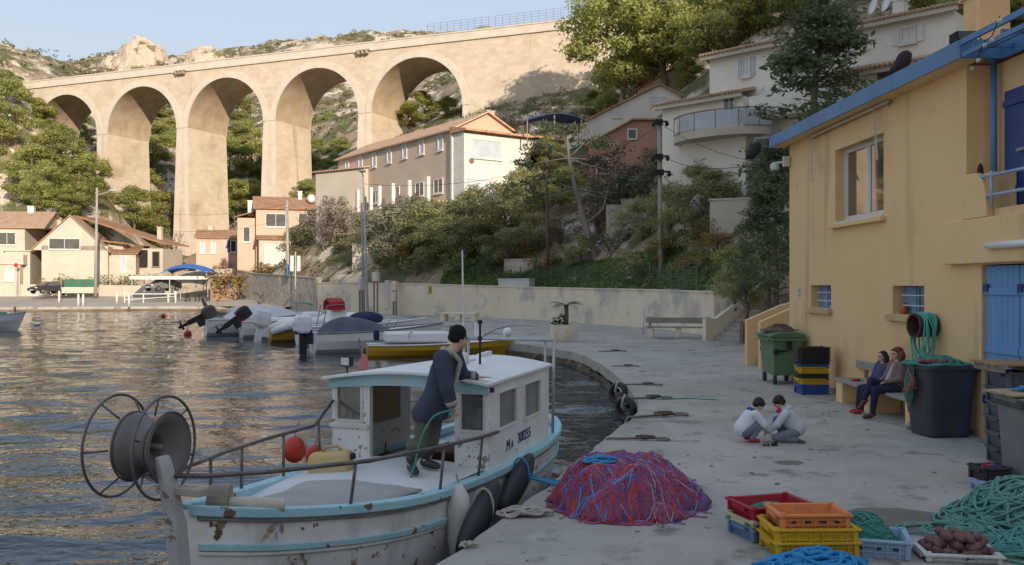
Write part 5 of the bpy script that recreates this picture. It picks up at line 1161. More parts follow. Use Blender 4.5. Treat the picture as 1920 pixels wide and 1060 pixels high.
# boat carrying a boom and blue sail cover, red canvas, behind
p = P(560,650,44); p.z = WL; t = thing('console_boat','white open boat with a red canvas hood and a navy cover beside the covered motorboat','boat',p,HD+.05)
t.scale = (1.12,)*3; wf,zf = small_hull(t,5.6,2.1,.80,m_gel,deckm=m_gelg)
MB().box(1.3,-.45,.7,2.0,.45,1.5).build('console',m_gel,t,bevel=.08); MB().loft([[(1.2+x,y,1.5+z) for y,z in ((-.6,0),(-.5,.35),(0,.5),(.5,.35),(.6,0))] for x in (0,.35,.7)],closed=False,caps=False).build('canvas_hood',m_redc,t,solid=.03)
MB().ell((3.0,0,1.1),(.8,.6,.32)).build('bow_cover',m_nv,t,smooth=True); b = MB()
for k in (-.6,.6): b.tube([(.9,k,.75),(1.1,k,1.7),(1.9,k,1.75)],.025,6)
b.build('hood_frame',m_steel,t)
# yellow and white inflatable style boat with motor
p = P(505,640,46.5); p.z = WL; t = thing('yellow_dinghy','white and yellow small boat with a grey motor beside the covered motorboat','boat',p,HD-.02)
t.scale = (1.2,)*3; wf,zf = small_hull(t,4.6,2.0,.62,m_yelb); b = MB()
for s_ in (1,-1): b.tube([(.0,s_*.85,.45),(.7,s_*.98,.72),(2.2,s_*1.0,.85),(3.6,s_*.62,.98),(4.4,s_*.12,1.05)],[.14,.22,.24,.22,.14],12)
b.build('white_tube',m_gel,t,smooth=True); outboard(t,m_gelg,m_gelg,.45,.2,1.3)
MB().box(1.4,-.3,.6,2.2,.3,1.25).build('console',m_gel,t,bevel=.06)
p = P(452,628,50); p.z = WL; t = thing('tilted_motor_boat','white boat with a raised black outboard motor and small dark letters','boat',p,HD+.02)
t.scale = (1.15,)*3; wf,zf = small_hull(t,5.4,2.1,.80,m_gel,deckm=m_gelg); outboard(t,m_bk,m_bk,.70,.95,1.15,0,None,m_redc)
MB().box(1.2,-.75,.75,3.8,.75,.95).build('cabin_top',m_gel,t,bevel=.06)
p = P(385,624,52); p.z = WL; t = thing('covered_boat','white boat under pale grey covers at the left end of the moored row','boat',p,HD+.04)
t.scale = (1.15,)*3; wf,zf = small_hull(t,5.2,2.1,.82,m_gel,rub=m_gelg); outboard(t,M('charcoal_cowl',(.09,.09,.085),None,2,.4),m_bk,.70,1.1,1.2,.2)
MB().loft([[(u*5.2,wf(u)*k*.9,zf(u)+.02+.55*math.sin(PI*(u-.15)/.7)**.6*(1-abs(k)**2)*(1+.15*math.sin(u*30))) for k in np.linspace(-1,1,9)] for u in np.linspace(.16,.84,13)],closed=False,caps=False).build('boat_cover',m_gcov,t,smooth=True)
text('hull_letters','MA 518',.26,m_ink,t,(2.2,-1.045,.52),(1,0,0),(0,.1,1))
p = P(530,598,58); p.z = WL; t = thing('pointed_boat','grey wooden boat with a tall pointed bow behind the pale covered boat','boat',p,HD+PI-.25)
small_hull(t,4.6,1.7,.95,M('tan_hull',(.34,.27,.19),(.28,.22,.16),1,.7)); MB().prism([(4.4,-.05,1.2),(4.9,-.05,2.1),(5.05,-.05,2.05),(4.75,-.05,1.2)],(0,.1,0)).build('tall_stem',m_wood,t)
MB().ell((2.2,0,1.2),(1.3,.7,.4)).build('boat_cover',m_gcov,t,smooth=True)
# yellow double-ended boat behind the fishing boat
p = P(688,674,36.5); p.z = WL; t = thing('yellow_boat','yellow wooden boat with a white deck moored behind the fishing boat','boat',p,R(12))
wf,zf = small_hull(t,5.9,2.0,.50,m_yelb,deckm=m_gel,rub=m_gel,stern=.55); MB().loft([[(u,s_*w_,z) for s_,w_,z in ((-1,.86-.05*abs(u-2),.62),(-1,.8-.05*abs(u-2),1.0),(1,.8-.05*abs(u-2),1.0),(1,.86-.05*abs(u-2),.62))] for u in (.7,2.0,3.3)]).build('cuddy',m_gel,t,bevel=.06); MB().tube([(1.7,-.71,.86),(1.72,-.73,.86)],[.2,.2],18).build('porthole',m_gelg,t); MB().box(4.4,-.12,.8,4.6,.12,1.35).build('samson_post',m_gel,t,bevel=.02); MB().tube([(3.4,0,.8),(3.4,0,1.25)],.06,8).build('bollard_post',m_rust,t)
MB().ell((5.75,-.15,.95),(.2,.2,.2)).build('bow_fender',m_gel,t,smooth=True); MB().lathe([(.1,0),(.13,.2),(.1,.4)],(.35,-.5,.7),12).build('blue_can',m_nv,t)
# boat cut by the left edge
p = P(-75,613,58); p.z = WL; t = thing('edge_boat','white boat with a turquoise rim cut by the left edge of the view','boat',p,R(8))
small_hull(t,3.7,1.9,.85,m_gel,rub=m_hullb); MB().box(.8,-.6,.8,2.6,.6,1.15).build('cuddy',M('green_cuddy',(.05,.22,.17),None,2,.6),t,bevel=.05); MB().tube([(3.3,0,1.0),(3.3,0,1.5)],.05,6).build('bow_post',m_redc,t)
for px,py,lab in ((306,593,'small orange mooring buoy floating far out near the far quay'),(352,626,'small orange mooring buoy beside the raised outboard motor'),):
    p = G(px,py,WL+.1); t = thing('mooring_buoy',lab,'buoy',p); MB().ell((0,0,0),(.22,.22,.2)).build('float_ball',m_orange,t,smooth=True); MB().tube([(0,0,.18),(0,0,.3)],.03,6).build('eye',m_rust,t)
p = G(69,608,WL+.1); t = thing('white_buoy','small white mooring buoy floating on the left water','buoy',p); MB().ell((0,0,0),(.28,.22,.14)).build('float_ball',m_gel,t,smooth=True); MB().tube([(0,0,.12),(0,0,.2)],.02,6).build('eye',m_rust,t)
# ------------------------------------------------------------ walls, stairs, benches, poles
m_wallc = M('old_wall_render', (.76,.66,.50), (.67,.58,.44), .5, .9, .015, 10, spots=[((.48,.45,.39),.45,.52,.10),((.38,.35,.29),1.7,.64,.08),((.30,.27,.22),3.5,.71,.04)])
m_stonew = M('rubble_stone', (.56,.49,.40), (.34,.28,.22), 1.8, .95, .15, 2.6, spots=[((.52,.46,.38),2.5,.60,.05),((.16,.13,.10),3.0,.62,.04)])
m_metalbox = M('pale_cabinet', (.55,.54,.51), (.48,.47,.45), 2, .6)
def wall_along(name, label, pts, tops, th, m, base=-.2, cope=.0, capm=None, cat='wall'):
    p0 = V((pts[0][0],pts[0][1],0)); t = thing(name,label,cat,p0)
    q = [V((x,y)) for x,y in pts]; L = []; 
    for i,p in enumerate(q):
        d = (q[min(i+1,len(q)-1)]-q[max(i-1,0)]).normalized(); n = V((d.y,-d.x)); n = n if n.y > 0 else -n; L.append(n)
    rings = []
    for p,n,z in zip(q,L,tops):
        a, b = p, p+n*th; rings.append([(a.x-p0.x,a.y-p0.y,base),(a.x-p0.x,a.y-p0.y,z),(b.x-p0.x,b.y-p0.y,z),(b.x-p0.x,b.y-p0.y,base)])
    MB().loft(rings).build('wall_body',m,t)
    if cope:
        rings = []
        for p,n,z in zip(q,L,tops):
            a, b = p-n*.06, p+n*(th+.06); rings.append([(a.x-p0.x,a.y-p0.y,z+.003),(a.x-p0.x,a.y-p0.y,z+cope),(b.x-p0.x,b.y-p0.y,z+cope),(b.x-p0.x,b.y-p0.y,z+.003)])
        MB().loft(rings).build('coping',capm or m,t)
    return t
RW = resamp([(9.55,42.9),(7.5,51),(1.5,62.9),(-8.7,73.8),(-12,77.9),(-18,83.8)],26)
wall_along('retaining_wall','long stained cream retaining wall along the back of the quay',RW.tolist(),np.interp(RW[:,1],[42.9,51,62.9,73.8,84],[2.03,2.1,2.2,2.5,2.6]).tolist(),.4,m_wallc,cope=.08)
wall_along('stone_wall','rough stone retaining wall below the tall pink house',[(-18.1,83.9),(-24.3,94),(-30,105),(-34,112)],[3.0,3.4,3.7,4.2],.5,m_stonew,cope=.1,capm=m_conc)
wall_along('stone_wall','low stone wall behind the kiosk below the low pink house',[(-36,118),(-44,121),(-52,124)],[4.6,4.2,3.8],.5,m_stonew,base=.5)
wall_along('garden_wall','cream garden wall in front of the white gabled house',[(-45,117),(-58,120),(-66,118.5)],[2.3,2.5,2.5],.3,m_cream,base=.5)
p = hit(1190,428); t = thing('rubble_wall','pale rubble stone wall showing between the trees on the slope','wall',p); MB().box(-1.9,-.3,-2,2.0,.3,1.5).box(-.9,-.32,1.5,2.0,.28,1.9).build('wall_body',m_stonew,t)
for px,py,w,h,l in ((1355,385,3.4,1.5,'cream terrace wall under the villa between the trees'),(1385,425,3.0,1.4,'lower cream terrace wall behind the dark conifer'),(700,492,4.4,1.6,'cream garden wall left of the olive tree'),(1000,505,4.6,.6,'low mossy wall on the bank')):
    p = hit(px,py); t = thing('terrace_wall',l,'wall',p,R(-25)); MB().box(-w/2,-.2,-1.5,w/2,.2,h).box(-w/2-.05,-.25,h,w/2+.05,.25,h+.1).build('wall_body',m_cream2,t)
# stairs beside the yellow house
t = thing('concrete_stairs','concrete steps with a sloping side wall at the right end of the retaining wall','stairs',(9.25,38.6,0),R(-62))
b = MB()
for i in range(11): b.box(-.9,.28*i,0 if i else -.05,.95,3.6,.19*(i+1)) if i == 0 else b.box(-.9+.001*i,.28*i,.19*i,.95-.001*i,3.6,.19*(i+1))
b.build('steps',m_conc,t,bevel=.012)
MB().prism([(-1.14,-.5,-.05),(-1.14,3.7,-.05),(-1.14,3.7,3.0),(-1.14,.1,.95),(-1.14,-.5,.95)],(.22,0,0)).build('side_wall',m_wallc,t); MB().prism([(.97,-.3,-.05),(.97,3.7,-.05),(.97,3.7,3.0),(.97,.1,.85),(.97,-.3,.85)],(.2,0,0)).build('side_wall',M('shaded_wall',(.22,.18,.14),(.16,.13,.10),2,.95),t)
# wire fence on the wall
FN = resamp([(9.2,45.2),(7.9,52.5),(2.3,64.6),(-8.0,75.6),(-11.4,79.6)],24)
t = thing('wire_fence','thin wire mesh fence with slim posts along the top of the retaining wall','fence',(9.2,45.2,2))
m_wire = M('dull_wire',(.14,.15,.14),None,3,.6,metal=.3); fz = np.interp(FN[:,1],[43,51,63,74,84],[2.0,2.1,2.2,2.45,2.55]); wm = MB()
for (x,y),z in zip(FN,fz): MB().tube([(x-9.2,y-45.2,z-2.2),(x-9.2,y-45.2,z-2+1.5)],.035,6).build('post',m_wire,t)
for k in range(9): wm.tube([(x-9.2,y-45.2,z-2+.1+.17*k) for (x,y),z in zip(FN,fz)],.009,4)
wm.build('wire_mesh',m_wire,t)
p = P(968,541,65); p.z = 2.15; t = thing('white_block','low white block standing behind the wire fence','block',p,-.75); MB().box(-1.5,-.3,0,1.5,.3,.62).box(-1.54,-.34,.62,1.54,.34,.72).build('block_body',m_metalbox,t,bevel=.02)
p = P(1175,541,58); p.z = 2.05; t = thing('picnic_table','long grey outdoor table on thin legs behind the fence','table',p,-.5); MB().box(-1.3,-.4,.68,1.3,.4,.74).build('table_top',m_metalbox,t)
for x in (-1.0,0,1.0): MB().box(x-.04,-.3,0,x+.04,.3,.68).build('leg',m_wood,t)
# benches on the quay
p = G(861,603); t = thing('stone_bench','low stone bench on three blocks against the retaining wall','bench',p,-.62); MB().box(-1.55,-.25,.46,1.55,.25,.60).build('seat',m_wallc,t,bevel=.02)
for x in (-1.3,0,1.3): MB().box(x-.2,-.2,0,x+.2,.22,.458).build('leg',m_wallc,t,bevel=.015)
m_plank = M('grey_plank', (.36,.33,.29), (.24,.21,.18), 2.2, .9, .006, 14, stretch=(1,7,7), spots=[((.16,.13,.11),1.2,.62,.06)])
p = G(1272,634); t = thing('wooden_bench','grey plank bench with a backrest on stone blocks left of the concrete stairs','bench',p,R(-13))
for k in range(3): MB().box(-1.5,-.22+.15*k,.46,1.5,-.22+.15*k+.14,.52).build('seat_plank',m_plank,t,bevel=.006)
MB().box(-1.5,.27,.66,1.5,.31,.92).build('backrest',m_plank,t,bevel=.006)
for x in (-1.25,0,1.25): MB().box(x-.12,-.18,0,x+.12,.2,.457).build('leg',m_wallc,t,bevel=.015)
for x in (-1.3,1.3): MB().box(x-.05,.312,.2,x+.05,.36,.95).build('back_post',m_wood,t)
# planter and plants
def fronds(t, c, n, L, w, m, rise=.5, droop=.5, name='frond', seed=1, k=7):
    rr = random.Random(seed); b = MB(); c = V(c)
    for i in range(n):
        a = 2*PI*i/n+rr.uniform(-.2,.2); el = rr.uniform(.1,1)*rise; d = V((math.cos(a),math.sin(a),0)); s_ = V((-d.y,d.x,0)); pts = []
        for j in range(k):
            u = j/(k-1); pts.append(c+d*(L*u*math.cos(el))+V((0,0,L*(math.sin(el)*u*1.4-droop*u*u))))
        for j in range(k-1):
            for sg in (-1,1):
                for q in range(3):
                    u = (j+q/3)/(k-1); p0 = pts[j].lerp(pts[j+1],q/3); ln = w*(1-abs(2*u-.9))*1.0+.02
                    e = p0+s_*sg*ln+d*ln*.5+V((0,0,-.15*ln)); b.add([p0,p0+d*.035,e+d*.02,e],[(0,1,2,3)])
    return b.build(name,m,t)
m_palm = leafmat('palm_fronds',(.05,.075,.025),(.09,.12,.04),2,.2,.1)
p = G(1058,640); t = thing('planter','square cream concrete planter standing on the quay','planter',p,.06)
MB().loft([[(a*w,b_*w,z) for a,b_ in ((-1,-1),(1,-1),(1,1),(-1,1))] for z,w in ((0,.50),(.70,.56),(.72,.57),(.72,.48),(.60,.47))]).build('pot_body',m_wallc,t,bevel=.02); MB().box(-.47,-.47,.55,.47,.47,.62).build('soil',m_bark,t)
t = thing('palm_plant','small palm with a stubby trunk growing in the cream planter','palm',p+V((.05,0,.6))); MB().tube([(0,0,0),(.05,0,.5),(.03,0,.95)],[.12,.09,.10],9).build('trunk',m_bark,t,smooth=True); fronds(t,(.03,0,.95),17,.85,.20,m_palm,.5,.5,'frond',3)
t = thing('agave_plant','round green leafy plant under the small palm in the planter','plant',p+V((-.2,-.1,.6))); v,f = leaves([((-.05,0,.26),(.42,.36,.26)),((.1,0,.45),(.28,.26,.18))],700,.18,.06,.8,5,.3); npmesh('foliage',v,f,m_palm,t); MB().tube([(0,0,0),(0,0,.2)],.03,6).build('stem',m_bark,t)
for px,py,Y,s_,l in ((625,575,74,1.3,'small palm in front of the retaining wall near the red canvas boat'),(488,566,100,1.3,'small palm before the rough stone wall left of the concrete pole')):
    q = P(px,py,Y); q.z = max(0,.0); t = thing('palm_plant',l,'palm',q); MB().tube([(0,0,0),(0,0,.9*s_)],[.12,.1],8).build('trunk',m_bark,t); fronds(t,(0,0,.9*s_),14,1.0*s_,.25,m_palm,.8,.4,'frond',int(px))
    v,f = leaves([((0,0,.3),(.5,.4,.3))],400,.25,.08,.8,5,.3); npmesh('foliage',v,f,m_palm,t)
# poles
m_polec = M('concrete_pole',(.38,.36,.33),(.30,.28,.26),1,.9); m_polew = M('brown_pole',(.17,.10,.07),(.12,.075,.055),1.5,.9,stretch=(1,1,.2)); m_polel = M('white_pole',(.50,.51,.52),None,2,.5)
def pole(name,label,px,py0,py1,Y,z0,r0,r1,m,cat='pole'):
    b_ = P(px[0],py1,Y); b_.z = z0; top = P(px[1],py0,Y); t = thing(name,label,cat,b_); MB().tube([(0,0,-.3),top-b_],[r0,r1],9).build('shaft',m,t,smooth=True); return t, top-b_
t,a_ = pole('lamp_post','tall white lamp post with a lantern near the moored boats',(690,681),332,600,63,0,.10,.06,m_polel,'street lamp'); MB().tube([a_,a_+V((.0,-.3,.25)),a_+V((-.2,-1.0,.3))],.04,6).box(-.35,-1.4,a_.z+.22,-.05,-.7,a_.z+.34).build('lantern',m_polec,t)
t,a_ = pole('utility_pole','grey concrete utility pole next to the tall white lamp post',(683,678),380,600,65,0,.10,.08,m_polec)
t,a_ = pole('utility_pole','brown wooden utility pole rising from behind the retaining wall',(1028,1025),295,545,65.5,1.9,.14,.10,m_polew); MB().tube([a_+V((0,0,-1.7)),a_+V((.35,-.5,-1.65))],.05,6).ell(a_+V((.45,-.6,-1.68)),(.25,.18,.10)).build('lamp_arm',m_polec,t)
t,a_ = pole('utility_pole','concrete utility pole with dark cable boxes in front of the green trees',(1240,1236),224,545,52.6,1.8,.15,.11,m_polec)
for dz,w in ((-2.2,.28),(-3.1,.34),(-.2,.25)):
    b = MB().box(-w,-.3,dz-.16,w*.7,-.12,dz+.16); b.tube([(-w*1.6,-.2,dz),(w*1.8,-.2,dz+.05)],.05,6).ell((w*1.6,-.25,dz-.1),(.12,.12,.16)).ell((-w*1.5,-.25,dz-.15),(.1,.1,.14)); b.build('cable_box',m_black,t,off=(a_.x,a_.y,a_.z))
t,a_ = pole('utility_pole','concrete utility pole in front of the tall pink house',(541,538),376,575,92,0,.20,.13,m_polec); MB().cyl((0,0,3.2),(0,0,4.6),.24).build('blue_band',M('blue_band',(.12,.22,.36),None,2,.7),t)
t,a_ = pole('utility_pole','pale concrete utility pole on the left shore beside the white gabled house',(179,182),352,545,114,1.3,.22,.13,m_polec); MB().tube([a_+V((0,0,-1)),a_+V((2.2,-.6,-.4))],.05,6).box(a_.x+1.8,a_.y-.7,a_.z-.45,a_.x+2.8,a_.y-.4,a_.z-.3).build('lamp_arm',m_polel,t)
t,a_ = pole('sign_post','white post with two narrow white boards beside the concrete pole','x' and (554,554),472,575,88,0,.06,.05,m_polel,'sign')
for x in (-.32,.32): MB().box(x-.17,-.06,a_.z-1.9,x+.17,-.02,a_.z-.4).build('board',m_white,t)
t,a_ = pole('sign_post','red round road sign on a thin post at the left shore',(31,31),493,545,117,1.4,.05,.05,m_polel,'sign'); MB().lathe([(.02,0),(.27,.0),(.27,.04),(.02,.04)],(0,-.1,a_.z-.3),20,(0,-1,0)).build('disc',M('red_sign',(.5,.03,.03),None,1,.5),t)
t,a_ = pole('flag_pole','thin pale mast standing at the quay edge behind the covered motorboat',(1206,1207),575,630,45,0,.05,.04,m_metalbox)
# cables
def cable(label, a, b, sag=.6, r=.014):
    a, b = V(a), V(b); t = thing('overhead_cable',label,'cable',a); MB().tube([(b-a)*u+V((0,0,-4*sag*u*(1-u))) for u in np.linspace(0,1,14)],r,5).build('wire',m_black,t)
cable('cable from the concrete pole with boxes up to the villa base',P(1238,232,52.6),P(1478,310,40),.5)
cable('lower cable from the concrete pole with boxes to the yellow house camera corner',P(1238,290,52.6),P(1470,298,24),.5)
cable('upper cable between the white lamp post and the brown wooden pole',P(680,345,63),P(1025,312,65.5),.6)
cable('lower cable between the white lamp post and the brown wooden pole',P(680,385,65),P(1025,345,65.5),.8)
cable('cable between the brown wooden pole and the concrete pole with boxes',P(1025,312,65.5),P(1237,235,52.6),.6)
cable('cable from the pink house pole to the grey concrete pole',P(538,388,92),P(678,388,65),.8)
cable('cable across the foot of the viaduct on the left shore',P(182,372,114),P(538,382,92),1.6)
cable('lower cable across the foot of the viaduct on the left shore',P(182,400,114),P(538,410,92),1.8)
# cabinets and posts by the wall
def cab(name,label,px0,px1,py0,py1,Y,m,cat,legs=False,z0=0,depth=.35):
    a = P(px0,py1,Y); b = P(px1,py0,Y); c = V(((a.x+b.x)/2,Y,z0)); w = b.x-a.x; t = thing(name,label,cat,c,-.6); lo = a.z-z0
    MB().box(-w/2,-depth/2,lo,w/2,depth/2,b.z-z0).build('housing',m,t,bevel=.02); MB().box(-w/2+.05,-depth/2-.02,lo+.05,w/2-.05,-depth/2-.001,b.z-z0-.05).build('door',m_white,t)
    if legs:
        for x in (-w/3,w/3): MB().box(x-.05,-.05,0,x+.05,.05,lo-.002).build('leg',m_wood,t)
cab('electric_cabinet','tall white electric cabinet against the retaining wall',722,734,526,580,76,m_metalbox,'cabinet')
cab('electric_cabinet','cream electric box on legs right of the tall white cabinet',735,746,527,545,74,m_wallc,'cabinet',True)
cab('electric_cabinet','small white meter box low beside the tall white cabinet',736,745,548,566,73,m_metalbox,'cabinet',True)
cab('electric_cabinet','small pale box on two thin posts left of the tall white cabinet',698,711,511,528,75,m_wallc,'cabinet',True)
cab('electric_cabinet','grey box mounted beside the grey concrete pole',672,681,522,545,64,m_metalbox,'cabinet',True)
cab('rescue_box','yellow rescue box on the retaining wall right of the cabinets',800,808,537,551,69.2,M('safety_yellow',(.55,.40,.04),None,2,.6),'box',False,z0=1.3)
p = G(751,588); t = thing('plastic_chair','blue plastic chair beside the electric cabinets','chair',p,-.4); mb = M('blue_plastic',(.03,.10,.40),None,2,.5)
MB().box(-.25,-.25,.42,.25,.25,.47).build('seat',mb,t); MB().box(-.25,.2,.47,.25,.25,.95).build('backrest',mb,t)
for x in (-.22,.22):
    for y in (-.22,.22): MB().box(x-.025,y-.025,0,x+.025,y+.025,.42).build('leg',mb,t)
p = P(570,575,72); p.z = 0; t = thing('green_parasol','small green canopy on a post behind the moored boats','parasol',p); MB().tube([(-.6,0,0),(-.6,0,1.0)],.03,6).build('post',m_polel,t); MB().loft([[(x,y,.92-.35*max(0,x)**2+.10*math.cos(y*2)) for y in np.linspace(-.5,.5,5)] for x in np.linspace(-.7,.75,7)],closed=False,caps=False).build('canopy',M('teal_canvas',(.03,.26,.20),None,2,.8),t,solid=.03)
# ------------------------------------------------------------ left shore furniture
def car(label, px, py, Y, rz, m, s=1.0):
    p = P(px,py,Y); t = thing('parked_car',label,'car',p,rz); b = MB(); rings = []
    def prof(y,hw):  # side profile swept over the width
        return [(-2.1,.35),(-2.15,.62),(-1.95,.80),(-1.1,.92),(-.35,1.40),(.9,1.45),(1.75,1.05),(2.1,.95),(2.15,.45),(2.05,.30)]
    for y,k,dz in ((-.86,.97,-.06),(-.82,1,0),(-.5,1.02,.02),(.5,1.02,.02),(.82,1,0),(.86,.97,-.06)):
        rings.append([(x*k, y*(1-.16*max(0,(z-.9))/.5), z+dz*(1 if z > .5 else 0)) for x,z in prof(0,0)])
    b.loft(rings); b.build('body',m,t,bevel=.04)
    MB().prism([(-1.08,-.62,.96),(-1.08,.62,.96),(-.40,.55,1.375),(-.40,-.55,1.375)],(-.03,0,.02)).build('windscreen',m_glass,t)
    for sg in (-1,1): MB().prism([(-.85,sg*.86,.96),(1.5,sg*.86,1.0),(.85,sg*.765,1.37),(-.3,sg*.765,1.36)],(0,sg*.015,0)).build('side_window',m_glass,t)
    for x in (-1.35,1.35):
        for sg in (-1,1):
            w_ = MB().tube([(x,sg*.68,.32),(x,sg*.88,.32)],.32,18).build('wheel',m_rub,t); MB().tube([(x,sg*.87,.32),(x,sg*.892,.32)],.19,14).build('rim',m_steel,w_)
    for sg in (-1,1): MB().ell((-2.05,sg*.6,.70),(.10,.2,.10)).build('headlight',m_white,t,smooth=True)
    MB().box(-2.2,-.26,.42,-2.16,.26,.53).build('number_plate',m_white,t); MB().box(-2.19,-.5,.56,-2.14,.5,.68).build('grille',m_black,t)
    t.scale = (s,)*3
car('dark grey car parked nose out beside the yellow hedge on the left shore',90,551,113,R(65),M('dark_car',(.05,.055,.06),None,1,.25),1.05)
car('silver car parked under the white cafe awning',305,546,112,R(62),M('silver_car',(.30,.30,.30),None,1,.25,metal=.3),1.05)
g = 'white posts along the far quay'; pr = None
for px,py,h,l in ((111,565,24,'white post in front of the parked dark car'),(147,581,24,'left post of the close pair on the far quay edge'),(156,582,23,'right post of the close pair on the far quay edge'),(219,565,24,'white post left of the white barrier'),(242,583,26,'white post alone at the far quay edge below the barrier'),(329,560,22,'white post at the right end of the white barrier')):
    Y = 102 if py > 575 else 107; p = P(px,py,Y); p.z = plaza_z(p.x,p.y) if py < 575 else .02
    if pr is None:
        pr = thing('white_post',l,'post',p,0,g); MB().tube([(0,0,-.1),(0,0,1.35)],.12,10).build('shaft',m_white,pr,smooth=True); MB().ell((0,0,1.36),(.12,.12,.06)).build('cap',m_white,pr,smooth=True)
    else: dup(pr,l,p,0,None,g)
p = P(280,556,108); p.z = plaza_z(p.x,p.y); t = thing('white_barrier','long white tubular barrier in front of the silver car','barrier',p,.05); b = MB()
b.tube([(-2.9,0,1.05),(3.0,.2,1.05)],.07,6).tube([(-2.9,0,.35),(3.0,.2,.75)],.05,6).build('rails',m_white,t)
for x in (-2.9,-.7,2.2,3.0): MB().tube([(x,0,-.1),(x,0,1.5 if x < -2 else 1.15)],.08,6).build('post',m_white,t)
p = P(328,552,112); p.z = plaza_z(p.x,p.y); t = thing('cafe_awning','flat white awning on thin posts over the cafe terrace','awning',p,.03)
MB().box(-4.7,-2,2.75,4.9,2.2,2.95).box(-4.7,-2.15,2.55,4.9,-2.003,2.95).build('canopy',m_white,t)
for x in (-4.5,0,4.6):
    for y in (-1.9,2.0): MB().tube([(x,y,-.3),(x,y,2.75)],.06,6).build('post',m_polel,t)
p = P(355,500,117); p.z = 1.4; t = thing('blue_tent','bright blue tarpaulin roof behind the cafe awning','tent',p); MB().loft([[(x,y,3.0+.7*math.sin(PI*(x+3)/6)**.8-.25*abs(y)) for y in np.linspace(-2,2,5)] for x in np.linspace(-3,3,11)],closed=False,caps=False).build('tarpaulin',M('bright_blue_tarp',(.04,.16,.50),None,1.5,.6),t,solid=.04)
for x in (-2.8,2.8):
    for y in (-1.8,1.8): MB().tube([(x,y,-.2),(x,y,2.75)],.06,6).build('post',m_polel,t)
p = P(424,557,110); p.z = plaza_z(p.x,p.y); t = thing('kiosk','brown wooden kiosk with a dark window and flat roof at the cafe','kiosk',p,.1); MB().box(-1.6,-1.2,-.3,1.5,1.4,2.7).build('wall',M('brown_boards',(.30,.20,.12),(.24,.16,.10),3,.9,stretch=(6,6,1)),t); MB().box(-1.9,-1.6,2.7,1.8,1.7,2.85).build('roof',m_wood,t); MB().box(-.9,-1.25,1.3,.8,-1.203,2.3).build('window',m_glass,t); MB().box(-1.3,-1.3,.9,1.2,-1.203,1.0).build('counter',m_wood,t)
rr = random.Random(4); pr = None
for k,(px,l) in enumerate(((352,'dark cafe chair left of the others under the awning'),(370,'dark cafe chair in the middle under the awning'),(392,'dark cafe chair nearest the brown kiosk'))):
    p = P(px,556,109); p.z = plaza_z(p.x,p.y)
    if pr is None:
        pr = thing('cafe_chair',l,'chair',p,.6,'cafe chairs under the awning'); MB().box(-.25,-.25,.42,.25,.25,.47).build('seat',m_black,pr); MB().box(-.25,.2,.47,.25,.25,1.0).build('backrest',m_black,pr)
        for x in (-.22,.22):
            for y in (-.22,.22): MB().box(x-.03,y-.03,0,x+.03,y+.03,.42).build('leg',m_black,pr)
    else: dup(pr,l,p,rr.uniform(-2,2))
p = P(150,548,114); p.z = 1.4; t = thing('green_hoarding','dark green panel fence beside the yellow hedge','fence',p,.1); MB().box(-2.2,-.08,0,2.2,.08,.75).build('base_wall',m_cream,t); MB().box(-1.9,-.06,.752,1.7,.06,1.75).build('panel',M('green_panel',(.06,.16,.10),None,1,.8),t); MB().box(-2.3,-.1,-.1,-2.203,.1,2.0).build('post',m_polec,t)
# ------------------------------------------------------------ quay edge gear
pr = None
for k,(px,py,a,l) in enumerate(((1148,660,.2,'rusty mooring bar farthest along the curved quay edge'),(1172,688,.1,'rusty mooring bar above the yellowed quay corner'),(1205,723,.15,'rusty mooring bar with dark rope above the upper tyre'),(1215,749,0,'mooring bar where a green line crosses the quay'),(1232,783,.2,'mooring ring with a heap of pale rope on the quay'),(1195,826,.1,'mooring ring with frayed rope close to the boat stern'))):
    p = G(px,py); p.z = .0
    if pr is None:
        pr = thing('mooring_ring',l,'mooring ring',p,a,'mooring rings along the quay edge'); b = MB().tube([(-.55,0,-.5),(-.53,0,-.02),(-.48,0,.03),(-.2,0,.03),(.32,.02,.04)],.02,7).tube([(.42+.10*math.cos(q),.10*math.sin(q),.03) for q in np.linspace(0,2*PI,14,endpoint=False)],.018,6,closed=True); b.build('iron_bar',m_rust,pr,smooth=True)
        rq = random.Random(2); b = MB()
        for j in range(2): b.tube([(rq.uniform(-.05,.30),rq.uniform(-.06,.06),.03+rq.random()*.05) for _ in range(8)],.016,6)
        b.build('rope_wrap',M('dirty_rope',(.22,.17,.14),(.14,.11,.09),12,.95),pr,smooth=True)
    else: dup(pr,l,p,a+rr.uniform(-.3,.3),rr.uniform(.75,1.1) if k != 4 else 1.2)
pr = None
for px,Y,l in ((1166,21.3,'black tyre hung on the quay face as a fender with a pale rope'),(1188,18.6,'black tyre hung on the quay face nearer the fishing boat')):
    x = float(np.interp(Y,[q[1] for q in EDGE[:10]],[q[0] for q in EDGE[:10]]))-.14; p = V((x-.06,Y,-.14))
    if pr is None:
        pr = thing('tyre_fender',l,'tyre',p,R(48),'tyre fenders on the quay face'); b = MB(); rings = []
        for i in range(24):
            a = 2*PI*i/24; rings.append([(r_*0+dx_, (.14+dr)*math.cos(a), (.14+dr)*math.sin(a)) for dx_,dr,r_ in ((-.07,.03,0),(-.09,.08,0),(-.05,.12,0),(.05,.12,0),(.09,.08,0),(.07,.03,0))])
        rings.append(rings[0]); b.loft(rings,caps=False); b.build('tyre_body',m_rub,pr,smooth=True); MB().tube([(-.02,0,.3),(-.1,.0,.18),(-.08,.05,.05),(0,0,-.05)],.03,6).build('hanging_rope',m_rope_w,pr,smooth=True)
    else: dup(pr,l,p,R(40))
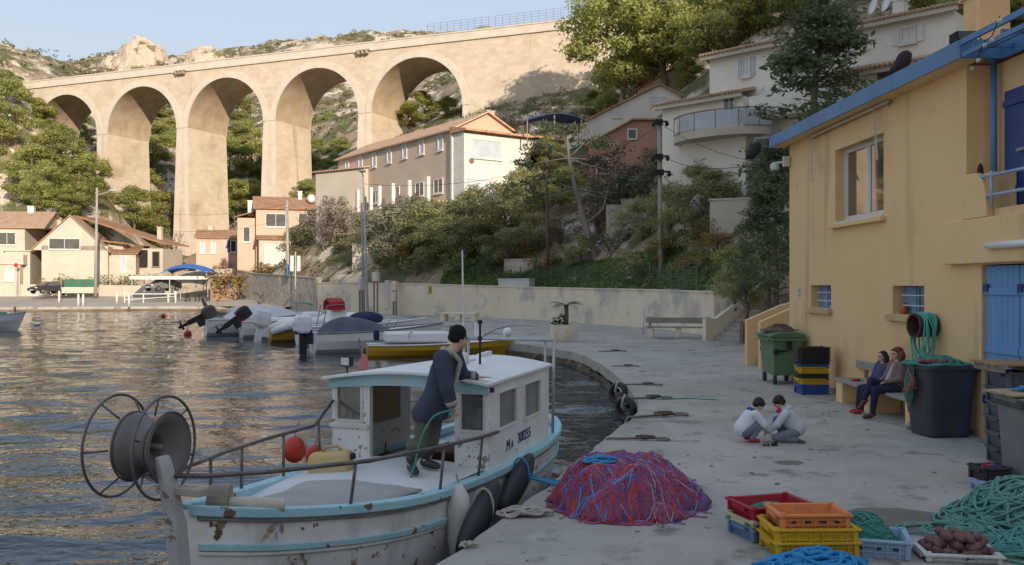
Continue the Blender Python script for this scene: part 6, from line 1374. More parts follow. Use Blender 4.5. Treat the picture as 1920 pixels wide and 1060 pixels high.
def rope_heap(name,label,c,rx,ry,h,n,r,m,seed,cat='rope',loops=9,turns=1.3,flat=False,parent=None,part='strand',sides=6,k=26):
    rq = random.Random(seed); t = parent or thing(name,label,cat,c); b = MB()
    for j in range(n):
        a0 = rq.uniform(0,6.28); ra = rq.uniform(.25,.98); ecc = rq.uniform(.55,1); ph = rq.uniform(0,6.28); cx_, cy_ = rq.uniform(-.3,.3)*rx, rq.uniform(-.3,.3)*ry; pts = []; lv = j/max(1,n-1); f1,f2 = rq.uniform(1.5,3.2), rq.uniform(2,4.5)
        for i in range(k):
            u = i/(k-1); a = a0+2*PI*turns*u; q = ra*(1+.22*math.sin(f1*a+ph)+.10*math.sin(f2*a))
            x = cx_+rx*q*math.cos(a)*(1-.35*abs(cx_)/rx); y = cy_+ry*q*ecc*math.sin(a); d = min(1,math.hypot(x/rx,y/ry))
            z = h*(1-d*d)*(.25+.75*lv)+r*(1+1.2*math.sin(a*2.3+ph)**2)
            pts.append((x,y,max(z,r)))
        b.tube(pts,r,sides)
    b.build(part,m,t,smooth=True); return t
# ropes on the quay near the boat
rope_heap('rope','frayed pale rope lashing on the quay beside the black fenders',G(985,968),.34,.13,.07,9,.017,m_rope_w,21,turns=.9)
rope_heap('rope','short pale rope end lying at the quay edge under the white fender',G(880,1028),.16,.06,.03,3,.014,m_rope_w,22,turns=.8)
t = thing('rope','blue rope running from the rear black fender to the net heap','rope',G(1030,915)); b = MB()
for j in range(4): b.tube([bw(1.25,4.6,.1)-t.location+V((0,.03*j,.04)),V((-.25,.12+.05*j,.10)),V((.05,.05+.06*j,.03)),V((.35,-.05+.08*j,.05)),V((.55,.02*j,.2))],.014,6)
b.build('strand',m_ropeb,t,smooth=True)
t = thing('rope','thin green mooring line lying across the quay from the mooring bar','rope',G(1240,750)); MB().tube([G(px,py)-t.location+V((0,0,.012)) for px,py in ((1195,746),(1240,750),(1290,748),(1345,751))],.012,6).build('strand',m_ropeg,t)
t = thing('hose','thin pale line lying on the quay near the planter','hose',G(1000,610)); MB().tube([G(px,py)-t.location+V((0,0,.02)) for px,py in ((905,632),(930,618),(960,611),(1000,612))],.02,5).build('strand',m_steel,t)
# ------------------------------------------------------------ heap of nets
def net_mat():
    m = M('fishing_net',(.46,.075,.075),(.34,.05,.06),3.0,.95,.03,60,spots=[((.20,.10,.26),1.4,.50,.06),((.14,.08,.22),3.2,.58,.04),((.54,.15,.12),4.5,.62,.05)]); return m
nc_ = G(1167,945); t = thing('net_heap','big heap of red and purple fishing nets with blue ropes on the quay','nets',nc_)
b = MB(); rings = []; NR = 26; NA = 72
for i in range(NR):
    u = i/(NR-1); rr_ = []
    for j in range(NA):
        a = 2*PI*j/NA; ed = 1+.16*mnoise.noise(V((math.cos(a)*2,math.sin(a)*2,.5)))+.07*mnoise.noise(V((math.cos(a)*6,math.sin(a)*6,1.5)))+(.22 if abs(((a+.1+PI)%(2*PI))-PI) < .25 else 0)*u**3
        r_ = u**.85*ed; x, y = .76*r_*math.cos(a), .84*r_*math.sin(a); h = .50*(1-u**3.0)**.9
        fold = .055*math.sin(a*9+3*math.sin(a*2)+u*4)*u*(1-u**4)+.05*mnoise.noise(V((x*4,y*4,2)))+.025*mnoise.noise(V((x*13,y*13,5)))
        rr_.append((x*(1+fold),y*(1+fold),max(.006,h+fold*1.2*(1-u**5))))
    rings.append(rr_)
b.loft(rings); b.build('net_mound',net_mat(),t,smooth=True)
from mathutils.bvhtree import BVHTree
BV = BVHTree.FromPolygons([V(p) for p in b.v],[f for f in b.f])
def on_mound(x,y):
    h = BV.ray_cast(V((x,y,3)),V((0,0,-1)))[0]; return h.z if h is not None else 0.0
rq = random.Random(31)
def net_strands(n,r,m,name,ln=(.3,1.2),jit=.12,zoff=.004):
    b = MB()
    for _ in range(n):
        a = rq.uniform(0,6.28); rad = math.sqrt(rq.random())*.95; x, y = .76*rad*math.cos(a), .84*rad*math.sin(a); d = rq.uniform(0,6.28); L = rq.uniform(*ln); pts = []
        for i in range(12):
            pts.append((x,y,on_mound(x,y)+zoff+.012*rq.random())); d += rq.uniform(-.5,.5); x += math.cos(d)*L/12; y += math.sin(d)*L/12
            if math.hypot(x/.76,y/.84) > 1.08: d += PI*.6; x *= .97; y *= .97
        b.tube(pts,r,5)
    b.build(name,m,t,smooth=True)
net_strands(18,.010,m_ropeb,'blue_line',(.5,1.3)); net_strands(11,.009,M('lilac_line',(.34,.30,.48),None,8,.9),'lilac_line'); net_strands(8,.007,m_ropegl,'green_line'); net_strands(480,.0055,M('red_mesh',(.50,.09,.09),(.36,.06,.07),6,.95),'red_fold',(.3,.9)); net_strands(430,.0055,M('purple_mesh',(.24,.12,.30),(.15,.07,.20),6,.95),'purple_fold',(.3,.8)); net_strands(14,.007,m_rope_w,'pale_line',(.3,.9))
b = MB()
for _ in range(34):
    a = rq.uniform(0,6.28) if _ > 8 else rq.gauss(.05,.12); x, y = .76*.97*math.cos(a), .84*.97*math.sin(a); d = a+rq.uniform(-.9,.9); pts = []
    for i in range(9): pts.append((x,y,max(.008,(on_mound(x,y) if i < 2 else 0)+.008+.012*rq.random()))); x += .032*math.cos(d); y += .032*math.sin(d); d += rq.uniform(-.6,.6)
    b.tube(pts,rq.choice((.006,.008,.011)),5)
b.build('loose_fringe',M('stray_mesh',(.42,.09,.10),(.22,.10,.26),3,.95,lo=.45,hi=.55),t,smooth=True)['kind'] = 'stuff'
rope_heap('x','',None,.22,.16,.08,8,.014,m_ropeb,33,parent=t,part='blue_coil'); 
for o in [o for o in bpy.data.objects if o.name.startswith('blue_coil')]: o.location = (-.26,-.20,.47)
# ------------------------------------------------------------ crates
def crate_parts(t, w, d, h, m, z=0, slots=True, rimm=None, lip=.03, handles=True):
    b = MB(); tp = .90; th = .016
    def rect(k,z_,o=0): return [(a*(w/2*k+o),c*(d/2*k+o),z_) for a,c in ((-1,-1),(1,-1),(1,1),(-1,1))]
    b.loft([rect(tp,z),rect(1,z+h-.02),rect(1,z+h-.02,lip),rect(1,z+h,lip),rect(1,z+h,-th),rect(tp,z+.02,-th)],caps=True)
    n = max(3,int(w/.11))
    for i in range(n):
        x = -w/2*.9+w*.9*(i+.5)/n
        for sg in (-1,1): b.prism([(x-.01,sg*d/2*.905,z+.01),(x+.01,sg*d/2*.905,z+.01),(x+.01,sg*(d/2+.002),z+h-.03),(x-.01,sg*(d/2+.002),z+h-.03)],(0,sg*.014,0))
    for sg in (-1,1):
        for k_ in (.35,.68): b.box(-w/2*.92,sg*d/2*(.9+.1*k_)-.008+sg*.004,z+h*k_-.008,w/2*.92,sg*d/2*(.9+.1*k_)+.008+sg*.004,z+h*k_+.008)
    for sx in (-1,1):
        b.box(sx*(w/2+lip*.2)-.03,-.12,z+h-.055,sx*(w/2+lip*.2)+.03,.12,z+h-.022)
        for sg in (-1,1): b.box(sx*w/2*.955-.022,sg*d/2*.955-.022,z+.01,sx*w/2*.955+.022,sg*d/2*.955+.022,z+h+.012)
    o = b.build('shell',m,t,bevel=.004); 
    if slots:
        s_ = MB()
        for i in range(4):
            x = -w*.33+w*.22*i; y = -d/2*(.9+.1*.55)-.0165; s_.box(x-.025,y-.002,z+h*.5,x+.025,y+.012,z+h*.6)
        s_.build('slot',m_dark,o)
    return o
def plast(name,c): return M(name,c,tuple(x*.86 for x in c),3,.55,.002,30,spots=[(tuple(x*.55+.06 for x in c),4.5,.63,.08)])
p_or = plast('orange_plastic',(.68,.24,.075)); p_ye = plast('yellow_crate_plastic',(.62,.38,.02)); p_re = plast('red_plastic',(.36,.015,.03)); p_bg = plast('blue_grey_plastic',(.13,.22,.36)); p_lb = plast('pale_blue_plastic',(.30,.40,.56)); p_bk = plast('black_plastic',(.035,.030,.030)); p_bl = plast('blue_crate_plastic',(.03,.09,.34)); p_wh = plast('white_crate_plastic',(.58,.57,.54)); p_gr = plast('grey_plastic',(.10,.115,.14)); p_dg = plast('dark_grey_plastic',(.075,.08,.095))
def crate(label,loc,rz,w,d,h,m,slots=True,group=None): 
    t = thing('fish_crate',label,'crate',loc,rz,group); crate_parts(t,w,d,h,m,0,slots); return t
S0 = V((2.66,8.15,0))
crate('yellow fish crate at the bottom of the stack under the orange crate',S0,R(3),.72,.46,.155,p_ye,False)
crate('yellow fish crate between the bottom yellow crate and the orange crate',S0+V((.0,.01,.115)),R(1),.72,.46,.155,p_ye,False)
crate('orange fish crate on top of the yellow crate stack',S0+V((.0,.02,.235)),R(2),.60,.40,.15,p_or,True)
S1 = V((2.47,8.72,0))
crate('blue grey fish crate at the bottom under the red crate',S1,R(18),.62,.42,.15,p_bg,True)
crate('pale yellowed crate squeezed between the blue grey and the red crate',S1+V((0,0,.10)),R(18),.63,.43,.10,plast('ivory_plastic',(.55,.48,.30)),False)
crate('red fish crate holding a little green net',S1+V((.02,.02,.165)),R(16),.64,.46,.16,p_re,False)
rope_heap('net_bundle','green net lying inside the red crate',S1+V((.0,.0,.21)),.24,.15,.10,30,.006,m_ropeg,41,'nets',sides=4)
S2 = V((3.20,8.18,0)); crate('pale blue fish crate full of green net right of the yellow stack',S2,R(-16),.66,.46,.17,p_lb,True)
nh = rope_heap('net_bundle','green net heaped in the pale blue crate',S2+V((-.02,.02,.09)),.30,.22,.26,85,.006,m_ropeg,42,'nets',sides=4); MB().ell((0,0,0),(.27,.19,.22),20,10).build('net_core',M('green_net',(.06,.26,.21),(.04,.18,.15),9,.95,.02,40),nh,smooth=True)
nh = rope_heap('rope_heap','thick blue rope heaped in front of the yellow crates',V((2.58,7.72,0)),.42,.20,.13,17,.019,M('bright_blue_rope',(.03,.26,.52),(.025,.20,.42),12,.8),43,'rope',turns=1.1)
# right hand rope pile and floats
nh = rope_heap('rope_heap','large pile of pale green rope at the right edge of the quay',V((5.15,9.1,0)),.66,.76,.46,110,.014,m_ropegl,51,'rope',turns=1.2); MB().ell((0,0,0),(.54,.62,.37),26,12).build('rope_core',M('rope_core',(.06,.22,.18),(.04,.15,.12),10,.95,.03,30),nh,smooth=True)
rope_heap('rope_heap','loose green rope spilling from the large pile towards the crates',V((4.28,8.75,0)),.42,.34,.06,9,.013,m_ropegl,52,'rope',turns=.8)
nh = rope_heap('rope_heap','green rope coils in front of the large pile at the lower right corner',V((4.80,8.15,0)),.46,.38,.24,55,.014,m_ropeg,53,'rope',turns=1.2); MB().ell((0,0,0),(.40,.32,.19),22,10).build('rope_core',M('rope_core2',(.05,.20,.17),(.035,.14,.12),10,.95,.03,30),nh,smooth=True)
SW = V((3.92,8.0,0)); crate('white crate under the brown net floats at the bottom right',SW,R(-8),.60,.40,.08,p_wh,False)
m_float = M('brown_float',(.17,.075,.07),(.12,.05,.05),4,.6,spots=[((.25,.15,.14),5,.62,.05)])
t0 = None; rq = random.Random(77); n = 0
for lay in range(3):
    for i in range(26 if lay < 2 else 14):
        a = rq.uniform(0,6.28); q = math.sqrt(rq.random())*(1.05-.25*lay); p = SW+V((.03+.30*q*math.cos(a),.03+.22*q*math.sin(a),.06+.062*lay))
        if t0 is None:
            t0 = thing('net_float','brown oval net float in the heap on the white crate','float',p,rq.uniform(0,3),'brown net floats on the white crate'); b = MB()
            b.loft([[(x,r_*math.cos(q_),r_*math.sin(q_)) for q_ in np.linspace(0,2*PI,12,endpoint=False)] for x,r_ in ((-.058,.010),(-.054,.024),(-.035,.036),(0,.040),(.035,.036),(.054,.024),(.058,.010))]); b.build('float_body',m_float,t0,smooth=True)
        else:
            c = dup(t0,None,p,rq.uniform(0,6.28)); c.rotation_euler = (rq.uniform(-.4,.4),rq.uniform(-.7,.7),rq.uniform(0,6.28))
# boxes by the grey bin
BX = V((5.62,10.6,0)); crate('pale grey crate on the ground beside the grey bin',BX,R(-4),.36,.30,.13,p_lb,False)
t = crate('dark crate of red and blue gear on the pale grey crate',BX+V((-.02,.02,.115)),R(3),.32,.28,.17,p_bk,True)
rope_heap('net_bundle','red and blue scraps of net in the dark crate',BX+V((-.02,.02,.24)),.13,.10,.07,14,.009,M('mixed_scraps',(.32,.05,.07),(.04,.10,.26),5,.9,lo=.45,hi=.55),61,'nets',turns=.8)
# ------------------------------------------------------------ bins
def bin_round(t,w,d,h,m,r=.2,taper=.86,n=32,rim=True):
    def sec(k,z,o=0): return [((w/2*k+o)*math.copysign(abs(math.cos(a))**.34,math.cos(a)),(d/2*k+o)*math.copysign(abs(math.sin(a))**.34,math.sin(a)),z) for a in np.linspace(0,2*PI,n,endpoint=False)]
    b = MB().loft([sec(taper*.96,0),sec(taper,.04),sec(.97,h*.8),sec(1,h-.06),sec(1,h-.06,.035),sec(1,h,.04),sec(1,h,-.03),sec(.96,h-.25,-.03)])
    return b.build('bin_body',m,t,smooth=False,bevel=.008)
m_bin = M('dark_bin_plastic',(.045,.045,.055),(.06,.06,.07),1.5,.55,.002,12,spots=[((.13,.12,.12),1.6,.62,.15)])
p = G(1768,812); p = V((6.86,14.55,0)); t = thing('black_bin','large dark plastic bin topped with green rope by the blue door','bin',p,.1); bin_round(t,.86,.80,1.13,m_bin,taper=.82); MB().box(-.46,-.03,1.02,-.40,.03,1.09).box(.40,-.3,1.05,.52,.3,1.12).build('handle',m_bin,t,bevel=.01)
nh = rope_heap('rope_heap','green rope coiled on the large dark bin',p+V((-.05,0,1.13)),.42,.38,.13,34,.013,m_ropeg,62,'rope'); b = MB()
t0 = None; rq = random.Random(5)
for i in range(26):
    u = i/26; q = p+V((-.40-.10*math.sin(u*3),.12*math.sin(u*9)-.15+.2*u,1.22-.72*u)) if i > 7 else p+V((-.40+.06*i,-.25+.03*math.sin(i*2),1.20))
    if t0 is None:
        t0 = thing('net_float','reddish net float strung along the rim of the large dark bin','float',q,0,'floats hanging on the dark bin'); MB().ell((0,0,0),(.055,.04,.04),12,8).build('float_body',M('red_brown_float',(.26,.09,.07),(.20,.06,.05),5,.6),t0,smooth=True); MB().tube([(-.065,0,0),(.065,0,0)],.016,6).build('core',m_ropeg,t0)
    else: c = dup(t0,None,q); c.rotation_euler = (rq.uniform(-.6,.6),rq.uniform(.4,1.6) if i > 7 else 0,rq.uniform(0,6.28))
t = thing('rope','green rope hanging down from the rim of the large dark bin','rope',p+V((-.44,-.1,1.15))); b = MB()
for j in range(5): b.tube([(.1,.03*j,.05),(-.02,.04*j-.03,.0),(-.04-.01*j,.05*j,-.3),(-.03,.04*j,-.55-.06*j)],.010,5)
b.build('strand',m_ropegl,t,smooth=True)
p = V((6.22,10.65,0)); t = thing('grey_bin','tall grey plastic bin cut by the right edge of the view','bin',p,-.05); bin_round(t,.78,.74,1.10,M('grey_bin_plastic',(.17,.16,.165),(.21,.20,.20),1.5,.6,.002,10),taper=.84)
MB().box(-.42,-.36,.98,-.36,.36,1.08).build('handle',m_bin,t,bevel=.01)
t = thing('rope','pale green rope loop hanging over the tall grey bin','rope',p+V((-.1,-.42,1.0))); b = MB()
for j in range(3): b.tube([(.02+.05*j,0,.12),(-.12-.03*j,-.03,-.05),(-.15-.02*j,-.04,-.35-.05*j),(-.02,-.05,-.55-.06*j),(.10+.03*j,-.04,-.35),(.12+.04*j,0,.1)],.012,6)
b.build('strand',m_ropegl,t,smooth=True)
t = thing('wooden_board','weathered wooden boards laid over the tall grey bin','board',p+V((-.05,.05,1.12)),.12)
for k in range(3): MB().box(-.48,-.30+.2*k,.002*k,.55,-.30+.2*k+.17,.028+.002*k).build('plank',M('raw_wood',(.42,.32,.20),(.34,.25,.15),2,.85,stretch=(1,6,6)),t,bevel=.004)
rope_heap('rope','thin blue and white rope left on the boards over the grey bin',p+V((-.1,0,1.155)),.25,.2,.05,8,.010,m_ropeb,63,'rope')
gk = p+V((.62,1.55,0)); z = 0
for i,l in enumerate(('lowest','second lowest','third','fourth','fifth','topmost')): crate('dark grey stacking crate, '+l+' of the stack by the blue door',gk+V((.01*(i%2),.01*(i%3),z)),R(-3+2*i),.66,.46,.22,p_gr if i%2 else p_dg,False); z += .205
t = thing('wooden_pallet','wooden pallet lying on the stack of dark grey crates','pallet',gk+V((0,0,z+.022)),-.08)
for k in range(4): MB().box(-.5,-.38+.2*k,.09,.6,-.38+.2*k+.15,.115).build('plank',M('pallet_wood',(.36,.24,.14),(.28,.19,.11),2,.85,stretch=(1,6,6)),t)
for x in (-.45,0,.5): MB().box(x,-.38,0,x+.09,.37,.088).build('block',m_wood,t)
# green wheeled bin
m_gbin = M('green_bin_plastic',(.11,.20,.11),(.085,.165,.085),1.5,.5,.002,10,spots=[((.14,.22,.14),1.3,.62,.15)])
p = V((6.62,22.35,0)); t = thing('wheeled_bin','green four wheeled rubbish bin with a closed lid against the yellow house','bin',p)
def rr2(x0,x1,y0,y1,z): return [(x0,y0,z),(x1,y0,z),(x1,y1,z),(x0,y1,z)]
MB().loft([rr2(-.30,.30,-.50,.50,.22),rr2(-.36,.36,-.60,.60,1.05),rr2(-.40,.40,-.64,.64,1.05),rr2(-.40,.40,-.64,.64,1.14)]).build('bin_body',m_gbin,t,bevel=.02)
b = MB().loft([[(x,y*k,z) for x,z in ((-.43,1.142),(-.43,1.20),(-.2,1.27),(.2,1.28),(.42,1.22),(.42,1.142))] for y,k in ((-.66,1),(.66,1))]); b.build('lid',m_gbin,t,bevel=.02)
for sg in (-1,1): MB().tube([(0,sg*.58,.92),(0,sg*.72,.92)],.045,10).tube([(0,sg*.70,.92),(0,sg*.74,.92)],.07,12).box(-.05,sg*.60-.03,.98,.09,sg*.60+.03,1.12).tube([(-.28,sg*.58,.80),(-.02,sg*.62,.82)],.02,6).ell((-.28,sg*.6,.80),(.07,.04,.07)).build('lifting_arm',m_black,t)
MB().box(-.46,-.5,1.05,-.41,.5,1.09).box(.41,-.5,1.05,.46,.5,1.09).build('grip',m_gbin,t,bevel=.01)
for x in (-.27,.27):
    for y in (-.45,.45): 
        q = MB().tube([(x-.03,y,.10),(x+.03,y,.10)],.10,16).build('wheel',m_rub,t); MB().box(x-.05,y-.02,.12,x+.05,y+.02,.25).build('caster_fork',m_steel,q)
nh = rope_heap('net_bundle','brown old net piled on the lid of the green bin',p+V((-.02,.0,1.275)),.36,.46,.16,26,.012,M('old_net',(.20,.16,.13),(.14,.11,.09),8,.95),64,'nets'); MB().ell((0,0,0),(.34,.44,.13),18,9).build('net_core',M('old_net_core',(.22,.18,.14),(.14,.11,.09),7,.95,.03,25),nh,smooth=True)
SB = V((6.62,20.05,0)); z = 0; 
for i,(m,h,l) in enumerate(((p_bl,.19,'blue fish crate at the bottom of the stack by the green bin'),(p_ye,.13,'lower yellow crate on the blue crate by the green bin'),(p_bk,.11,'black crate between the two yellow crates'),(p_ye,.15,'upper yellow crate below the black crates'),(p_bl,.05,'thin blue crate rim under the black crates'))): crate(l,SB+V((.01*(i%2),.01*(i%2),z)),R(4-2*i),.60,.42,h+.03,m,False); z += h
for i,l in enumerate(('lowest','second','third','fourth','fifth','topmost')): crate('black nested crate, '+l+' of six on the coloured crates',SB+V((.01,0,z)),R(1.5*(i%2)),.62,.43,.13,p_bk,True); z += .055
# bench by the house
t = thing('wall_bench','plank bench on yellow blocks along the wall of the yellow house','bench',(6.72,17.0,0)); 
for k in range(2): MB().box(-.04+.27*k,-1.95,.42,-.04+.27*k+.25,1.95,.475).build('seat_plank',m_plank,t,bevel=.008)
for y in (-1.85,-.05,1.45): MB().box(-.0,y,0,.55,y+.35,.418).build('leg',m_yel,t)
MB().box(.46,-.4,.68,.50,1.95,.84).build('backrest',m_plank,t,bevel=.008); MB().box(.50,.3,.5,.53,.4,.82).box(.50,1.5,.5,.53,1.6,.82).build('back_bracket',m_wood,t)
t = thing('red_cloth','small red rag lying on the far end of the plank bench','cloth',(6.9,18.2,.478)); MB().ell((0,0,.02),(.10,.07,.025),12,6).ell((.06,.04,.02),(.06,.05,.02),10,6).build('rag',m_redc,t,smooth=True)
t = thing('grey_bottle','small grey weight on the ground under the plank bench','weight',G(1707,805)); MB().lathe([(.06,0),(.07,.06),(.05,.10),(.02,.12)],(0,0,0),12).build('weight_body',m_steel,t,smooth=True); MB().tube([(0,0,.11),(.05,.1,.3),(.06,.12,.42)],.006,5).build('cord',m_rope_w,t)
# rusty drum on the wall with hanging rope
q = V((7.30,15.75,1.70)); t = thing('wall_drum','rusty hollow drum fixed to the yellow wall holding coiled rope','drum',q,0); AXD = V((-1,-.12,0)).normalized(); b = MB(); x_ = V((0,0,1)); y_ = AXD.cross(x_)
b.loft([[AXD*d_+(x_*math.cos(a)+y_*math.sin(a))*r_ for a in np.linspace(0,2*PI,28,endpoint=False)] for d_,r_ in ((-.02,.20),(.32,.20),(.33,.22),(.35,.22),(.35,.185),(.05,.18))]); b.build('drum_shell',M('rusty_drum',(.10,.045,.04),(.06,.03,.03),4,.85),t,smooth=False)
t = thing('rope','loops of green rope hanging over the rusty wall drum','rope',q); b = MB(); rq = random.Random(8)
for j in range(8):
    xx = AXD*(.06+.033*j); wd = .20+rq.uniform(-.01,.05); ln = .62+rq.uniform(-.12,.22); b.tube([xx+y_*(wd*math.sin(a))*(1 if math.cos(a) > 0 else 1+.15*rq.random())+V((0,0,(.215*math.cos(a) if math.cos(a) > 0 else ln*math.cos(a))))+AXD*(.03*math.sin(a*2+j)) for a in np.linspace(0,2*PI,26,endpoint=False)],.014,6,closed=True)
b.build('rope_loop',M('mint_rope',(.10,.50,.38),(.08,.40,.31),9,.8),t,smooth=True)
rq = random.Random(17); b = MB()
for i in range(420):
    if i < 130: q = G(rq.gauss(1390,45),rq.gauss(655,12))
    else: q = V((rq.uniform(1.2,7.0),rq.uniform(7.5,40),0)); 
    if q.x < np.interp(q.y,[7,10,17,25,32,36],[.2,1.0,3.0,3.3,3.2,2.6]) or q.x > 6.9+(q.y > 24)*2: continue
    s_ = rq.uniform(.012,.045); a = rq.uniform(0,6.28); b.add([(q.x+s_*math.cos(a+t_)*(1 if k_%2 else .6),q.y+s_*math.sin(a+t_),.005+.01*rq.random()) for k_,t_ in enumerate((0,1.3,2.9,4.4))],[(0,1,2,3)])
o = b.build('leaf_litter',M('dry_litter',(.11,.085,.06),(.20,.16,.11),9,.95),None); tag(o,'dry leaves and small litter scattered over the quay','litter',kind='stuff')
for k,(px,py,sx,sy,rz_) in enumerate(((1690,975,.62,.16,0),(1480,868,.2,.05,.2))):
    p = G(px,py); b = MB().loft([[(sx*math.cos(a)*(1+.3*mnoise.noise(V((math.cos(a)*2,math.sin(a)*2,k)))),sy*math.sin(a)*3*(1+.4*mnoise.noise(V((math.cos(a)*2,math.sin(a)*2,k+5)))),z) for a in np.linspace(0,2*PI,40,endpoint=False)] for z in (.001,.004)]); o = b.build('ground_stain',M('damp_concrete',(.13,.115,.095),(.17,.155,.135),3,.6),None); o.location = p; struct(o)
# ------------------------------------------------------------ people
m_skin = M('skin',(.64,.42,.32),(.58,.37,.275),6,.55); m_hairb = M('dark_hair',(.035,.02,.014),(.02,.012,.01),30,.6,.004,60); m_hairr = M('auburn_hair',(.20,.06,.028),(.10,.032,.016),25,.55,.006,50,stretch=(1,1,.2)); m_eye = M('eye',(.02,.015,.012),None,1,.2); m_lip = M('lips',(.35,.12,.10),None,1,.5)
m_coat = M('navy_coat',(.055,.066,.095),(.042,.05,.074),5,.9,.006,40); m_fleece = M('fleece',(.42,.38,.33),(.32,.29,.25),12,.95,.008,40); m_wader = M('olive_trousers',(.12,.12,.085),(.09,.09,.065),4,.8,.006,14); m_boot = M('rubber_boot',(.05,.052,.042),(.035,.037,.03),4,.5); m_hat = M('black_knit',(.010,.010,.013),None,20,.95,.004,60)
m_navyj = M('navy_jacket',(.06,.075,.15),(.045,.055,.11),6,.8,.004,30); m_denim = M('dark_denim',(.022,.028,.065),(.016,.02,.045),7,.85,.002,60); m_redshoe = M('red_shoe',(.50,.03,.05),None,4,.5); m_brownj = M('brown_jacket',(.22,.145,.11),(.16,.10,.08),5,.75,.006,20); m_brboot = M('brown_boot',(.10,.045,.03),None,4,.6); m_tshirt = M('grey_top',(.42,.42,.43),None,4,.9)
m_wcoat = M('white_padded_coat',(.72,.73,.75),(.62,.63,.65),5,.8,.006,20); m_gcoat = M('pale_grey_coat',(.58,.61,.64),(.48,.51,.54),5,.8,.006,20); m_bluec = M('blue_collar',(.03,.09,.26),None,4,.8); m_gtr = M('grey_trousers',(.20,.22,.28),(.15,.165,.21),5,.85); m_pnk = M('pink_scarf',(.55,.05,.12),None,4,.8); m_dshoe = M('dark_trainer',(.03,.035,.05),(.12,.13,.15),9,.6)
def cap_(b,p,q,r1,r2,n=14):
    p, q = V(p), V(q); d = (q-p); L = d.length; d = d.normalized() if L > 1e-6 else V((0,0,1)); pts = []; rr = []
    for i in range(5): a = PI/2*(1-i/4); pts.append(p-d*r1*math.sin(a)); rr.append(max(r1*math.cos(a),1e-4))
    for i in range(1,5): a = PI/2*i/4; pts.append((q if i else q)+d*r2*math.sin(a)); rr.append(max(r2*math.cos(a),1e-4))
    pts.insert(5,q); rr.insert(5,r2)
    b.tube(pts,rr,n)
def blob(name, prims, vox, m, parent, smooth=2, cut=None):
    b = MB()
    for p in prims:
        if p[0] == 'c': cap_(b,*p[1:])
        elif p[0] == 'p':                     # chain: points and radii
            for (u,ru),(v,rv) in zip(p[1][:-1],p[1][1:]): cap_(b,u,v,ru,rv)
        else: b.ell(p[1],p[2],18,12,p[3] if len(p) > 3 else None)
    o = b.build(name,m,parent,smooth=True)
    r_ = o.modifiers.new('remesh','REMESH'); r_.mode = 'VOXEL'; r_.voxel_size = vox; r_.use_smooth_shade = True
    s_ = o.modifiers.new('smooth','SMOOTH'); s_.factor = .5; s_.iterations = smooth
    bpy.context.view_layer.update(); dg = bpy.context.evaluated_depsgraph_get(); me = bpy.data.meshes.new_from_object(o.evaluated_get(dg)); o.modifiers.clear(); o.data = me; me.name = name
    if not me.materials: me.materials.append(m)
    if cut is not None:
        for v_ in me.vertices:
            if v_.co.z < cut: v_.co.z = cut-(cut-v_.co.z)*.06
    me.polygons.foreach_set('use_smooth',[True]*len(me.polygons)); return o
def hand(wrist, fwd, up, side, s=1.0, curl=.5):
    """palm, four bent fingers of different lengths and a thumb leaving the side of the palm"""
    w_, f, u = V(wrist), V(fwd).normalized(), V(up); u = (u-f*u.dot(f)).normalized(); r_ = f.cross(u)*side; P_ = []
    pc = w_+f*.050*s; rot = Matrix((r_,f,u)).transposed()
    P_.append(('e',pc,(.040*s,.050*s,.016*s),rot)); P_.append(('c',w_-f*.02*s,w_+f*.02*s,.024*s,.022*s))
    for k,(o,L) in enumerate(((-.030,.064),(-.010,.075),(.010,.072),(.029,.056))):
        a = pc+r_*o*s+f*.042*s; ang = curl*.55; d1 = f*math.cos(ang)-u*math.sin(ang); d2 = f*math.cos(ang*2.4)-u*math.sin(ang*2.4); d3 = f*math.cos(ang*3.4)-u*math.sin(ang*3.4)
        b_ = a+d1*L*.45*s; c = b_+d2*L*.33*s; e = c+d3*L*.25*s; P_.append(('p',[(a,.0092*s),(b_,.0085*s),(c,.0078*s),(e,.0070*s)]))
    t0 = w_-r_*.020*s+f*.018*s; t1 = t0-r_*.030*s+f*.025*s-u*.012*s*curl; t2 = t1-r_*.006*s+f*.030*s-u*.018*s*curl; P_.append(('p',[(t0,.013*s),(t1,.010*s),(t2,.0085*s)])); return P_
def head_prims(c, face, up, s=1.0):
    """skull, jaw, nose, brow, ears; s=1 is an adult head 0.23 m tall"""
    f = V(face).normalized(); u = V(up); u = (u-f*u.dot(f)).normalized(); r_ = f.cross(u); c = V(c); rot = Matrix((r_,f,u)).transposed()
    L = lambda x,y,z: c+(r_*x+f*y+u*z)*s
    pr = [('e',L(0,-.012,.025),(.075*s,.092*s,.088*s),rot),('e',L(0,.020,-.035),(.058*s,.068*s,.075*s),rot),('e',L(0,.052,-.088),(.028*s,.026*s,.024*s),rot),
          ('c',L(0,.088,.015),L(0,.108,-.022),.009*s,.013*s),('c',L(-.035,.077,.030),L(.035,.077,.030),.011*s,.011*s),('c',L(-.018,.082,-.062),L(.018,.082,-.062),.009*s,.009*s)]
    for sg in (-1,1): pr += [('e',L(sg*.076,-.01,-.005),(.010*s,.020*s,.030*s),rot),('e',L(sg*.042,.062,-.025),(.022*s,.020*s,.022*s),rot)]
    return pr, L, rot
def face_parts(t, L, s):
    for sg in (-1,1): MB().ell(L(sg*.031,.083,.010),.0105*s,10,7).build('eye',m_eye,t,smooth=True); MB().tube([L(sg*.048,.080,.030),L(sg*.030,.090,.036),L(sg*.014,.090,.032)],.0045*s,5).build('eyebrow',m_hairb,t)
    MB().tube([L(-.024,.083,-.062),L(0,.093,-.060),L(.024,.083,-.062)],[.004*s,.0075*s,.004*s],6).build('mouth',m_lip,t,smooth=True)
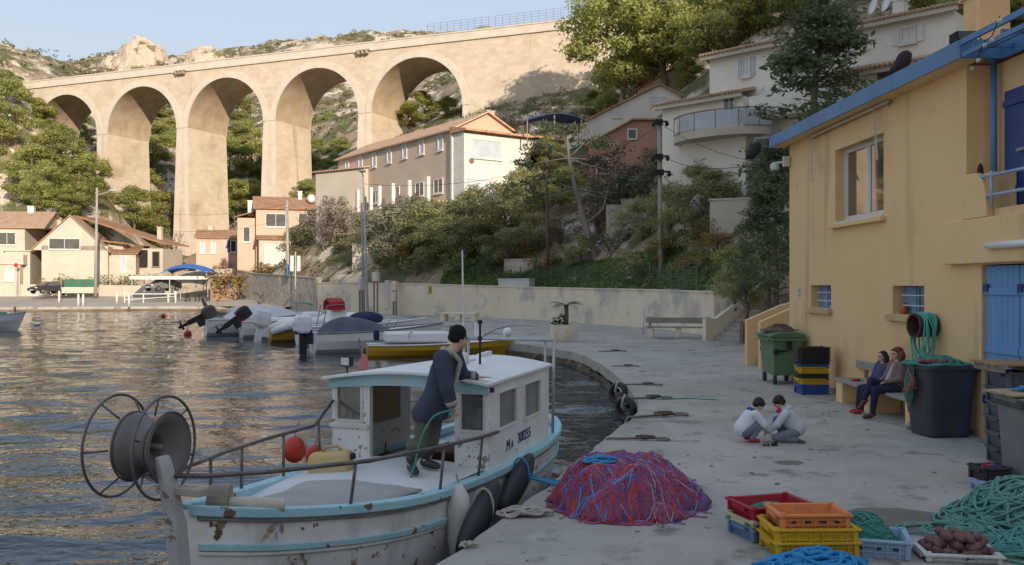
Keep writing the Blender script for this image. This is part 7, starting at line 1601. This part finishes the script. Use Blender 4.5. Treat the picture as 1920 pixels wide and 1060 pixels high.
# --- the man on the boat
def Q(px,py,Y): return P(px,py,Y)
def man():
    ft = bw(.42,3.30,.36); t = thing('person','person in navy coat, black knit cap and olive trousers standing on the fishing boat','person',(ft.x,ft.y,ft.z)); o = t.location.copy()
    q = lambda px,py,Y: P(px,py,Y)-o
    YC = o.y
    hipR,hipL = q(797,772,YC-.06),q(815,770,YC+.14); neck = q(846,661,YC+.07); chest = q(833,695,YC+.06); waist = q(815,745,YC+.05)
    hd = q(860,636,YC+.08); face = V((.86,.42,-.06)); up = V((.10,0,1))
    knR,knL = q(787,836,YC-.10),q(811,832,YC+.18); anR,anL = q(772,886,YC-.10),q(799,880,YC+.17); anR.z = .09; anL.z = .09
    shR,shL = q(829,672,YC-.13),q(852,668,YC+.25); elR = q(838,728,YC-.24); wrR = q(848,760,YC-.20); elL = q(868,706,YC+.36); wrL = q(893,707,YC+.34)
    hp, L, rot = head_prims(hd,face,up,1.0)
    pr = hp+[('c',neck,hd-V((0,0,.03)),.062,.055),('p',[(neck,.07),(chest,.115),(waist,.11),((hipR+hipL)/2,.12)]),('p',[(shR,.07),(elR,.045),(wrR,.028)]),('p',[(shL,.07),(elL,.045),(wrL,.028)]),('p',[(hipR,.10),(knR,.06),(anR,.045)]),('p',[(hipL,.10),(knL,.06),(anL,.045)]),('c',chest,shR,.09,.06),('c',chest,shL,.09,.06)]
    pr += hand(wrR,V((.25,-.05,-1)),V((-.3,-.9,0)),1,1.05,1.15)+hand(wrL,V((1,.05,-.02)),V((0,.1,1)),-1,1.05,.12)
    blob('body',pr,.0085,m_skin,t,1); face_parts(t,L,1.0)
    # coat: hip length, open at the front with a fleece edge
    hemR,hemL = q(796,776,YC-.07),q(822,782,YC+.16)
    blob('coat',[('p',[(neck-V((0,0,.06)),.10),(chest,.158),(waist+V((.025,0,0)),.155),((hemR+hemL)/2+V((.01,0,-.02)),.168)]),('c',chest,shR,.15,.098),('c',chest,shL,.15,.098),('p',[(waist,.14),(hemR,.145)]),('p',[(waist,.14),(hemL,.14)]),('p',[(shR,.098),(elR,.078),(wrR-(wrR-elR)*.16,.066)]),('p',[(shL,.098),(elL,.078),(wrL-(wrL-elL)*.2,.064)])],.012,m_coat,t,3,(hemR.z+hemL.z)/2-.04)
    fl = MB(); b0 = chest+V((.178,-.06,.10)); fl.tube([neck+V((-.06,-.09,.02)),neck+V((.03,-.10,-.01)),b0,waist+V((.19,-.04,.02)),(hemR+hemL)/2+V((.20,-.02,-.02))],[.03,.035,.032,.026,.022],8); fl.build('fleece_edge',m_fleece,t,smooth=True)
    blob('fleece_collar',[('p',[(neck+V((-.07,-.06,.01)),.042),(neck+V((-.085,.03,.025)),.045),(neck+V((-.02,.09,.01)),.042)]),('p',[(neck+V((-.07,-.06,.01)),.042),(neck+V((.03,-.085,-.02)),.038)])],.012,m_fleece,t,1)
    for e,w_ in ((elR,wrR),(elL,wrL)): d = (w_-e).normalized(); MB().tube([w_-d*.055,w_-d*.0],[.068,.064],14).build('fleece_cuff',m_fleece,t,smooth=True)
    blob('trousers',[('p',[(hipR,.108),(knR,.070),(anR+V((0,0,.20)),.064)]),('p',[(hipL,.108),(knL,.070),(anL+V((0,0,.20)),.064)]),('c',hipR,hipL,.115,.115)],.012,m_wader,t,3)
    for k,(kn,an,dr) in enumerate(((knR,anR,V((.35,-.9,0))),(knL,anL,V((.75,-.65,0))))):
        d = dr.normalized(); blob('boot',[('p',[(kn+(an-kn)*.10,.074),(an+V((0,0,.06)),.066)]),('p',[(an-d*.03-V((0,0,.035)),.052),(an+d*.10-V((0,0,.045)),.047),(an+d*.18-V((0,0,.052)),.038)])],.010,m_boot,t,2)
    cpb = [('e',L(0,-.018,.066),(.092,.102,.098),rot),('e',L(0,-.035,.015),(.093,.094,.064),rot)]
    cpo = blob('knit_cap',cpb,.009,m_hat,t,2); MB().tube([L(.086*math.cos(a),-.022+.096*math.sin(a),.030+.012*math.sin(a)) for a in np.linspace(0,2*PI,24,endpoint=False)],.010,7,closed=True).build('cap_brim',m_hat,t,smooth=True)
    h = thing('hose','green hose held by the man on the boat and trailing to the deck','hose',wrR+o); pts = [wrR+o+V((-.03,-.06,-.10)),wrR+o+V((.02,-.03,-.05)),q(818,778,YC-.28)+o,q(800,800,YC-.30)+o,q(787,830,YC-.30)+o,q(778,870,YC-.28)+o,q(765,912,YC-.30)+o]
    pts = [p-h.location for p in pts]; fine = []
    for i in range(len(pts)-1):
        p0,p1,p2,p3 = pts[max(i-1,0)],pts[i],pts[i+1],pts[min(i+2,len(pts)-1)]
        for k in range(6): u = k/6; fine.append(.5*((2*p1)+(p2-p0)*u+(2*p0-5*p1+4*p2-p3)*u*u+(3*p1-p0-3*p2+p3)*u**3))
    MB().tube(fine+[pts[-1]],.012,8).build('hose_tube',m_ropeg,h,smooth=True)
man()
# --- seated pair on the bench: local +y is the way they face, +x their right
def seated(label, loc, rz, s, jacket, legs_m, shoe_m, hair_m, crossed, hair_len, top=None, head_turn=0):
    t = thing('person',label,'person',loc,rz); v = lambda x,y,z: V((x,y,z))*s
    hip = v(0,.04,.56); ch = v(0,-.06,.88); nk = v(0,-.05,1.04); hd = v(0,-.02,1.17); hp,L,rot = head_prims(hd,V((math.sin(head_turn),math.cos(head_turn),-.05)),V((0,.05,1)),s*.98)
    if crossed: LK = [(v(-.09,.05,.54),v(-.10,.44,.53),v(-.10,.50,.09)),(v(.09,.05,.54),v(.02,.46,.68),v(-.04,.62,.34))]
    else: LK = [(v(-.08,.05,.54),v(-.09,.42,.52),v(-.08,.50,.09)),(v(.08,.05,.54),v(.07,.42,.52),v(.09,.47,.09))]
    SH = [v(-.17,-.05,.99),v(.17,-.05,.99)]; EL = [v(-.22,.02,.74),v(.21,.04,.75)]; WR = [v(-.06,.24,.66),v(.06,.25,.67)]
    pr = hp+[('c',nk-v(0,0,.03),hd-v(0,0,.05),.048*s,.045*s),('p',[(nk,.07*s),(ch,.115*s),(hip,.13*s)])]
    for k in (0,1): pr += [('c',ch+v(0,0,.06),SH[k],.09*s,.055*s),('p',[(SH[k],.055*s),(EL[k],.038*s),(WR[k],.026*s)]),('p',[(LK[k][0],.09*s),(LK[k][1],.055*s),(LK[k][2],.036*s)])]+hand(WR[k],V((.5*(1 if k == 0 else -1),.5,-.15)),V((0,0,1)),1 if k == 0 else -1,.9*s,.7)
    blob('body',pr,.010,m_skin,t,1); face_parts(t,L,s*.98)
    jk = [('p',[(nk-v(0,0,.05),.085*s),(ch,.15*s),(hip+v(0,-.03,.05),.165*s)])]
    for k in (0,1): jk += [('c',ch+v(0,0,.06),SH[k],.115*s,.075*s),('p',[(SH[k],.078*s),(EL[k],.062*s),(WR[k]-(WR[k]-EL[k])*.12,.045*s)])]
    blob('jacket',jk,.013,jacket,t,3)
    if top: blob('shirt_front',[('p',[(nk+v(0,.045,-.06),.05*s),(ch+v(0,.115,.0),.055*s),(hip+v(0,.12,.08),.06*s)])],.012,top,t,2)
    blob('trousers',[p for k in (0,1) for p in (('p',[(LK[k][0],.108*s),(LK[k][1],.074*s),(LK[k][2]+v(0,0,.03),.050*s)]),)]+[('c',LK[0][0],LK[1][0],.11*s,.11*s)],.012,legs_m,t,2)
    for k in (0,1):
        an = LK[k][2]; d = V((0,1,0)) if not (crossed and k == 1) else V((0,.75,-.65)); blob('shoe',[('p',[(an+V((0,-.02*s,.0)),.048*s),(an+d*.04*s+V((0,0,-.035*s)),.046*s),(an+d*.16*s+V((0,0,-.05*s)),.034*s)])],.010,shoe_m,t,1)
    hh = [('e',L(0,-.034,.050),(.090*s,.096*s,.084*s),rot),('e',L(0,-.060,-.02),(.086*s,.070*s,.10*s),rot)]
    for sg in (-1,1): hh += [('p',[(L(sg*.060,.015,.065),.026*s),(L(sg*.092,-.025,-.02),.030*s),(L(sg*.100,-.030,-.03-hair_len*.5),.034*s),(L(sg*.090,-.02,-.03-hair_len),.018*s)]),('p',[(L(sg*.06,-.07,.0),.055*s),(L(sg*.08,-.075,-hair_len*.95),.045*s)]),('e',L(sg*.088,-.03,-.09),(.042*s,.055*s,.09*s),rot)]
    if hair_m is m_hairr: hh += [('p',[(L(-.040,.058,.092),.020*s),(L(0,.066,.094),.020*s),(L(.040,.058,.092),.020*s)])]+[('e',L(sg*.095,-.045,-.03),(.068*s,.070*s,.10*s),rot) for sg in (-1,1)]+[('e',L(0,-.09,-.02),(.11*s,.06*s,.11*s),rot),('e',L(0,-.04,.07),(.10*s,.10*s,.075*s),rot)]
    blob('hair',hh,.010,hair_m,t,2); return t
seated('person with auburn hair and brown jacket sitting cross legged on the plank bench',V((6.94,16.42,.0)),R(97),.98,m_brownj,m_denim,m_brboot,m_hairr,True,.20,m_tshirt,-.15)
seated('person with long dark hair and red shoes sitting on the bench beside the brown jacket',V((6.93,17.02,.0)),R(99),.90,m_navyj,m_denim,m_redshoe,m_hairb,False,.27,None,-.2)
# --- two children crouching on the quay; local +y is the way they face
def child(label, loc, rz, s, coat, legs_m, shoe_m, kneel, collar, extra=None):
    t = thing('person',label,'person',loc,rz); v = lambda x,y,z: V((x,y,z))*s
    if not kneel: hip = v(0,-.10,.19); ch = v(0,.04,.44); nk = v(0,.12,.55); LK = [(v(-.08,-.08,.19),v(-.13,.20,.36),v(-.11,.02,.07)),(v(.08,-.08,.19),v(.13,.20,.36),v(.11,.02,.07))]
    else: hip = v(0,-.12,.20); ch = v(0,.03,.45); nk = v(0,.10,.57); LK = [(v(-.08,-.08,.18),v(-.14,.24,.09),v(-.10,-.10,.055)),(v(.08,-.08,.19),v(.12,.20,.36),v(.12,.10,.07))]
    hd = nk+v(0,.07,.10); hp,L,rot = head_prims(hd,V((0,.80,-.60)),V((0,.60,.80)),.92*s)
    SH = [v(-.14,.08,.50),v(.14,.08,.50)]; EL = [v(-.19,.22,.32),v(.19,.22,.32)]; WR = [v(-.09,.38,.16),v(.10,.36,.18)]
    pr = hp+[('c',nk-v(0,0,.03),hd-v(0,.01,.04),.045*s,.042*s),('p',[(nk,.06*s),(ch,.10*s),(hip,.11*s)])]
    for k in (0,1): pr += [('c',ch,SH[k],.08*s,.05*s),('p',[(SH[k],.05*s),(EL[k],.034*s),(WR[k],.024*s)]),('p',[(LK[k][0],.075*s),(LK[k][1],.05*s),(LK[k][2],.034*s)])]+hand(WR[k],V((.2*(1 if k == 0 else -1),.55,-.75)),V((0,.7,.6)),1 if k == 0 else -1,.72*s,.6)
    blob('body',pr,.0085,m_skin,t,1); face_parts(t,L,.92*s)
    ck = [('p',[(nk-v(0,.01,.04),.085*s),(ch,.145*s),(hip+v(0,-.0,.05),.155*s)])]
    for k in (0,1): ck += [('c',ch,SH[k],.11*s,.075*s),('p',[(SH[k],.076*s),(EL[k],.062*s),(WR[k]-(WR[k]-EL[k])*.14,.044*s)])]
    blob('padded_coat',ck,.012,coat,t,2)
    blob('hood',[('p',[(nk+v(-.08,-.05,.0),.045*s),(nk+v(0,-.10,.01),.055*s),(nk+v(.08,-.05,.0),.045*s)])],.012,collar,t,2)
    blob('trousers',[('p',[(LK[k][0],.092*s),(LK[k][1],.066*s),(LK[k][2],.046*s)]) for k in (0,1)]+[('c',LK[0][0],LK[1][0],.09*s,.09*s)],.012,legs_m,t,2)
    for k in (0,1):
        an = LK[k][2]; d = V((0,1,0)) if not (kneel and k == 0) else V((0,-1,-.1)); blob('shoe',[('p',[(an+V((0,-.02*s,-.01*s)),.042*s),(an+d*.12*s+V((0,0,-.032*s)),.034*s)])],.010,shoe_m,t,1)
    if extra: blob('scarf',[('p',[(nk+v(-.05,.05,-.02),.03*s),(nk+v(0,.09,-.05),.035*s),(nk+v(.05,.05,-.02),.03*s)])],.010,extra,t,1)
    hh = [('e',L(0,-.022,.045),(.086*s,.098*s,.084*s),rot),('e',L(0,-.05,-.005),(.082*s,.07*s,.075*s),rot),('p',[(L(-.05,.062,.062),.026*s),(L(.0,.072,.066),.027*s),(L(.05,.062,.062),.026*s)])]
    for sg in (-1,1): hh.append(('e',L(sg*.074,.0,.02),(.018*s,.045*s,.045*s),rot))
    blob('hair',hh,.009,m_hairb,t,2); return t
g1 = G(1403,829); g2 = G(1480,829)
child('crouching child in a white padded coat with a blue hood lining, facing right',(g1.x,g1.y,0),R(-84),.88,m_wcoat,m_gtr,m_redshoe,False,m_bluec)
child('kneeling child in a pale grey coat with a pink scarf, facing left',(g2.x,g2.y,0),R(80),.90,m_gcoat,m_gtr,m_dshoe,True,m_gcoat,m_pnk)
for px,l,m in ((1436,'small brown toy on the ground between the crouching children',m_rust),(1452,'small black toy on the ground by the right child',m_black)):
    p = G(px,836); t = thing('toy',l,'toy',p); MB().ell((0,0,.025),(.05,.035,.025)).ell((.02,0,.05),(.025,.022,.022)).build('toy_body',m,t,smooth=True); MB().tube([(-.03,-.04,.015),(-.03,.04,.015)],.014,8).tube([(.03,-.04,.015),(.03,.04,.015)],.014,8).build('wheel',m_rub,t)
